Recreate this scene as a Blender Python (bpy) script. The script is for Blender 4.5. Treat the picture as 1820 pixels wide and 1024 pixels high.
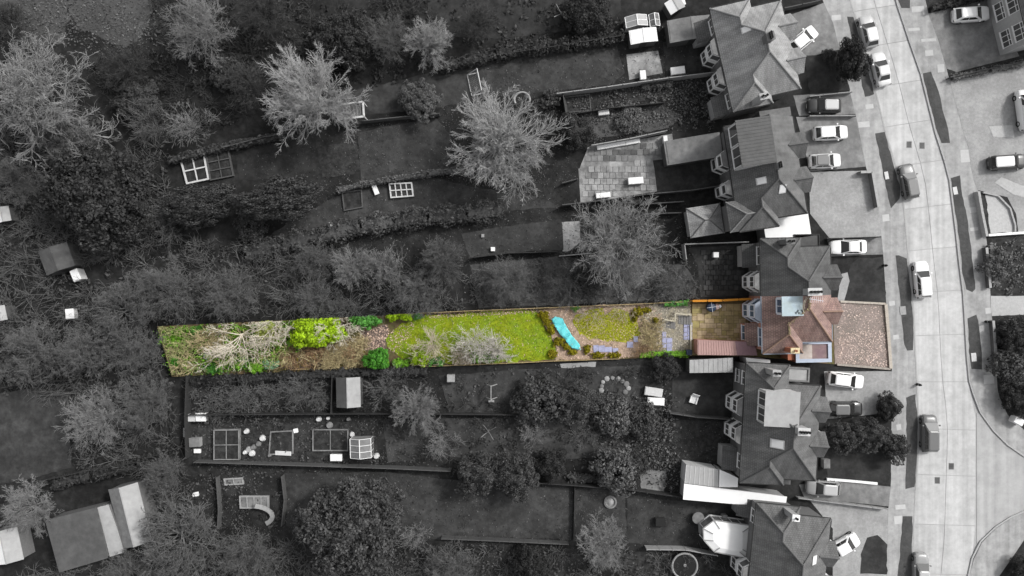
import bpy, bmesh, math, random
import numpy as np
from mathutils import Vector

for o in list(bpy.data.objects):
    bpy.data.objects.remove(o, do_unlink=True)
scene = bpy.context.scene
COL = scene.collection

# ------------------------------------------------------------------ camera, sky, sun, exposure
CAMH = 85.0          # drone height above the gardens, metres
SC = 14.5            # photograph pixels per metre on the ground
cam_d = bpy.data.cameras.new('camera')
cam = bpy.data.objects.new('camera', cam_d)
COL.objects.link(cam)
cam.location = (0, 0, CAMH)
cam.rotation_euler = (0, 0, 0)
cam_d.sensor_fit = 'HORIZONTAL'
cam_d.sensor_width = 36.0
cam_d.lens = 36.0 * CAMH / (1820.0 / SC)
cam_d.clip_start = 1.0
cam_d.clip_end = 3000.0
scene.camera = cam

SUN = Vector((0.62, 0.38, 0.72)).normalized()
SUN_EL = math.asin(SUN.z)
SUN_AZ = math.atan2(SUN.x, SUN.y)
world = bpy.data.worlds.new('World')
scene.world = world
world.use_nodes = True
wn = world.node_tree.nodes
wl = world.node_tree.links
bg = wn.get('Background')
sky = wn.new('ShaderNodeTexSky')
sky.sky_type = 'NISHITA'
sky.sun_disc = False
sky.sun_elevation = SUN_EL
sky.sun_rotation = SUN_AZ
sky.dust_density = 4.0
hs = wn.new('ShaderNodeHueSaturation')      # thin even cloud: the sky light is nearly colourless
hs.inputs['Saturation'].default_value = 0.08
wl.new(sky.outputs['Color'], hs.inputs['Color'])
wl.new(hs.outputs['Color'], bg.inputs['Color'])
bg.inputs['Strength'].default_value = 0.14

sun_d = bpy.data.lights.new('sun', 'SUN')
sun_o = bpy.data.objects.new('sun', sun_d)
COL.objects.link(sun_o)
sun_d.energy = 2.0
sun_d.angle = math.radians(7.0)
sun_d.color = (1.0, 0.985, 0.96)
sun_o.rotation_euler = SUN.to_track_quat('Z', 'Y').to_euler()

scene.view_settings.view_transform = 'Standard'
scene.view_settings.look = 'None'
scene.view_settings.gamma = 1.0
scene.view_settings.exposure = 0.27
scene.view_settings.use_curve_mapping = False
scene.cycles.max_bounces = 5
scene.cycles.diffuse_bounces = 2
scene.cycles.glossy_bounces = 2
scene.cycles.transmission_bounces = 2

# ------------------------------------------------------------------ helpers
def W(px, py, z=0.0):
    """photograph pixel -> point of the place at height z (camera looks straight down)"""
    f = (CAMH - z) / CAMH / SC
    return Vector(((px - 910.0) * f, -(py - 512.0) * f, z))

def WL(pts, z=0.0):
    return [W(a, b, z) for a, b in pts]

def g(v):
    return (v, v, v)

MATS = {}
def M(name, col, var=0.25, scale=2.5, big=0.12, rough=0.85, bump=0.0, island=0.0, metallic=0.0,
      spec=0.25, coat=0.0, tint=None, tint_scale=0.5, tint_amt=0.5, trans=0.0, alpha=1.0, bscale=None):
    if name in MATS:
        return MATS[name]
    m = bpy.data.materials.new(name)
    m.use_nodes = True
    nt = m.node_tree
    n, l = nt.nodes, nt.links
    p = n['Principled BSDF']
    p.inputs['Roughness'].default_value = rough
    p.inputs['Metallic'].default_value = metallic
    p.inputs['Specular IOR Level'].default_value = spec
    p.inputs['Coat Weight'].default_value = coat
    p.inputs['Transmission Weight'].default_value = trans
    p.inputs['Alpha'].default_value = alpha
    geo = n.new('ShaderNodeNewGeometry')
    nz = n.new('ShaderNodeTexNoise')
    nz.inputs['Scale'].default_value = scale
    nz.inputs['Detail'].default_value = 5
    nz.inputs['Roughness'].default_value = 0.65
    l.new(geo.outputs['Position'], nz.inputs['Vector'])
    nb = n.new('ShaderNodeTexNoise')
    nb.inputs['Scale'].default_value = big
    nb.inputs['Detail'].default_value = 3
    l.new(geo.outputs['Position'], nb.inputs['Vector'])
    def math_(op, a, b):
        k = n.new('ShaderNodeMath'); k.operation = op
        for i, x in enumerate((a, b)):
            if isinstance(x, (int, float)):
                k.inputs[i].default_value = x
            else:
                l.new(x, k.inputs[i])
        return k.outputs[0]
    f = math_('MULTIPLY', math_('SUBTRACT', nz.outputs['Fac'], 0.5), 4.0 * var)
    f2 = math_('MULTIPLY', math_('SUBTRACT', nb.outputs['Fac'], 0.5), 2.0 * var)
    f = math_('ADD', math_('ADD', f, f2), 1.0)
    if island > 0:
        fi = math_('MULTIPLY', math_('SUBTRACT', geo.outputs['Random Per Island'], 0.5), 2.0 * island)
        f = math_('ADD', f, fi)
    f = math_('MAXIMUM', f, 0.12)
    base = n.new('ShaderNodeRGB')
    base.outputs[0].default_value = (*col, 1)
    src = base.outputs[0]
    if tint is not None:
        nt2 = n.new('ShaderNodeTexNoise')
        nt2.inputs['Scale'].default_value = tint_scale
        nt2.inputs['Detail'].default_value = 6
        nt2.inputs['Roughness'].default_value = 0.7
        l.new(geo.outputs['Position'], nt2.inputs['Vector'])
        mr = n.new('ShaderNodeMapRange')
        mr.inputs['From Min'].default_value = 0.42
        mr.inputs['From Max'].default_value = 0.62
        mr.inputs['To Max'].default_value = tint_amt
        l.new(nt2.outputs['Fac'], mr.inputs['Value'])
        mx = n.new('ShaderNodeMix'); mx.data_type = 'RGBA'
        l.new(mr.outputs[0], mx.inputs['Factor'])
        l.new(src, mx.inputs['A'])
        mx.inputs['B'].default_value = (*tint, 1)
        src = mx.outputs['Result']
    vm = n.new('ShaderNodeVectorMath'); vm.operation = 'SCALE'
    l.new(src, vm.inputs[0]); l.new(f, vm.inputs['Scale'])
    l.new(vm.outputs[0], p.inputs['Base Color'])
    if bump > 0:
        bn = nz
        if bscale:
            bn = n.new('ShaderNodeTexNoise')
            bn.inputs['Scale'].default_value = bscale
            bn.inputs['Detail'].default_value = 4
            l.new(geo.outputs['Position'], bn.inputs['Vector'])
        b = n.new('ShaderNodeBump')
        b.inputs['Strength'].default_value = min(1.0, bump)
        b.inputs['Distance'].default_value = 0.08
        l.new(bn.outputs['Fac'], b.inputs['Height'])
        l.new(b.outputs['Normal'], p.inputs['Normal'])
    MATS[name] = m
    return m

def M_tile(name, c1, c2, mortar, wear, tw=0.30, th=0.24, wear_amt=0.5):
    """tiled roof: courses of tiles in the slope's own coordinates, weathered"""
    m = bpy.data.materials.new(name); m.use_nodes = True
    n, l = m.node_tree.nodes, m.node_tree.links
    p = n['Principled BSDF']
    p.inputs['Roughness'].default_value = 0.8
    p.inputs['Specular IOR Level'].default_value = 0.3
    uv = n.new('ShaderNodeUVMap')
    br = n.new('ShaderNodeTexBrick')
    br.inputs['Color1'].default_value = (*c1, 1); br.inputs['Color2'].default_value = (*c2, 1)
    br.inputs['Mortar'].default_value = (*mortar, 1)
    br.inputs['Scale'].default_value = 1.0
    br.inputs['Mortar Size'].default_value = 0.022
    br.inputs['Brick Width'].default_value = tw
    br.inputs['Row Height'].default_value = th
    l.new(uv.outputs['UV'], br.inputs['Vector'])
    nz = n.new('ShaderNodeTexNoise'); nz.inputs['Scale'].default_value = 0.9; nz.inputs['Detail'].default_value = 7
    nz.inputs['Roughness'].default_value = 0.7
    geo = n.new('ShaderNodeNewGeometry'); l.new(geo.outputs['Position'], nz.inputs['Vector'])
    mr = n.new('ShaderNodeMapRange'); mr.inputs['From Min'].default_value = 0.42; mr.inputs['From Max'].default_value = 0.7
    mr.inputs['To Max'].default_value = wear_amt
    l.new(nz.outputs['Fac'], mr.inputs['Value'])
    mx = n.new('ShaderNodeMix'); mx.data_type = 'RGBA'
    l.new(mr.outputs[0], mx.inputs['Factor']); l.new(br.outputs['Color'], mx.inputs['A'])
    mx.inputs['B'].default_value = (*wear, 1)
    # broad weathering and rain streaks running down the slope
    mp = n.new('ShaderNodeMapping'); mp.inputs['Scale'].default_value = (1.6, 0.16, 1); l.new(uv.outputs['UV'], mp.inputs['Vector'])
    ns = n.new('ShaderNodeTexNoise'); ns.inputs['Scale'].default_value = 1.0; ns.inputs['Detail'].default_value = 5; l.new(mp.outputs[0], ns.inputs['Vector'])
    nb = n.new('ShaderNodeTexNoise'); nb.inputs['Scale'].default_value = 0.35; nb.inputs['Detail'].default_value = 6; nb.inputs['Roughness'].default_value = 0.7; l.new(geo.outputs['Position'], nb.inputs['Vector'])
    ad = n.new('ShaderNodeMath'); ad.operation = 'ADD'; l.new(ns.outputs['Fac'], ad.inputs[0]); l.new(nb.outputs['Fac'], ad.inputs[1])
    m2 = n.new('ShaderNodeMapRange'); m2.inputs['From Min'].default_value = 0.72; m2.inputs['From Max'].default_value = 1.28; m2.inputs['To Min'].default_value = 0.62; m2.inputs['To Max'].default_value = 1.36
    l.new(ad.outputs[0], m2.inputs['Value'])
    vs = n.new('ShaderNodeVectorMath'); vs.operation = 'SCALE'; l.new(mx.outputs['Result'], vs.inputs[0]); l.new(m2.outputs[0], vs.inputs['Scale'])
    l.new(vs.outputs[0], p.inputs['Base Color'])
    b = n.new('ShaderNodeBump'); b.inputs['Strength'].default_value = 0.8; b.inputs['Distance'].default_value = 0.03
    b.invert = True
    l.new(br.outputs['Fac'], b.inputs['Height']); l.new(b.outputs['Normal'], p.inputs['Normal'])
    return m

def tag(o, label=None, cat=None, group=None, kind=None):
    if label: o['label'] = label
    if cat: o['category'] = cat
    if group: o['group'] = group
    if kind: o['kind'] = kind
    return o

def link(name, me, mat=None, parent=None, loc=None, rz=None):
    o = bpy.data.objects.new(name, me)
    COL.objects.link(o)
    if mat is not None and me is not None:
        if len(me.materials) == 0:
            me.materials.append(mat)
        elif me.materials[0] != mat:
            o.material_slots[0].link = 'OBJECT'
            o.material_slots[0].material = mat
    if parent is not None:
        o.parent = parent
    if loc is not None:
        o.location = loc
    if rz is not None:
        o.rotation_euler = (0, 0, rz)
    return o

def thing(name, label, cat, loc=(0, 0, 0), rz=0.0, group=None):
    o = bpy.data.objects.new(name, None)
    o.empty_display_size = 0.2
    COL.objects.link(o)
    o.location = loc
    o.rotation_euler = (0, 0, rz)
    return tag(o, label, cat, group)

class MB:
    def __init__(self):
        self.v = []; self.f = []
    def add(self, vs, fs):
        b = len(self.v)
        self.v += [tuple(x) for x in vs]
        self.f += [tuple(b + i for i in q) for q in fs]
        return self
    def box(self, x0, x1, y0, y1, z0, z1):
        return self.add([(x0, y0, z0), (x1, y0, z0), (x1, y1, z0), (x0, y1, z0),
                         (x0, y0, z1), (x1, y0, z1), (x1, y1, z1), (x0, y1, z1)],
                        [(3, 2, 1, 0), (4, 5, 6, 7), (0, 1, 5, 4), (1, 2, 6, 5), (2, 3, 7, 6), (3, 0, 4, 7)])
    def prism(self, poly, z0, z1):
        n = len(poly)
        vs = [(p[0], p[1], z0) for p in poly] + [(p[0], p[1], z1) for p in poly]
        return self.add(vs, [tuple(range(n - 1, -1, -1)), tuple(range(n, 2 * n))] +
                        [(i, (i + 1) % n, n + (i + 1) % n, n + i) for i in range(n)])
    def face(self, pts):
        return self.add(pts, [tuple(range(len(pts)))])
    def bar(self, a, b, w, h=None):
        """square bar between two points"""
        h = h or w
        a = Vector(a); b = Vector(b); d = (b - a)
        if d.length < 1e-6: return self
        d.normalize()
        s = d.cross(Vector((0, 0, 1)))
        if s.length < 1e-4: s = Vector((1, 0, 0))
        s.normalize(); u = s.cross(d)
        s *= w / 2; u *= h / 2
        vs = [a - s - u, a + s - u, a + s + u, a - s + u, b - s - u, b + s - u, b + s + u, b - s + u]
        return self.add(vs, [(0, 1, 2, 3), (7, 6, 5, 4), (1, 0, 4, 5), (2, 1, 5, 6), (3, 2, 6, 7), (0, 3, 7, 4)])
    def tube(self, pts, r, sides=8, close=False):
        pts = [Vector(p) for p in pts]; n = len(pts)
        if not isinstance(r, (list, tuple)): r = [r] * n
        vs = []
        for i, p in enumerate(pts):
            if close: d = pts[(i + 1) % n] - pts[i - 1]
            else: d = pts[min(i + 1, n - 1)] - pts[max(i - 1, 0)]
            d.normalize()
            s = d.cross(Vector((0, 0, 1)))
            if s.length < 1e-3: s = Vector((1, 0, 0))
            s.normalize(); u = s.cross(d)
            for k in range(sides):
                a = 2 * math.pi * k / sides
                vs.append(p + (s * math.cos(a) + u * math.sin(a)) * r[i])
        fs = []
        for i in range(n if close else n - 1):
            j = (i + 1) % n
            for k in range(sides):
                k2 = (k + 1) % sides
                fs.append((i * sides + k, i * sides + k2, j * sides + k2, j * sides + k))
        if not close:
            fs.append(tuple(range(sides))); fs.append(tuple(range(n * sides - 1, (n - 1) * sides - 1, -1)))
        return self.add(vs, fs)
    def lathe(self, prof, seg=16, cx=0, cy=0):
        vs = []; fs = []
        for r, z in prof:
            for k in range(seg):
                a = 2 * math.pi * k / seg
                vs.append((cx + r * math.cos(a), cy + r * math.sin(a), z))
        for i in range(len(prof) - 1):
            for k in range(seg):
                k2 = (k + 1) % seg
                fs.append((i * seg + k, i * seg + k2, (i + 1) * seg + k2, (i + 1) * seg + k))
        fs.append(tuple(range(seg - 1, -1, -1)))
        fs.append(tuple(range((len(prof) - 1) * seg, len(prof) * seg)))
        return self.add(vs, fs)
    def mesh(self, name, uv=False):
        me = bpy.data.meshes.new(name)
        me.from_pydata(self.v, [], self.f)
        if uv:
            lay = me.uv_layers.new(name='UVMap')
            for p in me.polygons:
                nn = p.normal
                h = Vector((0, 0, 1)).cross(nn)
                if h.length < 1e-4: h = Vector((1, 0, 0))
                h.normalize(); s = nn.cross(h)
                for li in p.loop_indices:
                    co = me.vertices[me.loops[li].vertex_index].co
                    lay.data[li].uv = (co.dot(h), co.dot(s))
        me.update()
        return me
    def build(self, name, mat, parent=None, uv=False, smooth=False):
        me = self.mesh(name, uv)
        if smooth:
            me.polygons.foreach_set('use_smooth', [True] * len(me.polygons))
        return link(name, me, mat, parent)

def np_mesh(name, V, F, smooth=False):
    V = np.asarray(V, dtype=np.float32); F = np.asarray(F, dtype=np.int32)
    k = F.shape[1]
    me = bpy.data.meshes.new(name)
    me.vertices.add(len(V)); me.vertices.foreach_set('co', V.ravel())
    me.loops.add(F.size); me.loops.foreach_set('vertex_index', F.ravel())
    me.polygons.add(len(F))
    me.polygons.foreach_set('loop_start', np.arange(0, F.size, k, dtype=np.int32))
    me.polygons.foreach_set('loop_total', np.full(len(F), k, dtype=np.int32))
    if smooth: me.polygons.foreach_set('use_smooth', np.ones(len(F), dtype=bool))
    me.update(calc_edges=True)
    return me

def inside(poly, X, Y):
    r = np.zeros(len(X), dtype=bool); n = len(poly)
    for i in range(n):
        x1, y1 = poly[i][0], poly[i][1]; x2, y2 = poly[(i + 1) % n][0], poly[(i + 1) % n][1]
        if y1 == y2: continue
        c = ((y1 > Y) != (y2 > Y)) & (X < (x2 - x1) * (Y - y1) / (y2 - y1) + x1)
        r ^= c
    return r

def scatter(poly, n, rng):
    a = np.array([(p[0], p[1]) for p in poly]); lo, hi = a.min(0), a.max(0)
    out = np.zeros((0, 2))
    while len(out) < n:
        q = lo + (hi - lo) * rng.random((n * 2, 2))
        out = np.vstack([out, q[inside(poly, q[:, 0], q[:, 1])]])
    return out[:n]

def rough_outline(pts, step=0.7, amp=0.12, seed=1):
    rnd = random.Random(seed); out = []
    n = len(pts)
    for i in range(n):
        a, b = Vector(pts[i]), Vector(pts[(i + 1) % n])
        k = max(1, int((b - a).length / step))
        for j in range(k):
            p = a.lerp(b, j / k)
            out.append((p.x + rnd.uniform(-amp, amp), p.y + rnd.uniform(-amp, amp), p.z))
    return out

def sheet(name, label, pts_px, z, mat, rough=0.0, seed=1, parent=None):
    pts = WL(pts_px, z)
    if rough > 0: pts = rough_outline(pts, 0.6, rough, seed)
    mb = MB(); mb.face([(p[0], p[1], z) for p in pts])
    me = mb.mesh(name)
    if me.polygons[0].normal.z < 0: me.flip_normals()
    o = link(name, me, mat, parent)
    if parent is None: tag(o, label, kind='structure')
    return o
# ------------------------------------------------------------------ materials (greys outside the plot, colours inside)
m_soil = M('grey_soil', g(0.012), 0.6, 1.3, 0.10, bump=0.6, tint=g(0.04), tint_scale=0.35, tint_amt=0.55)
m_lawn = M('grey_lawn', g(0.031), 0.38, 1.6, 0.16, bump=0.3, tint=g(0.062), tint_scale=0.45, tint_amt=0.75)
m_lawn_d = M('grey_lawn_dark', g(0.021), 0.38, 1.6, 0.16, bump=0.3, tint=g(0.045), tint_scale=0.45, tint_amt=0.75)
m_lawn_l = M('grey_lawn_pale', g(0.062), 0.25, 2.0, 0.12, bump=0.3, tint=g(0.10), tint_scale=0.4, tint_amt=0.5)
m_verge = M('grey_verge', g(0.055), 0.25, 2.5, 0.2, bump=0.4, tint=g(0.085), tint_scale=0.6, tint_amt=0.6)
m_conc = M('road_concrete', g(0.50), 0.05, 3.0, 0.25, rough=0.9, bump=0.08, tint=g(0.42), tint_scale=0.22, tint_amt=0.7, bscale=30)
m_conc2 = M('road_concrete_worn', g(0.475), 0.06, 3.0, 0.25, rough=0.9, bump=0.08, tint=g(0.38), tint_scale=0.3, tint_amt=0.7, bscale=30)
m_asph = M('side_road_surface', g(0.40), 0.06, 4.0, 0.2, rough=0.9, bump=0.1, tint=g(0.33), tint_scale=0.25, tint_amt=0.6, bscale=30)
m_tar = M('joint_tar', g(0.35), 0.1)
m_kerb = M('kerb_stone', g(0.36), 0.15, 5.0)
m_pave = M('pavement_flag', g(0.36), 0.14, 1.6, 0.3, rough=0.9, bump=0.15, tint=g(0.25), tint_scale=0.5, tint_amt=0.6)
m_pave2 = M('pavement_flag_pale', g(0.47), 0.1, 2.0, 0.3, rough=0.9)
m_drive = M('drive_asphalt', g(0.16), 0.2, 1.2, 0.2, bump=0.2, tint=g(0.27), tint_scale=0.3, tint_amt=0.6)
m_drive_d = M('drive_dark', g(0.085), 0.2, 1.2, 0.2, bump=0.2, tint=g(0.14), tint_scale=0.3, tint_amt=0.6)
m_grav = M('yard_gravel', g(0.27), 0.18, 3.0, 0.2, bump=0.4, tint=g(0.38), tint_scale=0.5, tint_amt=0.6, bscale=12)
m_grav2 = M('yard_gravel_pale', g(0.42), 0.14, 3.0, 0.2, bump=0.4, bscale=12)
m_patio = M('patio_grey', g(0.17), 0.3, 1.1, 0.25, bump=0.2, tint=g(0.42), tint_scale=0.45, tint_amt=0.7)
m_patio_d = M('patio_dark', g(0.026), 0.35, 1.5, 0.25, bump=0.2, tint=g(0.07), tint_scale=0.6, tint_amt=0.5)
m_bed = M('bed_soil', g(0.022), 0.5, 2.0, 0.2, bump=0.6, tint=g(0.06), tint_scale=1.0, tint_amt=0.4)
m_white = M('white_paint', g(0.80), 0.05, 4.0, rough=0.5)
m_offw = M('offwhite_board', g(0.55), 0.12, 4.0, rough=0.6)
m_palew = M('pale_weathered_board', g(0.30), 0.2, 4.0, rough=0.8)
m_timber = M('grey_timber', g(0.085), 0.25, 4.0)
m_timber_d = M('dark_timber', g(0.035), 0.25, 4.0)
m_metal = M('grey_metal', g(0.35), 0.1, 4.0, rough=0.4, metallic=0.4)
m_black = M('black_plastic', g(0.015), 0.1, 4.0, rough=0.5)
m_brick = M('grey_brick', g(0.16), 0.2, 6.0, bump=0.2)
m_render = M('grey_render', g(0.38), 0.1, 3.0)
m_felt = M('flat_roof_felt', g(0.15), 0.15, 2.0, tint=g(0.28), tint_scale=0.6)
m_felt_l = M('pale_flat_roof', g(0.36), 0.12, 1.5, tint=g(0.27), tint_scale=0.6)
m_felt_w = M('white_flat_roof', g(0.80), 0.04, 1.5)
m_felt_d = M('dark_flat_roof', g(0.075), 0.15, 2.0, tint=g(0.12), tint_scale=0.6)
m_poly = M('polycarbonate', g(0.34), 0.10, 2.0, rough=0.35)
m_glass = M('dark_glass', g(0.09), 0.1, 2.0, rough=0.08, spec=0.6)
m_glass_g = M('greenhouse_glass', g(0.16), 0.35, 2.5, rough=0.15, spec=0.6)
m_water = M('pond_water', g(0.012), 0.2, 2.0, rough=0.1, spec=0.5)
m_tile = M_tile('grey_roof_tile', g(0.12), g(0.10), g(0.07), g(0.135), wear_amt=0.4)
m_tile_m = M_tile('grey_roof_tile_mid', g(0.145), g(0.12), g(0.08), g(0.165), wear_amt=0.4)
m_tile_l = M_tile('grey_roof_tile_light', g(0.31), g(0.27), g(0.19), g(0.36), wear_amt=0.5)
m_ridge = M('ridge_tile', g(0.12), 0.2, 5.0)
m_ridge_l = M('ridge_tile_light', g(0.24), 0.2, 5.0)
def streaks(m, amt=0.16):
    """tyre wear and stains drawn out along the road"""
    n, l = m.node_tree.nodes, m.node_tree.links
    p = n['Principled BSDF']; src = p.inputs['Base Color'].links[0].from_socket
    geo = n.new('ShaderNodeNewGeometry'); mp = n.new('ShaderNodeMapping'); mp.inputs['Rotation'].default_value = (0, 0, math.radians(-6)); mp.inputs['Scale'].default_value = (1.3, 0.035, 1)
    l.new(geo.outputs['Position'], mp.inputs['Vector'])
    nz = n.new('ShaderNodeTexNoise'); nz.inputs['Scale'].default_value = 1.0; nz.inputs['Detail'].default_value = 4; l.new(mp.outputs[0], nz.inputs['Vector'])
    n2 = n.new('ShaderNodeTexNoise'); n2.inputs['Scale'].default_value = 0.7; n2.inputs['Detail'].default_value = 8; n2.inputs['Roughness'].default_value = .75; l.new(geo.outputs['Position'], n2.inputs['Vector'])
    ad = n.new('ShaderNodeMath'); ad.operation = 'ADD'; l.new(nz.outputs['Fac'], ad.inputs[0]); l.new(n2.outputs['Fac'], ad.inputs[1])
    mr = n.new('ShaderNodeMapRange'); mr.inputs['From Min'].default_value = .75; mr.inputs['From Max'].default_value = 1.25; mr.inputs['To Min'].default_value = 1 - amt; mr.inputs['To Max'].default_value = 1 + amt * .6
    l.new(ad.outputs[0], mr.inputs['Value'])
    vm = n.new('ShaderNodeVectorMath'); vm.operation = 'SCALE'; l.new(src, vm.inputs[0]); l.new(mr.outputs[0], vm.inputs['Scale']); l.new(vm.outputs[0], p.inputs['Base Color'])
streaks(m_conc, .24); streaks(m_conc2, .24); streaks(m_asph, .2); streaks(m_pave, .25)
# plants, grey
m_tw_l = M('bark_pale', g(0.35), 0.10, 1.2, 0.2, island=0.15)
m_tw_m = M('bark_mid', g(0.24), 0.10, 1.2, 0.2, island=0.2)
m_tw_d = M('bark_dark', g(0.135), 0.10, 1.2, 0.2, island=0.25)
m_tw_x = M('bark_very_dark', g(0.065), 0.10, 1.2, 0.2, island=0.25)
m_lf_d = M('leaf_dark', g(0.030), 0.25, 0.8, 0.2, island=0.6, rough=0.6)
m_lf_m = M('leaf_mid', g(0.055), 0.25, 0.8, 0.2, island=0.55, rough=0.6)
m_lf_l = M('leaf_light', g(0.095), 0.25, 0.8, 0.2, island=0.5, rough=0.6)
# plot, in colour
c_lawn = M('green_lawn', (0.27, 0.32, 0.012), 0.24, 1.8, 0.35, bump=0.4, tint=(0.15, 0.26, 0.022), tint_scale=0.4, tint_amt=0.9)
c_lawn2 = M('olive_lawn', (0.34, 0.36, 0.012), 0.18, 3.5, 0.25, bump=0.4, tint=(0.36, 0.33, 0.05), tint_scale=0.6, tint_amt=0.6)
c_earth = M('brown_earth', (0.15, 0.105, 0.06), 0.35, 2.5, 0.2, bump=0.6, tint=(0.09, 0.10, 0.03), tint_scale=0.5, tint_amt=0.7)
c_litter = M('leaf_litter_ground', (0.42, 0.315, 0.24), 0.3, 4.0, 0.2, bump=0.5, tint=(0.20, 0.15, 0.085), tint_scale=1.2, tint_amt=0.6)
c_litter_d = M('dark_litter_ground', (0.115, 0.085, 0.075), 0.35, 4.0, 0.2, bump=0.5, tint=(0.2, 0.16, 0.13), tint_scale=1.5, tint_amt=0.5)
c_bed = M('grey_stony_bed', (0.26, 0.24, 0.20), 0.35, 4.0, 0.2, bump=0.6, tint=(0.31, 0.27, 0.18), tint_scale=1.0, tint_amt=0.7)
c_drive = M('drive_gravel', (0.285, 0.232, 0.212), 0.27, 5.0, 0.35, bump=0.4, tint=(0.175, 0.155, 0.135), tint_scale=0.3, tint_amt=0.85, bscale=14)
c_pav = [M('patio_slab_%s' % k, c, 0.16, 3.0, 0.4, rough=0.9, bump=0.15, tint=(0.17, 0.125, 0.075), tint_scale=1.1, tint_amt=0.55)
         for k, c in (('sand', (0.38, 0.30, 0.16)), ('ochre', (0.35, 0.28, 0.13)), ('buff', (0.44, 0.345, 0.22)), ('olive', (0.32, 0.27, 0.115)))]
c_joint = M('patio_joint', (0.115, 0.09, 0.045), 0.3, 4.0)
c_tarp = M('turquoise_tarpaulin', (0.14, 0.60, 0.63), 0.10, 2.5, rough=0.45, bump=0.2)
c_slate = M('blue_slate', (0.36, 0.37, 0.53), 0.18, 5.0, 0.4, rough=0.7, bump=0.3, tint=(0.23, 0.23, 0.31), tint_scale=2.0, tint_amt=0.7)
c_tile = M_tile('brown_roof_tile', (0.325, 0.215, 0.185), (0.255, 0.165, 0.15), (0.135, 0.094, 0.088), (0.35, 0.265, 0.23), tw=0.3, th=0.27, wear_amt=0.45)
c_ridge = M('brown_ridge_tile', (0.31, 0.21, 0.16), 0.2, 5.0)
c_moss = M('roof_moss', (0.27, 0.23, 0.13), 0.3, 4.0, island=0.4)
c_wall = M('buff_render', (0.42, 0.34, 0.28), 0.1, 3.0)
c_brick = M('orange_brick', (0.40, 0.15, 0.09), 0.2, 7.0, bump=0.2)
c_pinkbrick = M('pink_brick', (0.46, 0.24, 0.185), 0.2, 7.0, bump=0.2)
c_upvc = M('white_upvc', (0.78, 0.81, 0.88), 0.03, 3.0, rough=0.35)
c_dorm = M('blue_grey_fibreglass', (0.40, 0.49, 0.55), 0.08, 1.5, rough=0.55, tint=(0.36, 0.42, 0.40), tint_scale=0.9, tint_amt=0.6)
c_lead = M('lead_flashing', (0.24, 0.27, 0.32), 0.15, 3.0, rough=0.5)
c_felt1 = M('beige_felt', (0.42, 0.355, 0.31), 0.15, 2.0, tint=(0.52, 0.48, 0.46), tint_scale=0.8)
c_felt2 = M('purple_felt', (0.20, 0.135, 0.145), 0.2, 2.0, tint=(0.28, 0.215, 0.19), tint_scale=0.8)
c_para = M('pale_blue_parapet', (0.40, 0.45, 0.54), 0.08, 2.5, rough=0.6)
c_pink = M('pink_ribbed_roof', (0.40, 0.255, 0.235), 0.06, 1.5, 0.3, rough=0.55)
c_pink_shadow = M('shadowed_pink_ribbed_roof', (0.27, 0.17, 0.19), 0.10, 1.5, 0.3, rough=0.55)  # house shadow painted as a darker pink; the end beam shares this colour
c_orange = M('orange_fence_timber', (0.50, 0.205, 0.025), 0.15, 4.0)
c_tan = M('tan_fence_timber', (0.36, 0.28, 0.15), 0.2, 4.0)
c_rail = M('pale_timber_rail', (0.50, 0.46, 0.36), 0.15, 4.0)
c_step = M('grey_timber_step', (0.175, 0.17, 0.165), 0.2, 4.0)
c_glass = M('blue_window_glass', (0.07, 0.12, 0.19), 0.1, 2.0, rough=0.08, spec=0.6)
c_blue = M('dark_blue_vinyl', (0.035, 0.05, 0.085), 0.15, 3.0, rough=0.45)
c_pinkcl = M('pink_cloth', (0.55, 0.42, 0.40), 0.12, 5.0)
c_tw = M('cream_bark', (0.66, 0.60, 0.50), 0.10, 1.2, 0.2, island=0.15)
c_tw_t = M('tan_twig', (0.50, 0.42, 0.24), 0.10, 1.2, 0.2, island=0.3)
c_tw_y = M('mossy_twig', (0.47, 0.47, 0.22), 0.10, 1.2, 0.2, island=0.3)
c_tw_g = M('grey_twig', (0.56, 0.53, 0.48), 0.10, 1.2, 0.2, island=0.2)
c_tw_p = M('pinkish_twig', (0.52, 0.45, 0.36), 0.10, 1.2, 0.2, island=0.2)
c_tw_b = M('brown_bramble', (0.36, 0.24, 0.14), 0.10, 1.2, 0.2, island=0.35)
c_lime = M('lime_leaf', (0.27, 0.42, 0.010), 0.3, 0.5, 0.3, island=0.4, rough=0.6)
c_green = M('bright_green_leaf', (0.13, 0.29, 0.02), 0.25, 0.8, 0.3, island=0.4, rough=0.6)
c_dgreen = M('deep_green_leaf', (0.055, 0.20, 0.018), 0.25, 0.8, 0.3, island=0.5, rough=0.6)
c_ivy = M('ivy_leaf', (0.07, 0.22, 0.035), 0.25, 0.8, 0.3, island=0.5, rough=0.5)
c_teal = M('sage_leaf', (0.17, 0.28, 0.16), 0.2, 0.8, 0.3, island=0.4)
c_mossy = M('olive_moss_leaf', (0.20, 0.175, 0.008), 0.3, 0.9, 0.3, island=0.5)
c_grass = M('grass_blade', (0.25, 0.35, 0.012), 0.2, 0.8, 0.2, island=0.45)
c_ground = M('weedy_green_ground', (0.05, 0.075, 0.018), 0.5, 2.0, 0.2, bump=0.6, tint=(0.10, 0.075, 0.04), tint_scale=0.8, tint_amt=0.8)
c_dead = M('fallen_leaf', (0.52, 0.38, 0.30), 0.1, 2.0, 0.2, island=0.5)
c_terra = M('terracotta', (0.45, 0.22, 0.13), 0.15, 4.0)
# ------------------------------------------------------------------ ground, road, pavements
mb = MB(); mb.face([(-900, -900, -0.35), (900, -900, -0.35), (900, 900, -0.35), (-900, 900, -0.35)])
tag(mb.build('ground', m_soil), 'dark grey earth under the whole neighbourhood', kind='structure')

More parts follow.
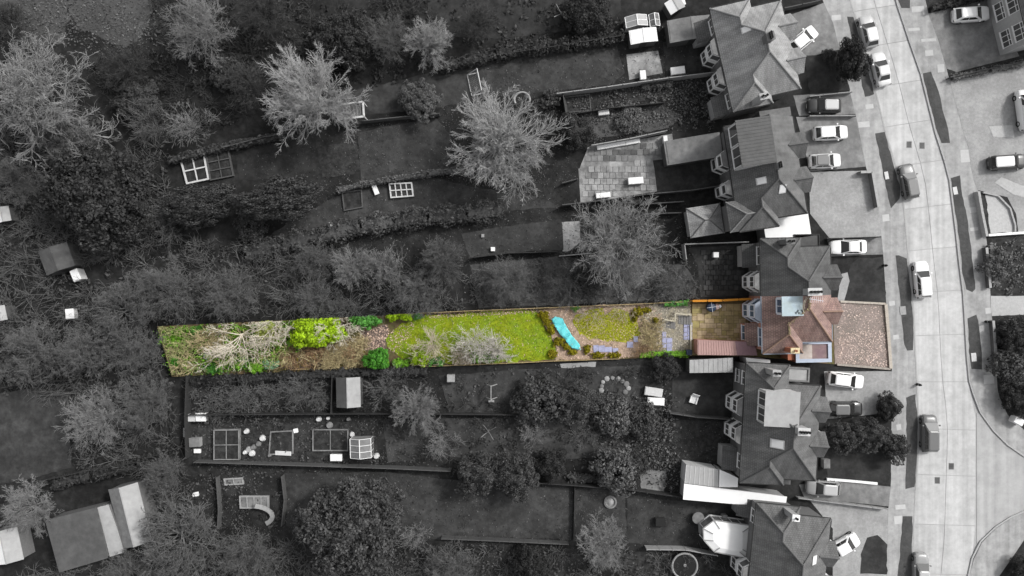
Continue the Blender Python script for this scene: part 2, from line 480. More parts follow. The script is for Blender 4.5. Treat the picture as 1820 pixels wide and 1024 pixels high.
FOOT_L = [(1420, -190), (1462, 0), (1480, 40), (1500, 120), (1522, 210), (1539, 297), (1562, 372), (1570, 456), (1575, 539), (1585, 657), (1585, 700), (1583, 865), (1579, 902), (1576, 1024), (1574, 1220)]
ROAD_L = [(1465, -190), (1512, 0), (1522, 30), (1541, 100), (1560, 172), (1575, 234), (1592, 290), (1605, 340), (1610, 390), (1615, 450), (1621, 500), (1626, 560), (1628, 620), (1631, 681), (1635, 760), (1634, 800), (1629, 870), (1626, 925), (1624, 1024), (1620, 1220)]
ROAD_R = [(1540, -190), (1592, 0), (1596, 14), (1617, 77), (1636, 131), (1662, 236), (1678, 286), (1687, 321), (1698, 408), (1704, 464), (1711, 519), (1714, 562), (1718, 633), (1722, 677), (1735, 740), (1735, 780), (1735, 850), (1735, 930), (1729, 990), (1722, 1024), (1712, 1220)]
FOOT_R = [(1590, -190), (1645, 0), (1650, 23), (1669, 75), (1683, 124), (1699, 185), (1712, 232), (1721, 261), (1726, 296), (1733, 327), (1740, 342), (1747, 385), (1754, 430), (1757, 479), (1760, 514), (1763, 562), (1769, 618), (1771, 658), (1773, 690), (1777, 707), (1791, 737), (1820, 764), (1900, 800), (2100, 850)]
KERB_T = [(1722, 677), (1729, 700), (1742, 734), (1765, 766), (1791, 792), (1820, 812), (1900, 850), (2100, 905)]
KERB_B = [(1712, 1220), (1720, 1024), (1727, 992), (1742, 962), (1769, 936), (1795, 919), (1820, 908), (1900, 890), (2100, 870)]

def poly_at(line, y):
    for (x1, y1), (x2, y2) in zip(line, line[1:]):
        if y1 <= y <= y2:
            return x1 + (x2 - x1) * (y - y1) / (y2 - y1)
    return line[-1][0]

def sub(line, ya, yb):
    return [(poly_at(line, ya), ya)] + [p for p in line if ya < p[1] < yb] + [(poly_at(line, yb), yb)]

# raised land either side of the road (its top at 0, the road 12 cm lower)
def land(name, label, pts, mat):
    mb = MB(); mb.prism([W(*p) for p in pts][::-1], -0.34, 0.0)
    return tag(mb.build(name, mat), label, kind='structure')
land('garden_ground', 'dark earth of the back and front gardens left of the road',
     [(-5000, -5000), (1420, -5000)] + FOOT_L + [(1574, 6000), (-5000, 6000)], m_soil)
land('garden_ground', 'dark earth of the gardens right of the road above the side turning',
     [(7000, -5000), (7000, 850)] + FOOT_R[::-1] + [(1590, -5000)], m_bed)

# road of cast concrete bays
road = MB()
zr = -0.16
road.face([(p.x, p.y, zr) for p in WL([(1460, -5000)] + ROAD_L + [(1620, 6000), (1712, 6000), (1712, 1220)] + [(2100, 1220), (2100, 500), (1722, 500)] + [p for p in ROAD_R[::-1] if p[1] < 500] + [(1540, -5000)])])
road_o = tag(road.build('road', m_tar), 'pale concrete residential road running down the right side', kind='structure')
JO = [-190, -120, -50, 20, 84, 155, 226, 296, 372, 446, 521, 597, 679, 762, 844, 932, 1020, 1110, 1220]
rr = random.Random(4)
for ya, yb in zip(JO, JO[1:]):
    L = sub(ROAD_L, ya + 0.5, yb - 0.5); R = sub(ROAD_R, ya + 0.5, yb - 0.5)
    sl = (R[0][0] - L[0][0])
    Cc = [((poly_at(ROAD_L, y) + poly_at(ROAD_R, y)) / 2, y) for y in (ya + 0.5, (ya + yb) / 2, yb - 0.5)]
    for side in (0, 1):
        a = L if side == 0 else [(x + 0.35, y) for x, y in Cc]
        b = [(x - 0.35, y) for x, y in Cc] if side == 0 else R
        tl = lambda y: float(np.interp(y, [250, 760], [-0.16, 0.03]))     # the joints run square to the kerb
        pts = [(x, y + tl(y) * (x - poly_at(ROAD_L, y))) for x, y in a + b[::-1]]
        mb = MB(); mb.prism([W(x, y) for x, y in pts][::-1], -0.158, -0.12 - rr.random() * 0.006)
        link('slab', mb.mesh('slab'), m_conc if rr.random() < 0.65 else m_conc2, road_o)
# side road
side = MB()
side.prism([W(*p) for p in ([(1737, 735)] + KERB_T[2:] + KERB_B[::-1][:5] + [(1742, 962), (1737, 968)])][::-1], -0.158, -0.128)
so = tag(side.build('side_road', m_asph), 'pale side road joining the main road at lower right', kind='structure')
# pavements with kerbs
def pavement(label, a, b):
    mb = MB(); mb.prism([W(*p) for p in (a + b[::-1])][::-1], -0.33, 0.0)
    return tag(mb.build('pavement', m_pave), label, kind='structure')
FL2 = [(x + 0.15, y) for x, y in FOOT_L]; RL2 = [(x - 2.6, y) for x, y in ROAD_L]
pave_l = pavement('pale slabbed pavement left of the main road', FL2, RL2)
RR2 = [(x + 2.6, y) for x, y in ROAD_R if y < 640] + [(x + 3, y - 1) for x, y in KERB_T]
FR2 = [(x - 0.15, y) for x, y in FOOT_R]
pave_r = pavement('pale slabbed pavement right of the main road curving into the side road', RR2, FR2)
pb = [(1716, 1220), (1723, 1024), (1731, 994), (1745, 965), (1771, 939), (1796, 922), (1821, 911), (1901, 893), (2100, 873)]
pave_b = pavement('pavement on the lower corner of the side road', pb, [(1760, 1220), (1776, 1024), (1800, 990), (1820, 960), (1900, 930), (2100, 900)])
land('garden_ground', 'dark corner garden below the side road', [(1760.2, 1220), (1776.2, 1024), (1800.2, 990.2), (1820.2, 960.2), (1900, 930.2), (2100, 900.2), (2600, 1220), (2600, 2000), (1760, 2000)], m_lawn_d)

def kerb(parent, line, off):
    """separate kerb stones, 0.9 m long, 2 cm proud of the pavement"""
    pts = [W(x, y) for x, y in line]
    mb = MB()
    for a, b in zip(pts, pts[1:]):
        d = b - a; L = d.length; n = max(1, round(L / 2.4)); d.normalize()
        s = Vector((-d.y, d.x, 0)) * off
        for i in range(n):
            p = a + d * (L * i / n + 0.012); q = a + d * (L * (i + 1) / n - 0.012)
            mb.prism([p, q, q + s, p + s][::(1 if off > 0 else -1)], -0.3, 0.012)
    o = mb.build('kerb', m_kerb, parent); o['kind'] = 'stuff'
kerb(pave_l, ROAD_L, -0.16)
kerb(pave_r, [p for p in ROAD_R if p[1] < 640] + KERB_T, 0.19)
kerb(pave_b, KERB_B, -0.19)

# grass verges between pavement and kerb
VERGES = [
    ('left verge beside the two cars parked at the top of the road', [(1505, 30), (1517, 30), (1535, 95), (1554, 168), (1537, 172), (1522, 105)]),
    ('left verge beside the dark car with a pale windscreen', [(1556, 238), (1572, 234), (1587, 289), (1601, 337), (1600, 352), (1584, 370), (1574, 332)]),
    ('left verge beside the white car parked on the road', [(1591, 455), (1598, 453), (1611, 460), (1616, 491), (1620, 529), (1623, 567), (1624, 592), (1622, 623), (1612, 624), (1607, 613), (1603, 572), (1599, 524)]),
    ('left verge beside the dark people carrier', [(1611, 707), (1627, 700), (1631, 752), (1630, 800), (1626, 865), (1609, 869), (1611, 801)]),
    ('left verge at the bottom edge', [(1605, 917), (1622, 917), (1621, 977), (1619, 1040), (1616, 1200), (1586, 1200), (1596, 1024), (1600, 977)]),
    ('right verge at the top edge', [(1570, -80), (1592, -80), (1617, 0), (1617, 14), (1603, 15), (1597, 0)]),
    ('right verge above the drive of the dark estate car', [(1640, 131), (1655, 127), (1669, 164), (1678, 206), (1687, 237), (1688, 254), (1674, 254), (1666, 237), (1650, 175)]),
    ('long right verge opposite the white parked car', [(1690, 316), (1706, 311), (1711, 347), (1718, 382), (1726, 438), (1730, 480), (1734, 514), (1728, 520), (1717, 514), (1711, 486), (1704, 420)]),
    ('right verge above the side turning', [(1720, 567), (1736, 559), (1740, 582), (1745, 618), (1746, 657), (1727, 656), (1723, 633)]),
]
for i, (lb, pts) in enumerate(VERGES):
    sheet('grass_verge', 'dark grass ' + lb, pts, 0.010, m_verge, 0.06, i)
# paler flags and patches of the pavements
for i, (x, y, w, h) in enumerate([(1631, 17, 22, 10), (1624, 53, 20, 5), (1650, 72, 26, 5), (1651, 95, 14, 10), (1672, 122, 12, 14), (1716, 278, 18, 22), (1729, 374, 12, 10), (1731, 408, 14, 6), (1733, 475, 12, 8), (1757, 553, 12, 10), (1757, 675, 18, 16), (1585, 540, 10, 8), (1592, 600, 10, 8), (1600, 902, 18, 8), (1596, 925, 14, 14), (1545, 190, 14, 8), (1535, 222, 20, 10), (1486, 32, 16, 9), (1574, 388, 12, 12), (1597, 760, 8, 10)]):
    k = 0.22
    sheet('paving_flag', '', [(x - w / 2, y - h / 2 + k * w / 2 * 0), (x + w / 2, y - h / 2 - 1.5), (x + w / 2 + 1, y + h / 2 - 1.5), (x - w / 2 + 1, y + h / 2)], 0.005, m_pave2, 0, i, pave_l if x < 1612 else pave_r)

# ------------------------------------------------------------------ grey lawns, drives, yards, beds
G = [
 # name, label, pts, mat, rough
 ('lawn', 'pale rough meadow lawn at the upper left corner, left piece', [(-60, -80), (105, -80), (120, 0), (125, 35), (110, 75), (60, 82), (20, 60), (-60, 40)], m_lawn_l),
 ('lawn', 'pale rough meadow lawn at the upper left corner, right piece', [(112, -80), (265, -80), (270, 20), (255, 65), (225, 85), (180, 70), (140, 48), (126, 20)], m_lawn_l),
 ('lawn', 'long dark lawn below the top hedge beside the goal frame', [(600, 165), (700, 145), (840, 112), (890, 95), (1000, 85), (1095, 78), (1110, 130), (1090, 150), (1000, 160), (880, 172), (760, 195), (640, 205)], m_lawn),
 ('lawn', 'dark lawn in the top middle garden', [(880, -60), (1100, -60), (1105, 20), (1060, 50), (960, 60), (880, 70), (760, 60), (760, -60)], m_lawn_d),
 ('lawn', 'square dark lawn left of the big pale bare tree', [(636, 235), (700, 222), (775, 208), (800, 240), (800, 302), (720, 312), (642, 325)], m_lawn),
 ('lawn', 'small dark lawn right of the white bordered seed beds', [(418, 270), (500, 250), (560, 248), (570, 310), (520, 318), (425, 320)], m_lawn_d),
 ('lawn', 'dark lawn with the white ladder frame on it', [(600, 348), (760, 312), (830, 330), (960, 350), (995, 368), (900, 375), (790, 385), (690, 400), (590, 410), (520, 430), (450, 440), (520, 390)], m_lawn),
 ('lawn', 'dark lawn beside the pale paved strip', [(820, 415), (900, 402), (998, 390), (1002, 445), (920, 448), (835, 458)], m_lawn),
 ('lawn', 'mid grey rough lawn above the coloured plot', [(835, 470), (1000, 455), (1100, 465), (1215, 470), (1240, 505), (1235, 530), (1000, 542), (850, 548)], m_lawn_l),
 ('lawn', 'rough dark grass left of the row of small bare trees', [(350, 470), (530, 450), (640, 440), (650, 500), (520, 515), (360, 540), (300, 530)], m_lawn_d),
 ('lawn', 'dark lawn at the far left inside the bare wood', [(-60, 710), (60, 690), (120, 700), (128, 830), (60, 850), (-60, 870)], m_lawn),
 ('lawn', 'rough lawn just below the coloured plot', [(780, 668), (960, 655), (1150, 650), (1180, 670), (1170, 730), (900, 738), (800, 735)], m_lawn),
 ('lawn', 'middle lawn with a pale worn patch', [(680, 745), (930, 742), (1060, 745), (1150, 755), (1130, 800), (1050, 815), (800, 812), (690, 822)], m_lawn),
 ('lawn', 'long open lawn near the bottom', [(505, 842), (680, 838), (780, 850), (900, 862), (1020, 868), (1015, 960), (900, 955), (780, 958), (560, 945), (510, 935)], m_lawn),
 ('lawn', 'lawn strip with mown stripes right of the long bottom lawn', [(1022, 868), (1110, 872), (1115, 955), (1080, 965), (1020, 962)], m_lawn),
 ('lawn', 'dark lawn at the bottom middle edge', [(960, 975), (1040, 975), (1050, 1090), (700, 1090), (780, 1000), (940, 1010)], m_lawn_d),
 ('lawn', 'allotment ground strewn with odds and ends', [(335, 755), (670, 750), (672, 820), (560, 825), (340, 818)], m_bed),
 ('lawn', 'rough ground of the garden with the pitched shed', [(340, 680), (590, 668), (590, 730), (340, 735)], m_soil),
 # drives, yards and patios
 ('drive', 'dark asphalt drive of the top house', [(1395, 30), (1462, 5), (1483, 50), (1492, 88), (1450, 98), (1410, 100)], m_drive),
 ('front_lawn', 'dark front lawn behind the big evergreen bush', [(1430, 100), (1490, 95), (1515, 160), (1440, 170)], m_lawn_d),
 ('drive', 'drive under the dark saloon', [(1410, 170), (1515, 163), (1521, 203), (1420, 206)], m_drive),
 ('drive', 'drive with a white and a silver car side by side', [(1415, 208), (1521, 208), (1538, 296), (1440, 305)], m_drive),
 ('drive', 'pale gravel forecourt above the white flat roof', [(1438, 306), (1550, 303), (1562, 372), (1566, 420), (1474, 424), (1440, 380)], m_grav),
 ('drive', 'drive under the white hatchback beside the flat garage', [(1470, 423), (1567, 421), (1571, 452), (1475, 456)], m_drive),
 ('front_lawn', 'dark front lawn above the coloured drive', [(1512, 470), (1528, 460), (1570, 457), (1575, 538), (1500, 538), (1506, 500)], m_lawn_d),
 ('path', 'pale curved path beside the upper grey neighbour', [(1495, 487), (1506, 484), (1510, 500), (1500, 536), (1488, 536)], m_grav),
 ('drive', 'pale drive with a white and a dark car below the plot', [(1465, 660), (1585, 660), (1585, 705), (1570, 735), (1470, 745)], m_grav),
 ('front_lawn', 'dark front lawn below the clipped front shrubs', [(1468, 790), (1580, 780), (1582, 862), (1470, 852)], m_lawn_d),
 ('drive', 'patchy concrete drive beside the grey parked car', [(1420, 862), (1470, 854), (1582, 865), (1579, 900), (1430, 885)], m_drive),
 ('drive', 'pale gravel forecourt of the bottom house', [(1440, 890), (1578, 903), (1576, 1030), (1480, 1030), (1480, 940)], m_grav),
 ('front_lawn', 'small dark lawn at the bottom of the front gardens', [(1540, 955), (1558, 950), (1574, 968), (1573, 1022), (1528, 1020), (1530, 985)], m_lawn_d),
 ('patio', 'bright mottled patio beside the big pale bare tree', [(1028, 300), (1080, 288), (1160, 282), (1170, 340), (1032, 362)], m_patio),
 ('patio', 'darker mottled patio above the bright one', [(1045, 262), (1195, 238), (1200, 282), (1160, 285), (1030, 300)], m_patio),
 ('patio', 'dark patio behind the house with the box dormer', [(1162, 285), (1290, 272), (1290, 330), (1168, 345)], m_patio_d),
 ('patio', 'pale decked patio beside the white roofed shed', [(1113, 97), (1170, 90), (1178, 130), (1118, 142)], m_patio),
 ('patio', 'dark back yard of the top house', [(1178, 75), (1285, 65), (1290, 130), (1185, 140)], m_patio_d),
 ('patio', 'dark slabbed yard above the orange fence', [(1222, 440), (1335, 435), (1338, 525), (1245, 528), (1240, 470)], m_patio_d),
 ('path', 'pale paved strip at the end of the dark lawn', [(998, 395), (1030, 393), (1032, 430), (1010, 447), (1000, 447)], m_grav),
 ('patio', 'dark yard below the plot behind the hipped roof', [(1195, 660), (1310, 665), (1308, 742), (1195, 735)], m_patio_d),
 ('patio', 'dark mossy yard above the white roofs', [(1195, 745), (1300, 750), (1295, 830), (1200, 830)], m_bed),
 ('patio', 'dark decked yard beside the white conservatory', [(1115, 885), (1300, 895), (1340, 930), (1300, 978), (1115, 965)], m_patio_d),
 ('patio', 'yard with the round pool at the bottom edge', [(1100, 985), (1330, 985), (1330, 1060), (1100, 1060)], m_bed),
 ('patio', 'pale paved patch just below the plot', [(995, 647), (1060, 643), (1058, 655), (1000, 660)], m_grav),
 ('gravel_bed', 'mid grey gravel patch beside the pale leafed shrub', [(1135, 835), (1185, 835), (1180, 880), (1140, 872)], m_drive),
 ('worn_grass', 'pale worn patch in the middle lawn', [(930, 748), (1000, 745), (1005, 775), (960, 790), (925, 775)], m_lawn_l),
 ('vegetable_bed', 'narrow planted bed below the long fence of the top garden', [(1003, 170), (1190, 142), (1270, 135), (1275, 160), (1150, 178), (1005, 200)], m_bed),
 ('vegetable_bed', 'second planted bed with worn turf', [(1010, 205), (1170, 185), (1210, 205), (1190, 228), (1040, 250)], m_lawn_l),
 ('vegetable_bed', 'dug bed below the bare tree with the pergola', [(565, 260), (635, 250), (640, 308), (572, 316)], m_bed),
 ('gravel_bed', 'pale strip beside the square lawn', [(640, 250), (668, 245), (672, 300), (645, 304)], m_lawn_l),
 # right of the road
 ('drive', 'dark asphalt drive under the white car at top right', [(1650, 24), (1690, 14), (1785, -20), (1790, 60), (1812, 100), (1700, 128), (1686, 122)], m_drive),
 ('drive', 'wide pale gravel yard right of the road', [(1687, 140), (1830, 112), (1900, 112), (1900, 420), (1810, 415), (1806, 380), (1790, 350), (1740, 338), (1725, 296), (1711, 235)], m_grav),
 ('gravel_bed', 'white gravel of the rounded corner bed', [(1752, 345), (1775, 350), (1795, 372), (1804, 400), (1803, 412), (1760, 416)], m_grav2),
 ('front_lawn', 'dark lawn right of the road below the rounded bed', [(1775, 432), (1900, 425), (1900, 520), (1768, 522)], m_lawn_d),
 ('path', 'pale path leading to a house right of the road', [(1762, 526), (1900, 526), (1900, 555), (1765, 562)], m_grav2),
 ('front_lawn', 'dark overgrown front garden above the side road', [(1772, 568), (1900, 566), (1900, 790), (1822, 760), (1792, 733), (1779, 705), (1772, 618)], m_lawn_d),
 ('drive', 'pale worn patch on the wide gravel yard', [(1758, 225), (1800, 222), (1803, 245), (1765, 243)], m_grav2),
 ('drive', 'second pale worn patch on the wide gravel yard', [(1768, 325), (1780, 315), (1830, 335), (1830, 355), (1800, 345)], m_grav2),
]
def snap(pts):
    out = []
    for x, y in pts:
        for line, s in ((FOOT_L, 0.3), (FOOT_R, -0.3)):
            e = poly_at(line, y)
            if -190 < y < 1100 and abs(x - e) < 8 and (line is FOOT_L or y < 700): x = e + s
        out.append((x, y))
    res = []
    for (x1, y1), (x2, y2) in zip(out, out[1:] + out[:1]):
        res.append((x1, y1))
        for line, s in ((FOOT_L, 0.3), (FOOT_R, -0.3)):
            if abs(x1 - poly_at(line, y1) - s) < .01 and abs(x2 - poly_at(line, y2) - s) < .01:
                mid = [(x + s, y) for x, y in line if min(y1, y2) < y < max(y1, y2)]
                res += mid if y2 > y1 else mid[::-1]
    return res
for i, (nm, lb, pts, m) in enumerate(G):
    pts = snap(pts)
    sheet(nm, lb, pts, 0.005 + 0.0041 * (i % 12), m, 0.34 if 'meadow' in lb else 0.10 if ('lawn' in nm or 'bed' in nm or 'grass' in nm) else 0.025, i + 40)

# ------------------------------------------------------------------ ground of the coloured plot
PLOT = [(279, 580), (700, 560), (1228, 536), (1341, 532), (1352, 529), (1575, 539), (1585, 656), (1487, 648), (1345, 634), (1228, 633), (900, 646), (305, 670)]
PLOTW = [(p.x, p.y) for p in WL(PLOT)]
sheet('plot_ground', 'brown earth of the coloured garden plot', PLOT, 0.060, c_earth)
P2 = [
 ('weedy_ground', 'green weedy ground at the wooded end of the plot', [(281, 583), (520, 571), (560, 600), (480, 655), (310, 667)], c_ground),
 ('lawn', 'bright green main lawn of the plot', [(692, 622), (688, 600), (700, 585), (725, 572), (750, 563), (900, 552), (950, 551), (957, 556), (963, 575), (977, 597), (989, 617), (986, 638), (880, 643), (820, 645), (760, 645), (715, 635)], c_lawn),
 ('lawn', 'smaller olive green lawn of the plot ringed by fallen leaves', [(1018, 571), (1030, 558), (1048, 550), (1070, 547), (1074, 560), (1092, 550), (1117, 556), (1131, 573), (1142, 594), (1121, 605), (1098, 607), (1050, 601), (1026, 587)], c_lawn2),
 ('leaf_litter_ground', 'pinkish leaf litter round the olive lawn and the tarpaulin', [(957, 551), (1000, 546), (1100, 541), (1150, 540), (1176, 556), (1180, 585), (1176, 628), (1100, 637), (988, 640), (991, 617), (978, 595), (965, 574)], c_litter),
 ('leaf_litter_ground', 'dark leaf litter at the left end of the main lawn', [(642, 590), (690, 575), (692, 590), (685, 605), (684, 625), (650, 622), (640, 610)], c_litter_d),
 ('rubble_bed', 'grey stony bed below the patio steps', [(1150, 541), (1228, 538), (1227, 631), (1150, 632), (1165, 590), (1140, 570)], c_bed),
 ('bramble_ground', 'reddish brown bramble ground', [(490, 630), (560, 612), (640, 612), (645, 640), (560, 655), (480, 656)], c_litter_d),
 ('front_drive', 'leaf strewn gravel drive in front of the coloured house', [(1480, 534), (1575, 540), (1584, 655), (1484, 647)], c_drive),
]
for i, (nm, lb, pts, m) in enumerate(P2):
    sheet(nm, lb, pts, 0.065 + 0.005 * i + (0.042 if nm == "lawn" else 0), m, 0.02 if nm == 'front_drive' else 0.26 if nm == 'lawn' else 0.14, i + 7)
# ------------------------------------------------------------------ plants
def norm(a):
    return a / np.maximum(np.linalg.norm(a, axis=-1, keepdims=True), 1e-9)

def grow(st, di, ln, r0, nseg, wob, trop, rng, taper=0.35):
    N = len(st)
    P = np.zeros((N, nseg + 1, 3)); P[:, 0] = st
    d = norm(di)
    for i in range(nseg):
        d = norm(d + rng.normal(0, wob, (N, 3)) + np.array([0, 0, trop]))
        P[:, i + 1] = P[:, i] + d * (ln / nseg)[:, None]
    t = np.linspace(0, 1, nseg + 1)[None, :]
    return P, r0[:, None] * (1 - (1 - taper) * t)

def kids(P, R, ln, m, tmin, ang, lf, rf, rng, tmax=1.0):
    N, K, _ = P.shape
    t = tmin + (tmax - tmin) * (np.arange(m)[None, :] + rng.random((N, m))) / m
    x = np.clip(t * (K - 1), 0, K - 1.001); i = x.astype(int); f = (x - i)[..., None]
    n = np.arange(N)[:, None]
    st = P[n, i] * (1 - f) + P[n, i + 1] * f
    d = norm(P[n, i + 1] - P[n, i])
    q = norm(np.cross(d, rng.normal(0, 1, (N, m, 3))))
    a = ang * (0.6 + 0.8 * rng.random((N, m, 1)))
    di = d * np.cos(a) + q * np.sin(a)
    l2 = ln[:, None] * lf * (0.6 + 0.7 * rng.random((N, m))) * (1.15 - 0.5 * t)
    r2 = R[n, i] * rf
    return st.reshape(-1, 3), di.reshape(-1, 3), l2.ravel(), np.minimum(r2.ravel(), 1)

def tubes(P, R, sides=3):
    N, K, _ = P.shape
    d = np.zeros_like(P); d[:, :-1] = P[:, 1:] - P[:, :-1]; d[:, -1] = d[:, -2]; d = norm(d)
    up = np.where(np.abs(d[..., 2:3]) > 0.9, np.array([1., 0, 0]), np.array([0, 0, 1.]))
    s = norm(np.cross(d, up)); u = np.cross(s, d)
    a = 2 * np.pi * np.arange(sides) / sides
    V = P[:, :, None] + R[:, :, None, None] * (s[:, :, None] * np.cos(a)[:, None] + u[:, :, None] * np.sin(a)[:, None])
    idx = np.arange(N * K * sides).reshape(N, K, sides)
    nx = np.roll(idx, -1, axis=2)
    F = np.stack([idx[:, :-1], nx[:, :-1], nx[:, 1:], idx[:, 1:]], -1).reshape(-1, 4)
    return V.reshape(-1, 3), F

def join(parts):
    Vs, Fs, b = [], [], 0
    for V, F in parts:
        Vs.append(V); Fs.append(F + b); b += len(V)
    return np.vstack(Vs), np.vstack(Fs)

def clip_lines(P, R, origin, poly):
    q = P + np.array([origin[0], origin[1], 0])
    f = (CAMH / (CAMH - q[..., 2]))      # keep what stays over the plot, as trimmed along the fence
    ok = inside(poly, (q[..., 0] * f).ravel(), (q[..., 1] * f).ravel()).reshape(P.shape[:2]).all(1)
    return P[ok], R[ok]

def bare_tree(seed, R=6.0, Ht=8.0, limbs=10, m=(8, 7, 5), lfs=(0.5, 0.48, 0.5), el=(20, 62), wob=0.13, tr=0.22, twig=0.018, multi=False, clip=None, dome=False, angs=(0.75, 0.7, 0.65)):
    """trunk mesh and branch mesh of a leafless tree, crown about R metres round"""
    rng = np.random.default_rng(seed)
    zt = Ht * (0.02 if multi else 0.28)
    trunk = None
    if not multi:
        mb = MB(); mb.tube([(0, 0, -0.3), (0.02, 0, 0.3), (0.05, 0.03, zt * 0.6), (0, 0.05, zt + 0.35)], [tr * 1.5, tr * 1.1, tr, tr * 0.75], 9)
        trunk = mb.mesh('trunk')
    az = 2 * np.pi * (np.arange(limbs) + rng.random(limbs) * 0.7) / limbs
    e = np.radians(el[0] + (el[1] - el[0]) * rng.random(limbs))
    if dome:
        az = rng.permutation(az); e = np.arccos(np.sqrt(np.clip((np.arange(limbs) + rng.random(limbs)) / limbs, 0, .995)))
    di = np.stack([np.cos(az) * np.cos(e), np.sin(az) * np.cos(e), np.sin(e)], 1)
    st = np.zeros((limbs, 3)); st[:, 2] = zt * (0.75 + 0.4 * rng.random(limbs))
    ln = R * (0.75 + 0.35 * rng.random(limbs)) / np.maximum(np.cos(e), 0.75)
    if dome: ln = R * (0.62 + 0.12 * rng.random(limbs))
    if multi: st[:, :2] = rng.normal(0, R * 0.08, (limbs, 2)); st[:, 2] = 0.0
    r = np.full(limbs, tr * 0.5) * (0.7 + 0.6 * rng.random(limbs))
    parts = []
    P, Rr = grow(st, di, ln, r, 6, wob, 0.03, rng, 0.3)
    lv = [(P, Rr)]
    for k, mm in enumerate(m):
        st, di, ln, r = kids(P, Rr, ln, mm, 0.18 if k else 0.22, angs[min(k, 2)], lfs[min(k, 2)], 0.62, rng)
        r = np.maximum(r, twig)
        P, Rr = grow(st, di, ln, r, (4, 3, 2, 2)[k], wob * 1.2, 0.03, rng, 0.45)
        lv.append((P, Rr))
    for P, Rr in lv:
        if clip is not None:
            P, Rr = clip_lines(P, Rr, clip[0], clip[1])
        if len(P): parts.append(tubes(P, Rr))
    V, F = join(parts)
    V[:, 2] = np.maximum(V[:, 2], 0.02)
    return trunk, np_mesh('branches', V, F)

def leaf_quads(C, Nn, size, rng, asp=0.6, tilt=0.6):
    N = len(C)
    n = norm(Nn + rng.normal(0, tilt, (N, 3)))
    a = norm(np.cross(n, rng.normal(0, 1, (N, 3)))); b = np.cross(n, a)
    s = size * (0.45 + 1.1 * rng.random(N) ** 1.5)[:, None]
    a = a * s; b = b * s * asp
    V = np.stack([C - a, C - b * 0.9, C + a, C + b], 1).reshape(-1, 3)
    return V, np.arange(N * 4).reshape(N, 4)

def crown_cloud(seed, rx, ry, rz, clumps=50, per=90, leaf=0.2, zc=None, lump=0.28, base=0.25, asp=0.6):
    """points of foliage gathered in clumps over an uneven ellipsoid, plus a dense core"""
    rng = np.random.default_rng(seed)
    i = np.arange(clumps) + 0.5; zf = 1 - (1 + base) * i / clumps; ph = i * 2.39996
    rf = np.sqrt(np.maximum(0, 1 - zf ** 2)); d = np.stack([rf * np.cos(ph), rf * np.sin(ph), zf], 1); d = norm(d + rng.normal(0, .16, d.shape))
    wv = rng.random(3) * 6.28
    rad = (0.60 + 0.36 * rng.random(clumps)) * (1 + 0.13 * np.sin(3 * ph + wv[0]) + 0.10 * np.sin(5 * np.arctan2(d[:, 1], d[:, 0]) + wv[1]) + 0.08 * np.sin(2 * np.arctan2(d[:, 1], d[:, 0]) + wv[2]))
    cc = d * rad[:, None] * np.array([rx, ry, rz])
    cr = lump * min(rx, ry) * (0.7 + 0.6 * rng.random(clumps))
    q = norm(rng.normal(0, 1, (clumps, per, 3)) + d[:, None] * 0.5)
    C = cc[:, None] + q * (cr[:, None] * (0.72 + 0.33 * rng.random((clumps, per))))[..., None]
    C = C.reshape(-1, 3); N = q.reshape(-1, 3) * 0.7 + np.array([0, 0, 0.4])
    zc = rz * 0.9 if zc is None else zc
    C[:, 2] += zc
    k = C[:, 2] > 0.05
    return C[k], N[k], rng

def core_mesh(seed, rx, ry, rz, zc, s=0.62):
    rng = np.random.default_rng(seed + 99)
    bm = bmesh.new(); bmesh.ops.create_icosphere(bm, subdivisions=3, radius=1)
    V = np.array([v.co[:] for v in bm.verts]); F = np.array([[v.index for v in f.verts] for f in bm.faces]); bm.free()
    ph = rng.random(6) * 6
    w = 1 + 0.12 * np.sin(V[:, 0] * 5 + ph[0]) * np.cos(V[:, 1] * 5 + ph[1]) + 0.08 * np.sin(V[:, 2] * 7 + ph[2] + V[:, 0] * 6)
    V = V * w[:, None] * s * np.array([rx, ry, rz]); V[:, 2] += zc
    V[:, 2] = np.maximum(V[:, 2], 0.02)
    return V, np.hstack([F, F[:, 2:3]])     # placeholder quads, split below

def foliage(seed, rx, ry, rz, clumps=50, per=90, leaf=0.2, zc=None, lump=0.28, asp=0.6, core=True, clip=None, base=0.25):
    C, N, rng = crown_cloud(seed, rx, ry, rz, clumps, per, leaf, zc, lump, base)
    if clip is not None:
        f = CAMH / (CAMH - C[:, 2])
        k = inside(clip[1], (C[:, 0] + clip[0][0]) * f, (C[:, 1] + clip[0][1]) * f); C, N = C[k], N[k]
    V, F = leaf_quads(C, N, leaf, rng, asp)
    T = np.vstack([F[:, [0, 1, 2]], F[:, [0, 2, 3]]])
    if core:
        cv, cf = core_mesh(seed, rx, ry, rz, rz * 0.9 if zc is None else zc)
        if clip is not None:
            ok = inside(clip[1], (cv[:, 0] + clip[0][0]) * 1.03, (cv[:, 1] + clip[0][1]) * 1.03)
            cf = cf[ok[cf].all(1)]
        T = np.vstack([T, cf[:, :3] + len(V)]); V = np.vstack([V, cv])
    return np_mesh('foliage', V, T)

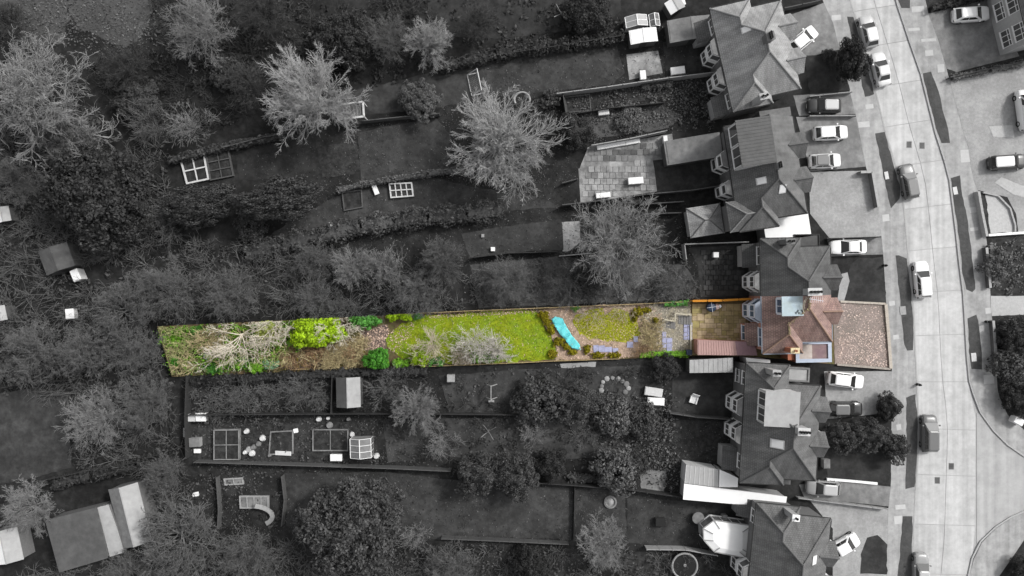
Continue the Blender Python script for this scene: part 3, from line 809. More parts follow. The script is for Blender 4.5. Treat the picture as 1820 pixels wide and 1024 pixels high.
PROTO = {}
def proto(kind, i):
    k = (kind, i)
    if k not in PROTO:
        s = hash(kind) % 7 if False else sum(map(ord, kind)) + 31 * i
        if kind == 'big':       # wide bare tree with clear limbs
            PROTO[k] = bare_tree(s, 6.0, 8.0, 32, (8, 7, 6), (0.52, 0.5, 0.55), (4, 72), 0.11, 0.17, 0.0145, dome=True, angs=(0.55, 0.55, 0.6))
        elif kind == 'haze':    # fine twigged bare tree
            PROTO[k] = bare_tree(s, 6.0, 8.5, 26, (7, 6, 6), (0.5, 0.52, 0.6), (10, 70), 0.13, 0.12, 0.015, dome=True)
        elif kind == 'oak':     # twisting
            PROTO[k] = bare_tree(s, 6.0, 8.5, 20, (8, 6, 6), (0.52, 0.52, 0.55), (8, 70), 0.24, 0.20, 0.019, dome=True)
        elif kind == 'bush':    # many-stemmed bare shrub
            PROTO[k] = bare_tree(s, 3.0, 3.5, 22, (7, 6), (0.5, 0.5), (25, 80), 0.12, 0.06, 0.02, multi=True)
        elif kind == 'ever':
            PROTO[k] = (None, foliage(s, 5, 5, 4, 240, 110, 0.15, lump=0.15))
        elif kind == 'round':
            PROTO[k] = (None, foliage(s, 2.5, 2.5, 2.0, 120, 120, 0.085, lump=0.17))
        elif kind == 'loose':
            PROTO[k] = (None, foliage(s, 2.5, 2.5, 1.7, 50, 70, 0.15, lump=0.26, core=False))
    return PROTO[k]

SIZE = {'big': 4.7, 'haze': 4.9, 'oak': 4.7, 'bush': 3.0, 'ever': 5.0, 'round': 2.5, 'loose': 2.5}
stem_me = None
def plant(name, label, cat, kind, i, px, py, rpx, mat, bark=None, zs=1.0, asp=1.0, rot=None, zref=None, group=None):
    """px, py, rpx: middle and half-width of the crown in the photograph"""
    global stem_me
    tr, br = proto(kind, i)
    r = rpx / SC
    s = r / SIZE[kind] * (0.93 if kind in ('ever', 'round') else 1.0)
    zc = zref if zref is not None else (3.2 if kind in ('big', 'haze', 'oak') else 2.4 if kind == 'ever' else 1.0) * s
    p = W(px, py, zc)
    rot = rot if rot is not None else (px * 0.37 + py * 0.11) % 6.28
    t = thing(name, label, cat, (p.x, p.y, 0), rot, group)
    def put(nm, me, m):
        o = link(nm, me, m, t); o.scale = (s, s * asp, s * zs); return o
    if tr is not None:
        put('trunk', tr, bark or mat); put('crown', br, mat)
    else:
        nm = 'branches' if kind == 'bush' else 'crown' if kind == 'ever' else 'foliage'
        put(nm, br, mat)
        if kind in ('ever', 'round', 'loose'):
            if stem_me is None:
                mb = MB(); mb.tube([(0, 0, -0.2), (0.03, 0, 0.8), (0, 0.04, 1.6)], [0.16, 0.12, 0.08], 7); stem_me = mb.mesh('trunk')
            put('trunk' if kind == 'ever' else 'stem', stem_me, m_tw_d)
    return t

def hedge_mesh(pts, wid, h, seed, leaf=0.16, dens=60, lumps=0.18, clip=None):
    rng = np.random.default_rng(seed)
    V, T, b = [], [], 0
    cs = []
    for a, c in zip(pts, pts[1:]):
        L = math.hypot(c[0] - a[0], c[1] - a[1]); n = int(L * dens * (wid + 2 * h) * 0.5)
        t = rng.random(n); d = np.array([c[0] - a[0], c[1] - a[1]]) / max(L, 1e-6); s = np.array([-d[1], d[0]])
        ang = rng.random(n) * np.pi
        hh = h * (1 + lumps * np.sin(t * L * 2.1 + seed) * 0.7 + lumps * np.sin(t * L * 5.3 + seed * 2) * 0.6)
        ww = wid / 2 * (1 + lumps * np.sin(t * L * 1.7 + 1 + seed))
        rr = 0.85 + 0.2 * rng.random(n)
        off = np.sign(np.cos(ang)) * np.abs(np.cos(ang)) ** 0.6 * ww * rr; z = np.abs(np.sin(ang)) ** 0.5 * hh * rr
        xy = np.array(a)[None, :2] + d * (t * L)[:, None] + s * off[:, None]
        C = np.stack([xy[:, 0], xy[:, 1], z], 1)
        N = np.stack([s[0] * np.cos(ang), s[1] * np.cos(ang), np.abs(np.sin(ang)) + 0.4], 1)
        cs.append((C, N))
    C = np.vstack([c[0] for c in cs]); N = np.vstack([c[1] for c in cs])
    v, f = leaf_quads(C, N, leaf, rng)
    mb = MB()
    for a, c in zip(pts, pts[1:]):
        d = Vector((c[0] - a[0], c[1] - a[1], 0)); d.normalize(); s = Vector((-d.y, d.x, 0)) * wid * 0.36
        a3 = Vector((a[0], a[1], 0)); c3 = Vector((c[0], c[1], 0))
        mb.prism([a3 - s * .8 + d * .2, c3 - s * .8 - d * .2, c3 + s * .8 - d * .2, a3 + s * .8 + d * .2], 0.02, h * 0.7)
    vs = [list(x) for x in mb.v]; me = bpy.data.meshes.new('foliage')
    fs = [tuple(int(k) for k in q) for q in f] + [tuple(i + len(v) for i in q) for q in mb.f]
    me.from_pydata([tuple(x) for x in v] + mb.v, [], fs); me.update()
    return me

def hedge(label, px, wid, h, mat, seed=1, leaf=0.16, name='hedge', dens=45):
    pts = [W(a, b, h * 0.7) for a, b in px]
    o0 = pts[0]
    t = thing(name, label, 'hedge', (o0.x, o0.y, 0))
    loc = [(p.x - o0.x, p.y - o0.y) for p in pts]
    link('foliage', hedge_mesh(loc, wid, h, seed, leaf, dens), mat, t)
    mb = MB()
    for (ax, ay), (bx, by) in zip(loc, loc[1:]):
        L = math.hypot(bx - ax, by - ay); n = max(1, int(L / 0.9))
        for i in range(n):
            f = (i + 0.5) / n; x = ax + (bx - ax) * f; y = ay + (by - ay) * f
            mb.tube([(x, y, -0.1), (x + 0.03, y + 0.02, h * 0.7)], [0.04, 0.025], 5)
    link('stems', mb.mesh('stems'), m_tw_d, t)
    return t
# ------------------------------------------------------------------ houses
def ridge_line(mb, a, b, r=0.11):
    a = Vector(a); b = Vector(b); n = max(2, int((b - a).length / 0.45))
    for i in range(n):
        p = a.lerp(b, i / n); q = a.lerp(b, (i + 1) / n)
        mb.tube([p, q], [r, r * 0.86], 7)

def pane_window(parent, face, a, b, z0, z1, cols, rows, frame, glass, out, name='window', depth=0.06):
    """window on a vertical face from a to b (xy), frame proud of the wall, separate panes"""
    a = Vector((a[0], a[1], 0)); b = Vector((b[0], b[1], 0)); d = b - a; L = d.length; d.normalize()
    o = Vector((out[0], out[1], 0)).normalized()
    mb = MB()
    t = 0.07
    def bar(s0, s1, y0, y1, off=0.0):
        p = [a + d * s0 + o * off, a + d * s1 + o * off, a + d * s1 + o * (off + depth), a + d * s0 + o * (off + depth)]
        if (p[1] - p[0]).cross(p[2] - p[1]).z < 0: p = p[::-1]
        mb.prism(p, y0, y1)
    bar(0, L, z0, z0 + t); bar(0, L, z1 - t, z1)
    bar(0, t, z0 + t, z1 - t); bar(L - t, L, z0 + t, z1 - t)
    for i in range(1, cols):
        x = L * i / cols; bar(x - t / 2, x + t / 2, z0 + t, z1 - t)
    for j in range(1, rows):
        zz = z0 + (z1 - z0) * (0.72 if rows == 2 else j / rows); bar(t, L - t, zz - t / 2, zz + t / 2, 0.004)
    w = mb.build(name, frame, parent)
    for i in range(cols):
        x0 = L * i / cols + t / 2; x1 = L * (i + 1) / cols - t / 2
        gm = MB()
        p = [a + d * x0 + o * (depth * 0.4), a + d * x1 + o * (depth * 0.4)]
        gm.face([(p[0].x, p[0].y, z0 + t / 2), (p[1].x, p[1].y, z0 + t / 2), (p[1].x, p[1].y, z1 - t / 2), (p[0].x, p[0].y, z1 - t / 2)])
        gm.build('pane', glass, w)
    s = MB()
    p = [a - d * 0.06, b + d * 0.06, b + d * 0.06 + o * (depth + 0.07), a - d * 0.06 + o * (depth + 0.07)]
    if (p[1] - p[0]).cross(p[2] - p[1]).z < 0: p = p[::-1]
    s.prism(p, z0 - 0.07, z0 - 0.002); s.build('sill', frame, w)
    return w

class House:
    """half of a semi-detached pair: u from rear eave to front eave, v from the party wall outward"""
    def __init__(self, name, label, origin, vdir, mirror, d, L1, L2, w2, tile, ridge, wall, frame, glass, ze=5.2, k=0.86, bay=(0.5, 3.5), gut=None, gable_out=0.75, gable=False):
        vd = Vector((vdir[0], vdir[1], 0)).normalized()
        self.V = -vd if mirror else vd
        self.U = Vector((-vd.y, vd.x, 0))
        if self.U.x < 0: self.U = -self.U
        self.o = Vector((origin[0], origin[1], 0))
        mid = self.o + self.U * d / 2 + self.V * L1 / 2
        self.root = thing(name, label, 'house', (mid.x, mid.y, 0))
        self.mid = mid
        self.d, self.L1, self.L2, self.w2, self.ze, self.k = d, L1, L2, w2, ze, k
        self.tile, self.ridge, self.wall, self.frame, self.glass = tile, ridge, wall, frame, glass
        h2 = w2 / 2; z2 = ze + k * h2; zr = ze + k * d / 2
        self.zr = zr; self.z2 = z2
        R = MB(); q = self.P
        F = [
            [(0, 0, ze), (0, L2, ze), (h2, L2 - h2, z2), (h2, L1 - h2, z2), (d / 2, L1 - d / 2, zr), (d / 2, 0, zr)],
            [(0, L2, ze), (w2, L2, ze), (h2, L2 - h2, z2)],
            [(w2, L2, ze), (w2, L1, ze), (h2, L1 - h2, z2), (h2, L2 - h2, z2)],
            [(w2, L1, ze), (d, L1, ze), (d / 2, L1 - d / 2, zr), (h2, L1 - h2, z2)],
            [(d, L1, ze), (d, 0, ze), (d / 2, 0, zr), (d / 2, L1 - d / 2, zr)],
        ]
        if gable:      # hip built up to a full gable end
            F = [[(0, 0, ze), (0, L1, ze), (d / 2, L1, zr), (d / 2, 0, zr)], [(d, L1, ze), (d, 0, ze), (d / 2, 0, zr), (d / 2, L1, zr)]]
        for f in F:
            pts = [q(*x) for x in f]
            nn = (pts[1] - pts[0]).cross(pts[2] - pts[1])
            if nn.z < 0: pts = pts[::-1]
            R.face(pts)
        self.roof = R.build('roof', tile, self.root, uv=True)
        rb = MB()
        if gable:
            ridge_line(rb, q(d / 2, L1, zr + 0.03), q(d / 2, 0, zr + 0.03))
            gw = MB(); gw.face([q(0.35, L1 - 0.1, ze), q(d - 0.35, L1 - 0.1, ze), q(d / 2, L1 - 0.1, zr - 0.1)]); gw.build('gable_wall', wall, self.root)
        else:
          ridge_line(rb, q(0, L2, ze + 0.03), q(h2, L2 - h2, z2 + 0.03)); ridge_line(rb, q(h2, L2 - h2, z2 + 0.03), q(h2, L1 - h2, z2 + 0.03))
          ridge_line(rb, q(h2, L1 - h2, z2 + 0.03), q(d / 2, L1 - d / 2, zr + 0.03)); ridge_line(rb, q(d / 2, L1 - d / 2, zr + 0.03), q(d / 2, 0, zr + 0.03))
          ridge_line(rb, q(d / 2, L1 - d / 2, zr + 0.03), q(d, L1, ze + 0.03)); ridge_line(rb, q(w2, L2, ze + 0.03), q(h2, L2 - h2, z2 + 0.03))
        # front gable over the bay
        if bay:
            v0, v1 = bay; b = (v1 - v0) / 2; vc = (v0 + v1) / 2; zb = ze + k * b; po = gable_out
            gb = MB()
            for s, vv in ((-1, v0), (1, v1)):
                pts = [q(d, vv, ze + 0.03), q(d + po, vv, ze + 0.03), q(d + po, vc, zb + 0.03), q(d - b, vc, zb + 0.03)]
                if (pts[1] - pts[0]).cross(pts[2] - pts[1]).z < 0: pts = pts[::-1]
                gb.face(pts)
            gr = gb.build('gable_roof', tile, self.root, uv=True)
            ridge_line(rb, q(d - b, vc, zb + 0.06), q(d + po, vc, zb + 0.06))
            wb = MB(); i = 0.12
            pts = [q(d - 0.31, v0 + i, 0), q(d + po - 0.2, v0 + i, 0), q(d + po - 0.2, v1 - i, 0), q(d - 0.31, v1 - i, 0)]
            wb.prism([(p.x, p.y) for p in self.ccw(pts)], -0.3, ze)
            wb.face([q(d + po - 0.2, v0 + i, ze), q(d + po - 0.2, v1 - i, ze), q(d + po - 0.2, vc, zb - 0.1)])
            wb.build('bay_wall', frame, self.root)
            for zz in (0.9, 3.3):
                a = q(d + po - 0.2, v0 + 0.4, 0); bb = q(d + po - 0.2, v1 - 0.4, 0)
                pane_window(self.root, None, a, bb, zz, zz + 1.3, 3, 2, frame, glass, self.U)
        rb.build('ridge_tiles', ridge, self.roof)['kind'] = 'stuff'
        i = 0.32
        wm = MB()
        pts = [q(i, 0.012, 0), q(i, L2 - i, 0), q(w2 - i, L2 - i, 0), q(w2 - i, L1 - i, 0), q(d - i, L1 - i, 0), q(d - i, 0.012, 0)]
        wm.prism([(p.x, p.y) for p in self.ccw(pts)], -0.3, ze + 0.2)
        wm.build('wall', wall, self.root)
        gt = MB()
        for a, b in (((-0.07, 0), (-0.07, L2)), ((0, L2 + 0.07), (w2, L2 + 0.07)), ((w2, L1 + 0.07), (d, L1 + 0.07)), ((d + 0.07, L1), (d + 0.07, bay[1] if bay else 0))):
            gt.tube([q(a[0], a[1], ze - 0.05), q(b[0], b[1], ze - 0.05)], 0.065, 6)
        gt.build('gutter', gut or m_timber_d, self.root)
    def P(self, u, v, z):
        w = self.o + self.U * u + self.V * v
        return Vector((w.x - self.mid.x, w.y - self.mid.y, z)) if hasattr(self, 'mid') else w
    def ccw(self, pts):
        a = sum(p.x * pts[(i + 1) % len(pts)].y - pts[(i + 1) % len(pts)].x * p.y for i, p in enumerate(pts))
        return pts if a > 0 else pts[::-1]
    def boxuv(self, name, mat, u0, u1, v0, v1, z0, z1, parent=None, mb=None):
        pts = self.ccw([self.P(u0, v0, 0), self.P(u1, v0, 0), self.P(u1, v1, 0), self.P(u0, v1, 0)])
        m = mb or MB(); m.prism([(p.x, p.y) for p in pts], z0, z1)
        if mb is None: return m.build(name, mat, parent or self.root)
    def rear_window(self, v0, v1, z0, z1, cols=2):
        u = 0.32
        return pane_window(self.root, None, self.P(u, v0, 0), self.P(u, v1, 0), z0, z1, cols, 2, self.frame, self.glass, -self.U)
    def rear_bay(self, v0, v1, proj=0.95, z1=5.0, base=None):
        """two storey canted bay: brick base, white frames and panes, spandrel, flat lead top"""
        i = 0.32; ca = (v1 - v0) * 0.24
        ring = [(i, v0), (i - proj, v0 + ca), (i - proj, v1 - ca), (i, v1)]
        P = [self.P(u, v, 0) for u, v in ring]
        mb = MB(); mb.prism([(p.x, p.y) for p in self.ccw(P)], -0.3, z1 - 0.1)
        bay = mb.build('bay_window', base or self.wall, self.root)
        cx = sum((p for p in P), Vector()) / 4
        Q = [p + (p - cx).normalized() * 0.05 for p in P]
        for za, zb in ((0.55, 0.86), (2.30, 3.15), (z1 - 0.42, z1)):
            band = MB(); band.prism([(p.x, p.y) for p in self.ccw(Q)], za, zb); band.build('white_panel', self.frame, bay)
        for za, zb in ((0.87, 2.29), (3.16, z1 - 0.43)):
            for a, b in zip(P, P[1:]):
                d = b - a; n = Vector((d.y, -d.x, 0))
                if n.dot(a + b - 2 * cx) < 0: n = -n
                pane_window(bay, None, a, b, za, zb, 2 if d.length > 1.2 else 1, 1, self.frame, self.glass, n, depth=0.05)
        cap = MB(); Q = [p + (p - cx).normalized() * 0.16 for p in P]
        cap.prism([(p.x, p.y) for p in self.ccw(Q)], z1 + 0.002, z1 + 0.09)
        cap.build('bay_roof', m_felt if self.frame is m_white else c_lead, bay)
        return bay
    def chimney(self, u, v, su, sv, top, mat, pots=2, capmat=None, zb=None):
        t = MB(); self.boxuv('', None, u - su / 2, u + su / 2, v - sv / 2, v + sv / 2, zb or self.ze, top, mb=t)
        c = t.build('chimney', mat, self.root)
        t = MB(); self.boxuv('', None, u - su / 2 - 0.07, u + su / 2 + 0.07, v - sv / 2 - 0.07, v + sv / 2 + 0.07, top + 0.001, top + 0.14, mb=t)
        t.build('chimney_cap', capmat or mat, c)
        for i in range(pots):
            f = (i + 0.5) / pots - 0.5
            pp = self.P(u + (su * f if su > sv else 0), v + (sv * f if sv >= su else 0), 0)
            m = MB(); m.lathe([(0.13, top + 0.13), (0.12, top + 0.45), (0.15, top + 0.47), (0.15, top + 0.52), (0.09, top + 0.52), (0.09, top + 0.3)], 10, pp.x, pp.y)
            m.build('chimney_pot', m_black if self.frame is m_white else c_terra, c)
        return c
    def skylight(self, face, u, v, wu, wv, mat=None):
        """roof window lying on slope 'W', 'E' or 'S'"""
        def zf(u, v):
            if face == 'W': return self.ze + self.k * u
            if face == 'E': return self.ze + self.k * (self.d - u)
            return self.ze + self.k * (self.L1 - v)
        m = MB()
        c = [(u - wu, v - wv), (u + wu, v - wv), (u + wu, v + wv), (u - wu, v + wv)]
        lo = [self.P(a, b, zf(a, b) - 0.02) for a, b in c]; hi = [self.P(a, b, zf(a, b) + 0.09) for a, b in c]
        m.add(lo + hi, [(4, 5, 6, 7), (0, 1, 5, 4), (1, 2, 6, 5), (2, 3, 7, 6), (3, 0, 4, 7)])
        s = m.build('skylight', m_offw, self.root)
        m = MB(); c = [(u - wu * .8, v - wv * .8), (u + wu * .8, v - wv * .8), (u + wu * .8, v + wv * .8), (u - wu * .8, v + wv * .8)]
        m.face([self.P(a, b, zf(a, b) + 0.096) for a, b in c]); m.build('pane', mat or m_white, s)
    def dormer(self, u0, u1, v0, v1, ztop, roofmat, cheek, seams=0):
        """box dormer facing the rear, flat roof"""
        m = MB(); self.boxuv('', None, u0 + 0.12, u1, v0 + 0.1, v1 - 0.1, self.ze + 0.6, ztop - 0.12, mb=m)
        dm = m.build('dormer', cheek, self.root)
        m = MB(); self.boxuv('', None, u0, u1 + 0.05, v0, v1, ztop - 0.12, ztop, mb=m)
        rf = m.build('dormer_roof', roofmat, dm)
        if seams:
            m = MB()
            for i in range(seams):
                f = v0 + (v1 - v0) * (i + 0.5) / seams
                self.boxuv('', None, u0 + 0.02, u1 + 0.04, f - 0.03, f + 0.03, ztop, ztop + 0.04, mb=m)
            m.build('roof_seams', roofmat, dm)
        zb = max(self.ze + 0.62 + 0.25, self.ze + self.k * u0 + 0.3)
        n = max(1, int(round((v1 - v0) / 2.2)))
        for i in range(n):
            a = v0 + 0.2 + (v1 - v0 - 0.4) * i / n + 0.1; b = v0 + 0.2 + (v1 - v0 - 0.4) * (i + 1) / n - 0.1
            pane_window(dm, None, self.P(u0 + 0.12, a, 0), self.P(u0 + 0.12, b, 0), zb, ztop - 0.2, 2, 1, self.frame, self.glass, -self.U)
        return dm
    def flat_block(self, name, u0, u1, v0, v1, z, wall, roofmat, rim=None, rimw=0.35, rimh=0.14):
        m = MB(); self.boxuv('', None, u0 + 0.05, u1 - 0.05, v0 + 0.05, v1 - 0.05, -0.3, z - 0.06, mb=m)
        b = m.build(name, wall, self.root)
        m = MB(); self.boxuv('', None, u0, u1, v0, v1, z - 0.06, z, mb=m)
        m.build('flat_roof', roofmat, b)
        if rim:
            m = MB()
            for a in ((u0, u0 + rimw, v0, v1), (u1 - rimw, u1, v0, v1), (u0 + rimw, u1 - rimw, v0, v0 + rimw), (u0 + rimw, u1 - rimw, v1 - rimw, v1)):
                self.boxuv('', None, *a, z + 0.001, z + rimh, mb=m)
            m.build('parapet', rim, b)
        return b
    def lean_to(self, name, u0, u1, v0, v1, zlo, zhi, wall, roofmat, ribs=0):
        """single storey lean-to with its roof falling to the rear"""
        m = MB(); self.boxuv('', None, u0 + 0.15, u1, v0 + 0.15, v1 - 0.15, -0.3, zlo + 0.02, mb=m)
        b = m.build(name, wall, self.root)
        m = MB()
        pts = [self.P(u0, v0, zlo), self.P(u1, v0, zhi), self.P(u1, v1, zhi), self.P(u0, v1, zlo)]
        lo = [p - Vector((0, 0, 0.1)) for p in pts]
        m.add(pts + lo, [(0, 1, 2, 3), (4, 5, 1, 0), (5, 6, 2, 1), (6, 7, 3, 2), (7, 4, 0, 3)])
        m.build('lean_to_roof', roofmat, b, uv=True)
        if ribs:
            m = MB()
            for i in range(ribs + 1):
                f = v0 + (v1 - v0) * i / ribs
                m.bar(self.P(u0, f, zlo + 0.02), self.P(u1, f, zhi + 0.02), 0.05, 0.06)
            m.build('glazing_bars', m_offw if self.frame is m_white else c_upvc, b)
        return b

TILES = dict(frame=m_white, glass=m_glass)
# ---- pair at the top
vA = (0.222, -0.975)
A1 = House('semi_detached_house', 'pale roofed house at the top edge with white gabled slopes', (24.1, 26.2), vA, True, 8.2, 5.2, 6.1, 4.7, m_tile_l, m_ridge_l, m_brick, **TILES)
A1.rear_bay(0.5, 2.9); A1.rear_window(3.6, 5.3, 3.2, 4.4); A1.rear_window(3.6, 5.3, 0.9, 2.2); A1.skylight('W', 2.6, 2.2, 0.42, 0.35)
A1.lean_to('rear_extension', -1.3, 0.3, 3.3, 5.8, 2.3, 2.9, m_render, m_tile_m)
A1.chimney(4.1, 0.25, 0.8, 0.8, 9.7, m_brick, 4)
A2 = House('semi_detached_house', 'dark roofed house beside the big evergreen front bush', (24.1, 26.2), vA, False, 8.2, 5.2, 6.1, 4.7, m_tile_l, m_ridge_l, m_brick, **TILES)
A2.rear_bay(0.5, 2.9); A2.rear_window(3.6, 5.3, 3.2, 4.4); A2.rear_window(3.6, 5.3, 0.9, 2.2)
A2.lean_to('rear_extension', -1.2, 0.3, 3.3, 5.8, 2.3, 2.9, m_render, m_tile_m)
A2.chimney(2.6, 5.7, 0.9, 0.6, 8.2, m_render, 2)
# ---- pair with the big ribbed box dormer
vB = (0.151, -0.988)
B1 = House('semi_detached_house', 'house with a wide ribbed box dormer across its rear roof', (25.18, 13.2), vB, True, 8.0, 5.4, 5.4, 4.6, m_tile_m, m_ridge, m_brick, gable=True, **TILES)
B1.dormer(0.15, 4.0, 0.02, 5.25, 8.75, M('dormer_membrane', g(0.095), 0.15, 2.0, tint=g(0.125), tint_scale=0.6), m_offw, 14)
B1.rear_bay(0.6, 2.9); B1.rear_window(3.3, 4.9, 0.9, 2.3)
B1.flat_block('garage', 5.2, 8.9, 5.5, 7.0, 2.9, m_brick, m_felt)
B1.lean_to('rear_lean_to', -6.4, 0.2, 2.4, 5.3, 2.4, 2.9, m_timber, m_felt, 0)
B2 = House('semi_detached_house', 'house with a white flat garage roof and two rooflights', (25.18, 13.2), vB, False, 8.0, 5.8, 6.8, 4.6, m_tile_m, m_ridge, m_brick, **TILES)
B2.skylight('W', 2.5, 1.6, 0.45, 0.4); B2.skylight('S', 4.6, 2.9, 0.4, 0.45)
B2.rear_bay(0.6, 2.6); B2.chimney(4.0, 0.4, 0.5, 0.7, 9.3, m_brick, 3)
B2.flat_block('garage', 3.7, 9.1, 5.85, 8.5, 2.9, m_brick, m_felt_w)
# rear hipped extension of this house
def hip_block(H, name, u0, u1, v0, v1, zl, k, wall, tile, ridge, inset=0.3):
    m = MB(); H.boxuv('', None, u0 + inset, u1 - inset, v0 + inset, v1 - inset, -0.3, zl + 0.1, mb=m)
    b = m.build(name, wall, H.root)
    du, dv = u1 - u0, v1 - v0; h = min(du, dv) / 2; z2 = zl + k * h
    if du >= dv: r1, r2 = (u0 + h, (v0 + v1) / 2), (u1 - h, (v0 + v1) / 2)
    else: r1, r2 = ((u0 + u1) / 2, v0 + h), ((u0 + u1) / 2, v1 - h)
    q = H.P; R = MB()
    c = [(u0, v0), (u1, v0), (u1, v1), (u0, v1)]
    if du >= dv: fs = [[c[0], c[1], r2, r1], [c[1], c[2], r2], [c[2], c[3], r1, r2], [c[3], c[0], r1]]
    else: fs = [[c[0], c[1], r1], [c[1], c[2], r2, r1], [c[2], c[3], r2], [c[3], c[0], r1, r2]]
    for f in fs:
        pts = [q(x[0], x[1], z2 if x in (r1, r2) else zl) for x in f]
        if (pts[1] - pts[0]).cross(pts[2] - pts[1]).z < 0: pts = pts[::-1]
        R.face(pts)
    ro = R.build('hipped_roof', tile, b, uv=True)
    rb = MB()
    for cc in c:
        e = r1 if math.dist(cc, r1) <= math.dist(cc, r2) else r2
        ridge_line(rb, q(cc[0], cc[1], zl + 0.02), q(e[0], e[1], z2 + 0.02), 0.08)
    if r1 != r2: ridge_line(rb, q(r1[0], r1[1], z2 + 0.02), q(r2[0], r2[1], z2 + 0.02), 0.08)
    rb.build('ridge_tiles', ridge, b)['kind'] = 'stuff'
    return b
hip_block(B2, 'rear_wing', -1.1, 4.55, 3.2, 6.75, 5.2, 0.75, m_brick, m_tile_m, m_ridge_l)
hip_block(B2, 'rear_extension', -5.0, -0.9, 3.0, 6.6, 2.5, 0.5, m_render, m_tile_l, m_ridge)
# ---- neighbour sharing the party wall with the coloured house
vC = (0.02, -1.0)
C1 = House('semi_detached_house', 'grey half of the pair that adjoins the coloured house', (28.72, -0.95), vC, True, 8.0, 5.6, 6.6, 4.6, m_tile, m_ridge, m_brick, **TILES)
C1.rear_bay(0.5, 2.9); C1.rear_window(3.7, 5.8, 3.2, 4.4); C1.rear_window(3.7, 5.8, 0.9, 2.2)
C1.lean_to('rear_extension', -1.2, 0.3, 3.4, 6.2, 2.3, 2.9, m_render, m_tile)
C1.flat_block('garage', 4.75, 7.8, 5.7, 7.2, 2.9, m_brick, m_felt_d, m_timber_d, 0.12, 0.12)
C1.chimney(4.2, 0.45, 1.4, 0.7, 9.6, m_render, 4, m_offw)
C1.chimney(2.3, 6.1, 0.9, 0.5, 8.0, m_brick, 2)
# ---- the coloured house
D = House('semi_detached_house', 'coloured house with a brown tiled hipped roof and pale blue dormer', (28.72, -0.95), vC, False, 8.0, 5.35, 6.6, 4.6, c_tile, c_ridge, c_pinkbrick, c_upvc, c_glass, gut=c_lead, bay=(0.3, 3.4), gable_out=0.7)
D.rear_bay(0.35, 3.1, 1.0, 5.05, c_pinkbrick)
D.rear_window(3.7, 5.9, 3.2, 4.5, 2)
D.lean_to('rear_lean_to', -1.05, 0.32, 3.2, 5.9, 2.35, 3.05, c_pinkbrick, c_tile)
pane_window(D.root, None, D.P(-0.9, 3.5, 0), D.P(-0.9, 5.3, 0), 0.9, 2.2, 2, 1, c_upvc, c_glass, -D.U)
D.dormer(1.15, 3.5, 0.02, 2.2, 8.2, c_dorm, c_upvc)
m = MB(); rs = np.random.default_rng(5)
for i in range(60):
    u = 4.95 + rs.random() * 0.1; 
gb = D.flat_block('garage', 4.75, 9.0, 5.42, 8.0, 2.75, c_brick, c_felt1, c_para, 0.42, 0.16)
m = MB(); D.boxuv('', None, 6.75, 8.57, 5.86, 7.57, 2.7501, 2.756, mb=m); m.build('felt_patch', c_felt2, gb)
D.chimney(2.75, 6.1, 0.85, 0.5, 7.55, c_brick, 1, M('cream_chimney_cap', (0.62, 0.52, 0.33), 0.15, 4.0))
D.flat_block('side_porch', 3.95, 4.74, 6.3, 7.7, 2.5, c_brick, c_brick)
# moss clusters on the ridge and valley
rs = np.random.default_rng(8); pts = []
for (a, b, n) in (((2.3, 4.3, D.z2), (2.35, 3.05, D.z2), 60), ((4.0, 1.35, D.zr), (4.0, 0.1, D.zr), 50), ((5.0, 0.1, 7.9), (5.1, 3.0, 7.2), 0), ((2.3, 3.05, D.z2), (4.0, 1.35, D.zr), 60)):
    t = rs.random((n, 1)); p = np.array(a) * (1 - t) + np.array(b) * t + rs.normal(0, 0.07, (n, 3)); p[:, 2] += 0.1; pts.append(p)
p = np.vstack(pts); q = np.array([D.P(*x)[:] for x in p])
V_, F_ = leaf_quads(q, np.tile([0, 0, 1.0], (len(q), 1)), 0.08, rs, 0.8, 0.5)
mo = link('moss', np_mesh('moss', V_, F_), c_moss, D.root); mo['kind'] = 'stuff'
# aerial on the party ridge
m = MB(); a = D.P(4.2, 0.4, 8.5)
m.tube([a + Vector((0, 0, -0.4)), a + Vector((0, 0, 1.3))], 0.025, 6)
m.tube([a + Vector((-0.7, 0.1, 1.25)), a + Vector((0.9, -0.15, 1.25))], 0.02, 5)
for i in range(7):
    f = -0.6 + i * 0.22; m.tube([a + Vector((f, -0.32, 1.28)), a + Vector((f + 0.06, 0.34, 1.28))], 0.013, 4)
aer = m.build('aerial', c_upvc, D.root)
m = MB()
for r_, ph in ((0.9, 0.2), (1.2, 0.4)):
    m.tube([D.P(4.0 - 0.6 * math.sin(ph + t * 1.9) * r_, 0.1 + t * 1.5 * r_, 8.75 - 0.2 * t) for t in np.linspace(0, 1, 9)], 0.03, 5)
m.build('cable', c_rail, aer)
m = MB()
for i in range(9): m.tube([D.P(2.6 + 0.09 * i, 1.75 + 0.25 * math.sin(i * 1.4), 8.23), D.P(2.72 + 0.09 * i, 1.78 + 0.25 * math.cos(i * 2.2), 8.23)], 0.022, 5)
m.build('coiled_cable', m_black, aer)
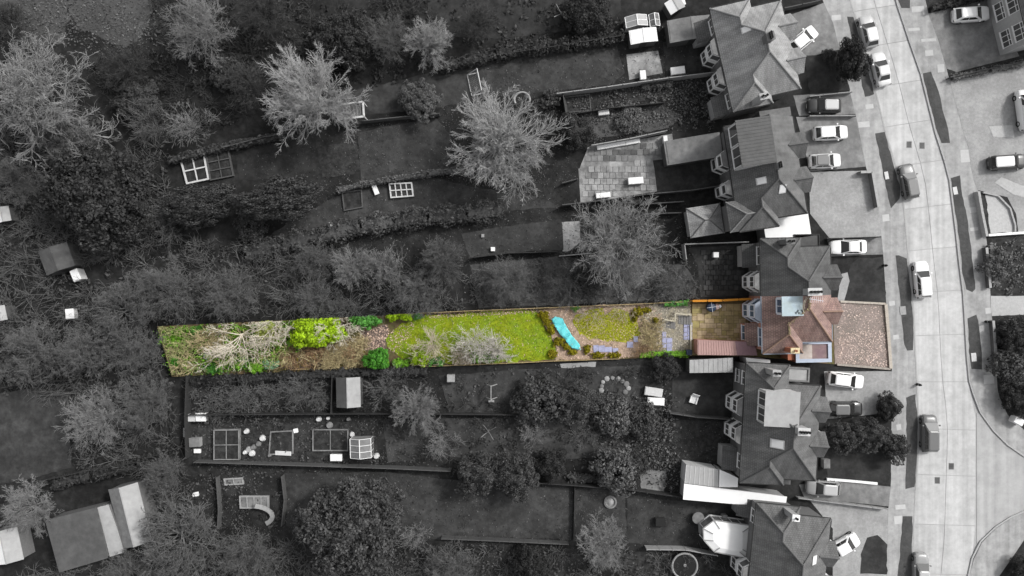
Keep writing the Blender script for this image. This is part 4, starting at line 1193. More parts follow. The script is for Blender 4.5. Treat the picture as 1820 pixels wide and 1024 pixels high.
# ---- pair below the plot
vE = (-0.054, -0.9985)
E1 = House('semi_detached_house', 'house just below the plot with a wide pale flat dormer', (26.6, -15.5), vE, True, 8.7, 4.7, 6.9, 5.0, m_tile_m, m_ridge, m_brick, **TILES)
E1.dormer(1.1, 4.9, 0.35, 4.3, 8.7, m_felt_l, m_offw)
E1.flat_block('garage', 5.1, 8.3, 4.8, 6.5, 2.9, m_brick, m_felt_l, m_felt, 0.2, 0.14)
E1.rear_bay(0.5, 3.0); E1.rear_window(4.2, 5.8, 3.2, 4.4); E1.rear_window(4.2, 5.8, 0.9, 2.2)
E1.chimney(2.4, 6.2, 0.8, 0.6, 8.1, m_render, 2)
E1.chimney(5.0, 0.2, 1.2, 0.7, 9.9, m_render, 4, m_offw)
E2 = House('semi_detached_house', 'dark roofed house with a square rooflight above the long white roof', (26.6, -15.5), vE, False, 8.7, 6.2, 6.9, 5.0, m_tile_m, m_ridge, m_brick, **TILES)
E2.rear_bay(0.3, 2.7); E2.rear_window(3.9, 5.6, 3.2, 4.4); E2.rear_window(3.9, 5.6, 0.9, 2.2); E2.skylight('W', 3.0, 1.7, 0.6, 0.5)
E2.lean_to('rear_extension', -1.3, 0.3, 3.4, 6.2, 2.3, 2.9, m_render, m_tile)
E2.flat_block('side_porch', 5.6, 6.9, 6.3, 7.5, 2.6, m_brick, m_felt)
# ---- pair at the bottom
vF = (-0.103, -0.995)
F1 = House('semi_detached_house', 'bottom house with the white octagonal conservatory behind it', (27.45, -31.64), vF, True, 8.7, 6.0, 6.95, 5.0, m_tile_m, m_ridge, m_brick, **TILES)
F1.rear_window(4.6, 6.0, 0.9, 2.2); F1.rear_window(4.2, 5.8, 3.2, 4.4); F1.skylight('E', 6.3, 1.8, 0.35, 0.5); F1.chimney(3.4, 6.5, 0.7, 0.6, 8.0, m_render, 1, m_white)
F1.lean_to('rear_extension', -1.2, 0.3, 4.4, 6.6, 2.3, 2.9, m_render, m_tile)
F2 = House('semi_detached_house', 'house cut by the bottom edge beside the round pool', (27.45, -31.64), vF, False, 8.7, 6.0, 6.95, 5.0, m_tile_m, m_ridge, m_brick, **TILES)
F2.rear_bay(0.3, 2.7); F2.chimney(5.2, 0.3, 1.6, 0.7, 9.8, m_render, 4, m_offw)
# ---- house at the top right, only its near corner in view
K = House('detached_house', 'house at the top right corner with white window bands facing the road', (W(1775, -150, 5.2).x, W(1775, -150, 5.2).y), (0.235, -0.972), False, 9.0, 15.2, 15.2, 4.5, m_tile, m_ridge, m_render, m_white, m_glass, bay=None)
for v0, v1 in ((8.9, 11.0), (12.3, 14.3)):
    K.rear_window(v0, v1, 0.9, 2.4, 3); K.rear_window(v0, v1, 3.0, 4.6, 3)

# ---- free-standing roofs behind the houses
def block(name, label, cat, quad, z, wall, roofmat, ribs=0, ribmat=None, th=0.08, slope=0.0):
    """low building or canopy from the four corners of its roof in the photograph"""
    P = [W(x, y, z) for x, y in quad]
    c = sum(P, Vector()) / len(P)
    t = thing(name, label, cat, (c.x, c.y, 0))
    Q = [p - c for p in P]
    ar = sum(a.x * b.y - b.x * a.y for a, b in zip(Q, Q[1:] + Q[:1]))
    if ar < 0: Q = Q[::-1]
    m = MB(); m.prism([(p.x * 0.96, p.y * 0.96) for p in Q], -0.2, z - th - 0.002); m.build('wall', wall, t)
    m = MB(); m.prism([(p.x, p.y) for p in Q], z - th, z); r = m.build('roof', roofmat, t)
    if ribs:
        a, b, c2, d = [p - c for p in P]
        for i in range(ribs + 1):
            f = i / ribs; m = MB()
            p = a.lerp(b, f); q = d.lerp(c2, f); p.z = q.z = z + 0.022
            m.bar(p, q, 0.06, 0.04); m.build('rib', ribmat or roofmat, t)
    return t
block('lean_to', 'long white flat roof running along the side of the lower houses', 'outbuilding', [(1216, 860), (1330, 874), (1399, 883), (1396, 899), (1304, 896), (1214, 888)], 2.7, m_render, m_felt_w)
block('lean_to', 'pale ribbed polycarbonate lean-to beside the long white roof', 'outbuilding', [(1220, 826), (1276, 834), (1276, 866), (1217, 859)], 2.6, m_offw, m_poly, 7, m_offw)
block('lean_to', 'small bright lean-to between the ribbed one and the house', 'outbuilding', [(1279, 835), (1296, 842), (1312, 850), (1311, 866), (1278, 866)], 2.7, m_offw, m_felt_w)
block('shed', 'pale flat shed roof directly below the pink ribbed roof', 'shed', [(1226, 640), (1302, 636), (1302, 662), (1226, 663)], 2.4, m_timber, m_felt_l, 9)
block('canopy', 'white strip canopy below the coloured lean-to', 'canopy', [(1326, 636), (1369, 640), (1369, 649), (1328, 646)], 2.8, m_render, m_felt_w)
t = block('flat_roofed_outbuilding', 'big square dark flat roof at lower left', 'outbuilding', [(80, 925), (172, 902), (192, 992), (105, 1018)], 3.2, m_brick, m_felt_d)
t = block('patio_canopy', 'pale canopy strip right of the big dark flat roof', 'canopy', [(173, 902), (192, 897), (208, 940), (220, 982), (195, 990)], 2.9, m_brick, m_felt_l)
# octagonal conservatory
P = WL([(1251, 940), (1270, 926), (1335, 935), (1335, 985), (1327, 992), (1270, 980), (1252, 960)], 2.6); c = sum(P, Vector()) / len(P)
t = thing('conservatory', 'bright white octagonal conservatory behind the bottom house', 'conservatory', (c.x, c.y, 0))
Q = [p - c for p in P]; m = MB(); m.prism([(p.x, p.y) for p in Q[::-1]], -0.2, 0.7); m.build('base_wall', m_render, t)
for a, b in zip(Q, Q[1:]):
    d_ = b - a; n_ = Vector((d_.y, -d_.x, 0)); n_ = n_ if n_.dot(a + b) > 0 else -n_
    pane_window(t, None, a, b, 0.71, 2.5, max(1, int(d_.length / 0.9)), 1, m_white, m_glass_g, n_)
m = MB(); top = [p * 0.62 + Vector((0, 0, 2.85)) for p in Q]; n = len(Q)
for i in range(n):
    j = (i + 1) % n; a = Vector((Q[i].x * 1.03, Q[i].y * 1.03, 2.55)); b = Vector((Q[j].x * 1.03, Q[j].y * 1.03, 2.55))
    m.face([b, a, top[i], top[j]])
m.face(top[::-1]); m.build('roof', m_felt_w, t)
m = MB()
for i in range(n):
    m.bar(Vector((Q[i].x * 1.03, Q[i].y * 1.03, 2.6)), top[i] + Vector((0, 0, 0.04)), 0.08); m.bar(Vector((Q[i].x * 1.03, Q[i].y * 1.03, 2.56)), Vector((Q[(i + 1) % n].x * 1.03, Q[(i + 1) % n].y * 1.03, 2.56)), 0.12)
m.build('glazing_bars', m_palew, t)

# pitched sheds
def shed(name, label, cat, px, py, lx, ly, rz, h, rise, wall, roofa, roofb=None, door=True, z=None):
    p = W(px, py, h + rise * 0.5)
    t = thing(name, label, cat, (p.x, p.y, 0), rz)
    m = MB(); x, y = lx / 2, ly / 2
    m.box(-x + .1, x - .1, -y + .1, y - .1, -0.1, h)
    m.face([(-x + .1, -y + .1, h), (x - .1, -y + .1, h), (0, -y + .1, h + rise * 0.92)]); m.face([(-x + .1, y - .1, h), (0, y - .1, h + rise * 0.92), (x - .1, y - .1, h)])
    m.build('wall', wall, t)
    for s, mm in ((-1, roofa), (1, roofb or roofa)):
        m = MB()
        a = [(s * x, -y, h - 0.02), (s * x, y, h - 0.02), (0, y, h + rise), (0, -y, h + rise)]
        b = [(q[0], q[1], q[2] - 0.05) for q in a]
        m.add(a + b, [(0, 1, 2, 3) if s < 0 else (3, 2, 1, 0), (4, 5, 1, 0), (5, 6, 2, 1), (6, 7, 3, 2), (7, 4, 0, 3)])
        m.build('roof_slope', mm, t, uv=True)
    m = MB(); m.bar((0, -y - .02, h + rise + 0.01), (0, y + .02, h + rise + 0.01), 0.12, 0.05); m.build('ridge_cap', roofb or roofa, t)
    if door:
        m = MB(); m.box(-0.4, 0.4, -y + 0.06, -y + 0.098, 0.02, min(1.8, h - 0.05)); m.build('door', m_timber_d, t)
    return t
shed('shed', 'pitched shed with one dark and one bright roof slope just below the plot', 'shed', 618, 698, 2.9, 3.6, 0.02, 1.9, 0.6, m_timber, m_felt_d, m_felt_l)
shed('shed', 'white roofed shed beside the small glasshouse at upper right', 'shed', 1144, 63, 3.3, 1.7, math.radians(8), 1.9, 0.25, m_timber, m_felt_w, m_felt_w)
shed('garden_building', 'pale pitched roof right of the big dark flat roof', 'shed', 228, 918, 3.6, 7.2, math.radians(14), 2.6, 0.8, m_brick, m_felt, m_felt_l)
shed('shed', 'dark grey pitched shed in the left wood', 'shed', 98, 460, 3.6, 3.0, math.radians(20), 2.1, 0.5, m_timber, m_felt_d, m_felt_d)
shed('shed', 'pale pitched roof cut by the left edge near the bottom', 'shed', 8, 972, 3.4, 4.0, math.radians(12), 2.2, 0.6, m_brick, m_felt_w, m_felt_l)
shed('shed', 'small white roof cut by the left edge in the upper wood', 'shed', 4, 381, 1.6, 1.8, math.radians(12), 1.9, 0.3, m_timber, m_felt_w, m_felt_l)
shed('shed', 'small white roof cut by the left edge in the lower wood', 'shed', 0, 557, 1.2, 1.8, math.radians(12), 1.9, 0.3, m_timber, m_felt_w, m_felt_l)
shed('summerhouse', 'weathered pale roof behind the top house', 'shed', 1230, 50, 5.6, 2.7, math.radians(8), 2.0, 0.35, m_timber, m_felt, m_drive)
shed('shed', 'little shed at the top edge beside the white tarpaulin', 'shed', 1200, 8, 2.0, 1.6, math.radians(30), 1.8, 0.3, m_timber, m_felt_w, m_felt_l)

# ribbed pink roof of the coloured plot
P = [W(*p, 2.4) for p in ((1239, 604), (1340, 608), (1341, 633), (1240, 631))]
P = [W(1240, 604, 2.4), W(1341, 608, 2.4), W(1346, 632, 2.4), W(1240, 631, 2.4)]; c = sum(P, Vector()) / 4
t = thing('garden_store', 'long pink ribbed roof along the edge of the coloured patio', 'outbuilding', (c.x, c.y, 0))
Q = [p - c for p in P]; m = MB(); m.prism([(p.x * .97, p.y * .97) for p in Q[::-1]], -0.1, 2.29); m.build('wall', c_pinkbrick, t)
for nm, f0, f1, mm in (('roof_sheet', 0.0, 0.66, c_pink), ('roof_sheet', 0.6605, 1.0, c_pink_shadow)):  # right-hand sheet and its ribs carry the house's shadow in their colour
    m = MB(); a, b = Q[0].lerp(Q[1], f0), Q[0].lerp(Q[1], f1); d_, e_ = Q[3].lerp(Q[2], f0), Q[3].lerp(Q[2], f1)
    m.prism([(p.x, p.y) for p in (d_, e_, b, a)], 2.31, 2.40); m.build(nm, mm, t)
for i in range(23):
    f = (i + 0.5) / 23; a = Q[0].lerp(Q[1], f); b = Q[3].lerp(Q[2], f); a.z = b.z = 2.42
    m = MB(); m.bar(a, b, 0.07, 0.045); m.build('rib', c_pink if f < 0.66 else c_pink_shadow, t)
m = MB(); m.bar(Q[0] + Vector((-0.02, 0.04, 0)), Q[1] + Vector((0, 0.04, 0)), 0.08, 0.12); m.build('fascia', c_lead, t)
m = MB(); m.bar(Q[0] + Vector((-0.25, -0.05, 0)), Q[3] + Vector((-0.25, 0, 0)), 0.16, 0.3); m.build('end_beam', c_pink_shadow, t)
# ------------------------------------------------------------------ vehicles
WHEEL = {}
def wheel_meshes(r):
    if r not in WHEEL:
        a = MB(); n = 18; w = 0.1
        prof = [(r * 0.62, -w), (r * 0.93, -w), (r, -w * 0.7), (r, w * 0.7), (r * 0.93, w), (r * 0.62, w)]
        vs, fs = [], []
        for (rr, y) in prof:
            for k in range(n):
                t = 2 * math.pi * k / n; vs.append((rr * math.cos(t), y, rr * math.sin(t)))
        for i in range(len(prof)):
            j = (i + 1) % len(prof)
            for k in range(n): fs.append((i * n + k, j * n + k, j * n + (k + 1) % n, i * n + (k + 1) % n))
        a.add(vs, fs)
        b = MB(); vs, fs = [], []
        for (rr, y) in ((r * 0.62, -0.06), (r * 0.55, 0.07), (r * 0.15, 0.085)):
            for k in range(n):
                t = 2 * math.pi * k / n; vs.append((rr * math.cos(t), y, rr * math.sin(t)))
        for i in range(2):
            for k in range(n): fs.append((i * n + k, (i + 1) * n + k, (i + 1) * n + (k + 1) % n, i * n + (k + 1) % n))
        fs.append(tuple(range(2 * n, 3 * n))); b.add(vs, fs)
        WHEEL[r] = (a.mesh('tyre'), b.mesh('rim'))
    return WHEEL[r]

m_lamp = M('lamp_glass', g(0.6), 0.05, rough=0.15, spec=0.6)
m_tail = M('tail_lamp', g(0.10), 0.05, rough=0.2, spec=0.6)
m_tyre = M('tyre_rubber', g(0.02), 0.1)
m_rim = M('wheel_rim', g(0.4), 0.1, rough=0.35, metallic=0.6)
m_cglass = M('car_glass', g(0.025), 0.05, rough=0.05, spec=0.7)
m_cglass_l = M('car_glass_bright', g(0.22), 0.05, rough=0.1, spec=0.7)

def paint(v, nm):
    return M('car_paint_' + nm, g(v), 0.03, 1.0, rough=0.28, spec=0.5, coat=0.5)
PW = paint(0.82, 'white'); PS = paint(0.42, 'silver'); PG = paint(0.13, 'graphite'); PD = paint(0.022, 'black'); PM = paint(0.26, 'mid_grey'); PL = paint(0.62, 'pale_silver')

def car(label, px, py, heading, body, L=4.25, Wd=1.78, Ht=1.48, style='hatch', roof=None, screen=None, bonnet=None):
    p = W(px, py, 0.75)
    on_road = 1515 < px < 1735 and py > -50 and not (1690 < px and py < 60)
    z0 = -0.12 if on_road else 0.02
    t = thing('parked_car', label, 'car', (p.x, p.y, z0), math.radians(heading))
    w = Wd / 2
    tall = Ht / 1.48
    X = [-.5, -.488, -.45, -.38, -.25, -.05, .12, .24, .34, .42, .47, .495, .5]
    Wf = [.66, .82, .93, .985, 1, 1, 1, .99, .97, .92, .84, .70, .58]
    belt = 0.92 * tall
    if style == 'saloon': T = [.62, .84, .90, .92, .93, belt, belt, .92, .87, .80, .73, .60, .5]
    elif style in ('estate', 'van', 'mpv'): T = [.6, .9, belt, belt, belt, belt, belt, .97 * belt, .93 * belt, .86 * belt, .78 * belt, .62, .5]
    else: T = [.6, .86, .92, belt, belt, belt, belt, .93, .88, .82, .74, .60, .5]
    sec = lambda x, wf, zt: [(x, -wf * .9, .2), (x, -wf * 1.0, .34), (x, -wf * 1.0, zt * .62), (x, -wf * .96, zt - .07), (x, -wf * .86, zt), (x, -wf * .4, zt + .02), (x, wf * .4, zt + .02), (x, wf * .86, zt), (x, wf * .96, zt - .07), (x, wf * 1.0, zt * .62), (x, wf * 1.0, .34), (x, wf * .9, .2)]
    vs, fs = [], []
    for x, wf, zt in zip(X, Wf, T): vs += sec(x * L, wf * w, zt)
    n = 12
    for i in range(len(X) - 1):
        for k in range(n):
            k2 = (k + 1) % n; fs.append((i * n + k, (i + 1) * n + k, (i + 1) * n + k2, i * n + k2))
    fs.append(tuple(range(n))); fs.append(tuple(range(len(X) * n - 1, (len(X) - 1) * n - 1, -1)))
    mb = MB(); mb.add(vs, fs); bo = mb.build('body', body, t, smooth=True)
    if bonnet:
        m = MB()
        a = [(0.25 * L, .80 * w), (.40 * L, .76 * w), (.465 * L, .60 * w), (.465 * L, -.60 * w), (.40 * L, -.76 * w), (0.25 * L, -.80 * w)]
        zf = lambda x: np.interp(x / L, X, T) + 0.028
        m.face([(x, y, zf(x)) for x, y in a]); m.build('bonnet', bonnet, t)
    # cabin
    par = {'hatch': (-.475, -.35, .05, .25), 'saloon': (-.37, -.22, .04, .24), 'estate': (-.485, -.43, .05, .24), 'mpv': (-.49, -.42, .10, .31), 'van': (-.495, -.46, .20, .36)}[style]
    xr0, xr1, xf1, xf0 = [q * L for q in par]
    zb, zt = belt - 0.03, Ht
    wb, wt = .87 * w, (.70 if style != 'van' else .8) * w
    def ring(x0, x1, ww, z, r):
        return [(x0, -ww + r, z), (x0 + r, -ww, z), (x1 - r, -ww, z), (x1, -ww + r * 1.6, z), (x1, ww - r * 1.6, z), (x1 - r, ww, z), (x0 + r, ww, z), (x0, ww - r, z)]
    A = ring(xr0, xf0, wb, zb, .10); B = ring(xr1, xf1, wt, zt - 0.05, .12); Cc = ring(xr1 + .12, xf1 - .12, wt - .14, zt, .10)
    m = MB(); m.add(A + B, [(i, (i + 1) % 8, 8 + (i + 1) % 8, 8 + i) for i in range(8)]); m.build('cabin', body, t)
    m = MB(); m.add(B + Cc, [(i, (i + 1) % 8, 8 + (i + 1) % 8, 8 + i) for i in range(8)] + [tuple(range(8, 16))]); m.build('roof', roof or body, t, smooth=False)
    def pane(nm, q, s0, s1, t0, t1, mat, off=0.012):
        q = [Vector(x) for x in q]
        f = lambda s, tt: (q[0].lerp(q[1], s)).lerp(q[3].lerp(q[2], s), tt)
        nn = (q[1] - q[0]).cross(q[3] - q[0]).normalized()
        c = sum(q, Vector()) / 4
        if nn.dot(c - Vector((0, 0, 0.7))) < 0: nn = -nn
        m = MB(); m.face([f(s0, t0) + nn * off, f(s1, t0) + nn * off, f(s1, t1) + nn * off, f(s0, t1) + nn * off]); m.build(nm, mat, t)
    gl = m_cglass
    pane('windscreen', [A[3], A[4], B[4], B[3]], -.12, 1.12, .06, .93, screen or gl)
    pane('rear_window', [A[0], A[7], B[7], B[0]], 0.0, 1.0, .18, .9, gl)
    for s, (i, j) in ((-1, (1, 2)), (1, (6, 5))):
        q = [A[i], A[j], B[j], B[i]]
        if style == 'van': spans = ((.74, .95),)
        elif style in ('estate', 'mpv'): spans = ((.06, .28), (.31, .60), (.63, .92))
        else: spans = ((.12, .46), (.49, .90))
        for a, b in spans: pane('side_window', q, a, b, .12, .9, gl)
    r = 0.31 if style in ('hatch', 'saloon') else 0.34
    ty, ri = wheel_meshes(r)
    for sx in (-.31, .32):
        for s in (-1, 1):
            o = link('wheel', ty, m_tyre, t, (sx * L, s * (w - .09), r)); o.rotation_euler = (0, 0, 0 if s > 0 else math.pi)
            link('rim', ri, m_rim, o)
    for s in (-1, 1):
        m = MB(); m.add([(.42 * L, s * .95 * w, .66), (.475 * L, s * .80 * w, .60), (.492 * L, s * .58 * w, .60), (.47 * L, s * .56 * w, .735), (.44 * L, s * .78 * w, .79), (.41 * L, s * .925 * w, .80)], [(0, 1, 4, 5), (1, 2, 3, 4)])
        m.build('headlight', m_lamp, t)
        m = MB(); m.box(-.497 * L, -.47 * L, s * .80 * w - .1, s * .80 * w + .1, .62, .86); m.build('tail_light', m_tail, t)
        m = MB(); m.box(xf0 - .42, xf0 - .26, s * (w + .09) - .09, s * (w + .09) + .09, belt - .02, belt + .12); m.build('wing_mirror', body, t)
    for x in (-.499, .503):
        m = MB(); m.box(x * L - .01, x * L + .01, -.26, .26, .42, .53); m.build('number_plate', m_offw if x > 0 else m_palew, t)
    return t

car('silver hatchback first in line at the top of the road', 1545, 55, 103, PS, 4.0, style='hatch', roof=PL)
car('pale silver car second in line on the left kerb of the road', 1567, 122, 103, PL, 4.2, style='saloon')
car('dark grey car with a bright windscreen parked on the left kerb', 1617, 322, 101, PG, 4.3, style='estate', screen=m_cglass_l)
car('white estate car parked on the road by the left verge', 1641, 497, 95, PW, 4.5, style='estate')
car('tall dark people carrier parked on the road near the side turning', 1653, 771, 90, PG, 4.5, 1.85, 1.75, 'mpv', screen=m_cglass_l)
car('silver car on the road cut by the bottom edge', 1639, 1016, 89, PM, 4.3, style='hatch', roof=PS)
car('white car tucked against the front of the top house', 1428, 70, 40, PW, 3.9, style='hatch')
car('dark saloon with a pale roof between the two upper houses', 1465, 188, 180, PD, 4.1, style='hatch', roof=PS)
car('white hatchback above a silver one on the upper drive', 1477, 236, 3, PL, 4.2, style='hatch', roof=PW, bonnet=PW)
car('silver hatchback with a dark roof and white bonnet', 1467, 286, 3, PL, 3.85, style='hatch', roof=PG, bonnet=PW)
car('white car beside the flat garage above the plot', 1508, 439, 181, PW, 4.4, style='saloon')
car('white car on the pale drive just below the plot', 1504, 676, -7, PW, 4.4, style='hatch')
car('dark car on the pale drive below the plot', 1503, 727, 0, PD, 4.2, style='hatch', roof=PG)
car('grey car reversed against the lower houses', 1463, 868, 176, PM, 4.1, style='hatch', roof=PS)
car('white car parked aslant in front of the bottom house', 1503, 969, 30, PW, 3.6, style='hatch')
car('white car on the dark drive at the top right', 1727, 25, 4, PW, 4.5, style='hatch')
car('dark estate car with a pale roof on the gravel yard', 1793, 288, 4, PD, 4.7, style='estate', roof=PL)
car('white van cut by the right edge', 1824, 195, 98, PW, 5.0, 1.95, 2.0, 'van')
# ------------------------------------------------------------------ fences and walls
UP = MB().box(0, 1, -0.025, 0.025, 0.0, 0.96).box(0, 1, -0.05, 0.05, 0.9605, 1.0).mesh('panel')
PO = MB().box(-0.055, 0.055, -0.055, 0.055, -0.3, 1.06).mesh('post')
def fence(label, px, h=1.6, mat=None, postm=None, name='garden_fence', cat='fence', thick=1.0, pitch=1.83, z0=0.0):
    mat = mat or m_timber; pts = [W(a, b, h) for a, b in px]
    t = thing(name, label, cat, (pts[0].x, pts[0].y, z0))
    for a, b in zip(pts, pts[1:]):
        d = b - a; d.z = 0; L = d.length; n = max(1, round(L / pitch)); an = math.atan2(d.y, d.x); u = d.normalized()
        for i in range(n):
            p = a - pts[0] + u * (L * i / n); p.z = 0
            o = link('post', PO, postm or mat, t, p, an); o.scale = (1, 1, h)
            q = p + u * 0.06
            o = link('panel', UP, mat, t, q, an + random.Random(i * 7 + int(px[0][0])).uniform(-0.004, 0.004)); o.scale = (L / n - 0.12, thick, h)
    p = pts[-1] - pts[0]; p.z = 0
    o = link('post', PO, postm or mat, t, p); o.scale = (1, 1, h)
    return t

def wall(label, px, h=0.7, w=0.24, mat=None, cope=None, name='garden_wall'):
    mat = mat or m_brick; pts = [W(a, b, h) for a, b in px]
    t = thing(name, label, 'wall', (pts[0].x, pts[0].y, 0))
    for a, b in zip(pts, pts[1:]):
        d = (b - a); d.z = 0; L = d.length; u = d.normalized(); s = Vector((-u.y, u.x, 0)) * w / 2
        p = a - pts[0]; q = b - pts[0]; p.z = q.z = 0
        m = MB(); m.prism([p - s, q - s, q + s, p + s], -0.25, h - 0.06); m.build('wall', mat, t)
        n = max(1, round(L / 0.9)); s2 = s * 1.25
        for i in range(n):
            e = p + u * (L * i / n + 0.01); f = p + u * (L * (i + 1) / n - 0.01)
            m = MB(); m.prism([e - s2, f - s2, f + s2, e + s2], h - 0.059, h); m.build('coping_stone', cope or m_kerb, t)
    return t

FE = [
 ('timber fence above the small lawn with the seed beds', [(395, 262), (470, 243), (530, 232)], 1.5, m_timber),
 ('fence above the square lawn', [(640, 215), (720, 207), (780, 202)], 1.3, m_timber),
 ('long fence below the top lawn', [(990, 166), (1080, 154), (1190, 138), (1280, 127)], 1.7, m_palew),
 ('short fence closing the left end of the narrow bed', [(1001, 168), (1006, 200)], 1.2, m_timber),
 ('dark fence between the two planted beds', [(1003, 205), (1080, 192), (1180, 182)], 1.2, m_timber_d),
 ('pale wall like fence above the mottled patio', [(1052, 258), (1120, 246), (1185, 232)], 1.5, m_palew),
 ('fence between the bright patio and the gardens below', [(1000, 364), (1080, 355), (1150, 345), (1230, 338), (1300, 327)], 1.6, m_timber),
 ('short timber fence at the left end of the bright patio', [(1000, 325), (1026, 318)], 1.2, m_timber),
 ('dark fence right of the pale paved strip', [(1140, 363), (1215, 358)], 1.2, m_timber),
 ('second dark fence below it', [(1142, 380), (1210, 378)], 1.2, m_timber),
 ('pale fence above the dark slabbed yard', [(1218, 434), (1270, 432), (1330, 430)], 1.7, m_palew),
 ('short pale fence at the end of the dark slabbed yard', [(1217, 434), (1220, 460)], 1.6, m_palew),
 ('pale rail fence at the end of the paved strip', [(995, 455), (1050, 450)], 1.2, m_palew),
 ('dark fence below the dark lawn beside the paved strip', [(838, 458), (900, 450), (990, 447)], 1.3, m_timber_d),
 ('long dark fence below the garden with the pitched shed', [(335, 738), (460, 737), (600, 736), (760, 736), (930, 738)], 1.3, m_timber_d),
 ('fence below the allotment and the middle lawn', [(345, 822), (500, 827), (690, 833), (800, 838)], 1.5, m_timber),
 ('fence above the bottom lawn and the round shrubs', [(905, 856), (1000, 862), (1120, 871), (1210, 884)], 1.5, m_timber_d),
 ('fence along the lower side of the long bottom lawn', [(785, 958), (880, 962), (1010, 968)], 1.2, m_timber),
 ('thin dividing rail across the long bottom lawn', [(1022, 868), (1020, 960)], 0.7, m_timber_d),
 ('fence of the dark yard below the plot', [(1192, 735), (1240, 742), (1300, 746)], 1.6, m_timber),
 ('pale fence above the round pool', [(1150, 977), (1220, 978), (1275, 988)], 1.4, m_palew),
 ('dark fence along the left end of the allotment', [(331, 668), (328, 740), (330, 815)], 1.6, m_timber_d),
 ('dark fence below the far left lawn', [(60, 858), (150, 838), (240, 822), (320, 795)], 1.6, m_timber_d),
 ('dark fence above the far left lawn', [(0, 690), (60, 680), (120, 676)], 1.5, m_timber_d),
 ('fence beside the play area at lower left', [(384, 850), (388, 905), (386, 940)], 1.1, m_timber),
 ('right hand fence of the play area at lower left', [(500, 848), (505, 890), (500, 935)], 1.1, m_timber),
 ('fence along the top garden', [(880, 98), (1000, 80), (1110, 62)], 1.6, m_timber_d),
 ('fence in front of the top house', [(1395, 14), (1460, 0)], 1.2, m_timber),
 ('low fence between two upper drives', [(1440, 171), (1515, 163)], 0.8, m_palew),
 ('low fence under the dark saloon', [(1440, 206), (1521, 205)], 0.8, m_palew),
 ('dark fence above the white car by the flat garage', [(1475, 424), (1565, 421)], 1.2, m_timber_d),
 ('hedge topped low fence across the top right drive', [(1690, 137), (1760, 122), (1830, 108)], 0.9, m_timber),
 ('dark fence along the upper side of the allotment end', [(590, 668), (588, 735)], 1.3, m_timber_d),
 ('dark board fence beside the lower concrete drive', [(1420, 886), (1500, 896), (1578, 906)], 0.9, m_palew),
]
for lb, px, h, m in FE: fence('grey ' + lb if not lb.startswith(('dark', 'pale', 'thin')) else lb, px, h, m)
fence('bright orange timber fence along the top of the coloured patio', [(1231, 535), (1285, 534), (1341, 531)], 1.7, c_orange, thick=2.6)
fence('tan timber fence along the upper side of the coloured garden', [(700, 559), (850, 552), (1000, 546), (1120, 541), (1228, 536)], 0.8, c_tan, thick=0.7)
fence('tan timber fence along the lower side of the main green lawn', [(690, 655), (800, 650), (900, 646), (985, 642), (1100, 638)], 0.5, c_tan, thick=0.6)
fence('tan rail fence at the foot of the bramble thicket', [(520, 657), (600, 655), (648, 652)], 0.4, c_tan, thick=0.7)
fence('timber fence at the left end of the coloured plot', [(281, 584), (306, 666)], 1.1, M('mossy_fence', (0.2, 0.19, 0.09), 0.25, 4.0))
wall('low brick wall with a return in front of the gravel forecourt', [(1530, 306), (1551, 305), (1562, 368)], 1.0)
wall('low brick wall on the road side of the rounded gravel bed', [(1740, 340), (1746, 375), (1755, 420)], 0.8, mat=m_kerb)
wall('low white wall along the bottom of the rounded gravel bed', [(1758, 418), (1800, 415), (1830, 413)], 0.5, mat=m_white, cope=m_white)
wall('curved edging wall of the rounded gravel bed', [(1748, 342), (1775, 348), (1796, 370), (1805, 400), (1805, 412)], 0.25, 0.15, m_kerb)
wall('low wall right of the pavement below the rounded bed', [(1754, 440), (1758, 478), (1761, 512)], 0.7, mat=m_drive_d)
wall('low wall right of the pavement above the side road', [(1766, 570), (1770, 620), (1772, 655)], 0.7, mat=m_drive_d)
wall('white kerb wall along the lower concrete drive', [(1470, 852), (1520, 856), (1560, 860)], 0.3, mat=m_white, cope=m_white)
wall('low wall beside the hedge on the road below the plot', [(1586, 705), (1587, 750)], 0.8)
wall('pebbled edging wall along the road side of the coloured drive', [(1575, 541), (1580, 600), (1584, 655)], 0.35, 0.3, c_bed, M('cream_coping', (0.42, 0.38, 0.33), 0.2, 5.0))
wall('pale edging wall along the top of the coloured drive', [(1494, 536), (1574, 540)], 0.3, 0.2, c_bed, M('cream_coping', (0.42, 0.38, 0.33)))
wall('mossy edging wall along the bottom of the coloured drive', [(1488, 648), (1583, 656)], 0.3, 0.2, c_bed, M('grey_coping', (0.30, 0.27, 0.24), 0.3, 5.0))
wall('brick wall at the corner of the house and the orange fence', [(1336, 533), (1350, 530)], 1.9, 0.3, c_pinkbrick, c_pinkbrick)

# ------------------------------------------------------------------ coloured patio, steps, slabs
pq = [W(1229, 538), W(1329, 534), W(1331, 607), W(1228, 632)]
zp = 0.16
m = MB(); m.prism([(p.x, p.y) for p in (W(1228, 632), W(1334, 632), W(1333, 534), W(1229, 538))], -0.2, zp)
patio = tag(m.build('patio', c_joint), 'coloured patio of mixed sandstone slabs behind the house', kind='structure')
SL = MB().add([(0.0, 0.0, -0.03), (1, 0, -0.03), (1, 1, -0.03), (0, 1, -0.03), (0.02, 0.02, 0.02), (0.98, 0.02, 0.02), (0.98, 0.98, 0.02), (0.02, 0.98, 0.02)], [(4, 5, 6, 7), (0, 1, 5, 4), (1, 2, 6, 5), (2, 3, 7, 6), (3, 0, 4, 7)]).mesh('paving_slab')
rnd = random.Random(12)
o0 = W(1229.5, 631); wx = W(1333, 600).x - o0.x; wy = W(1230, 538).y - o0.y
unit = 0.30
NX = int(wx / unit); NY = int(wy / unit); used = [[False] * NY for _ in range(NX)]
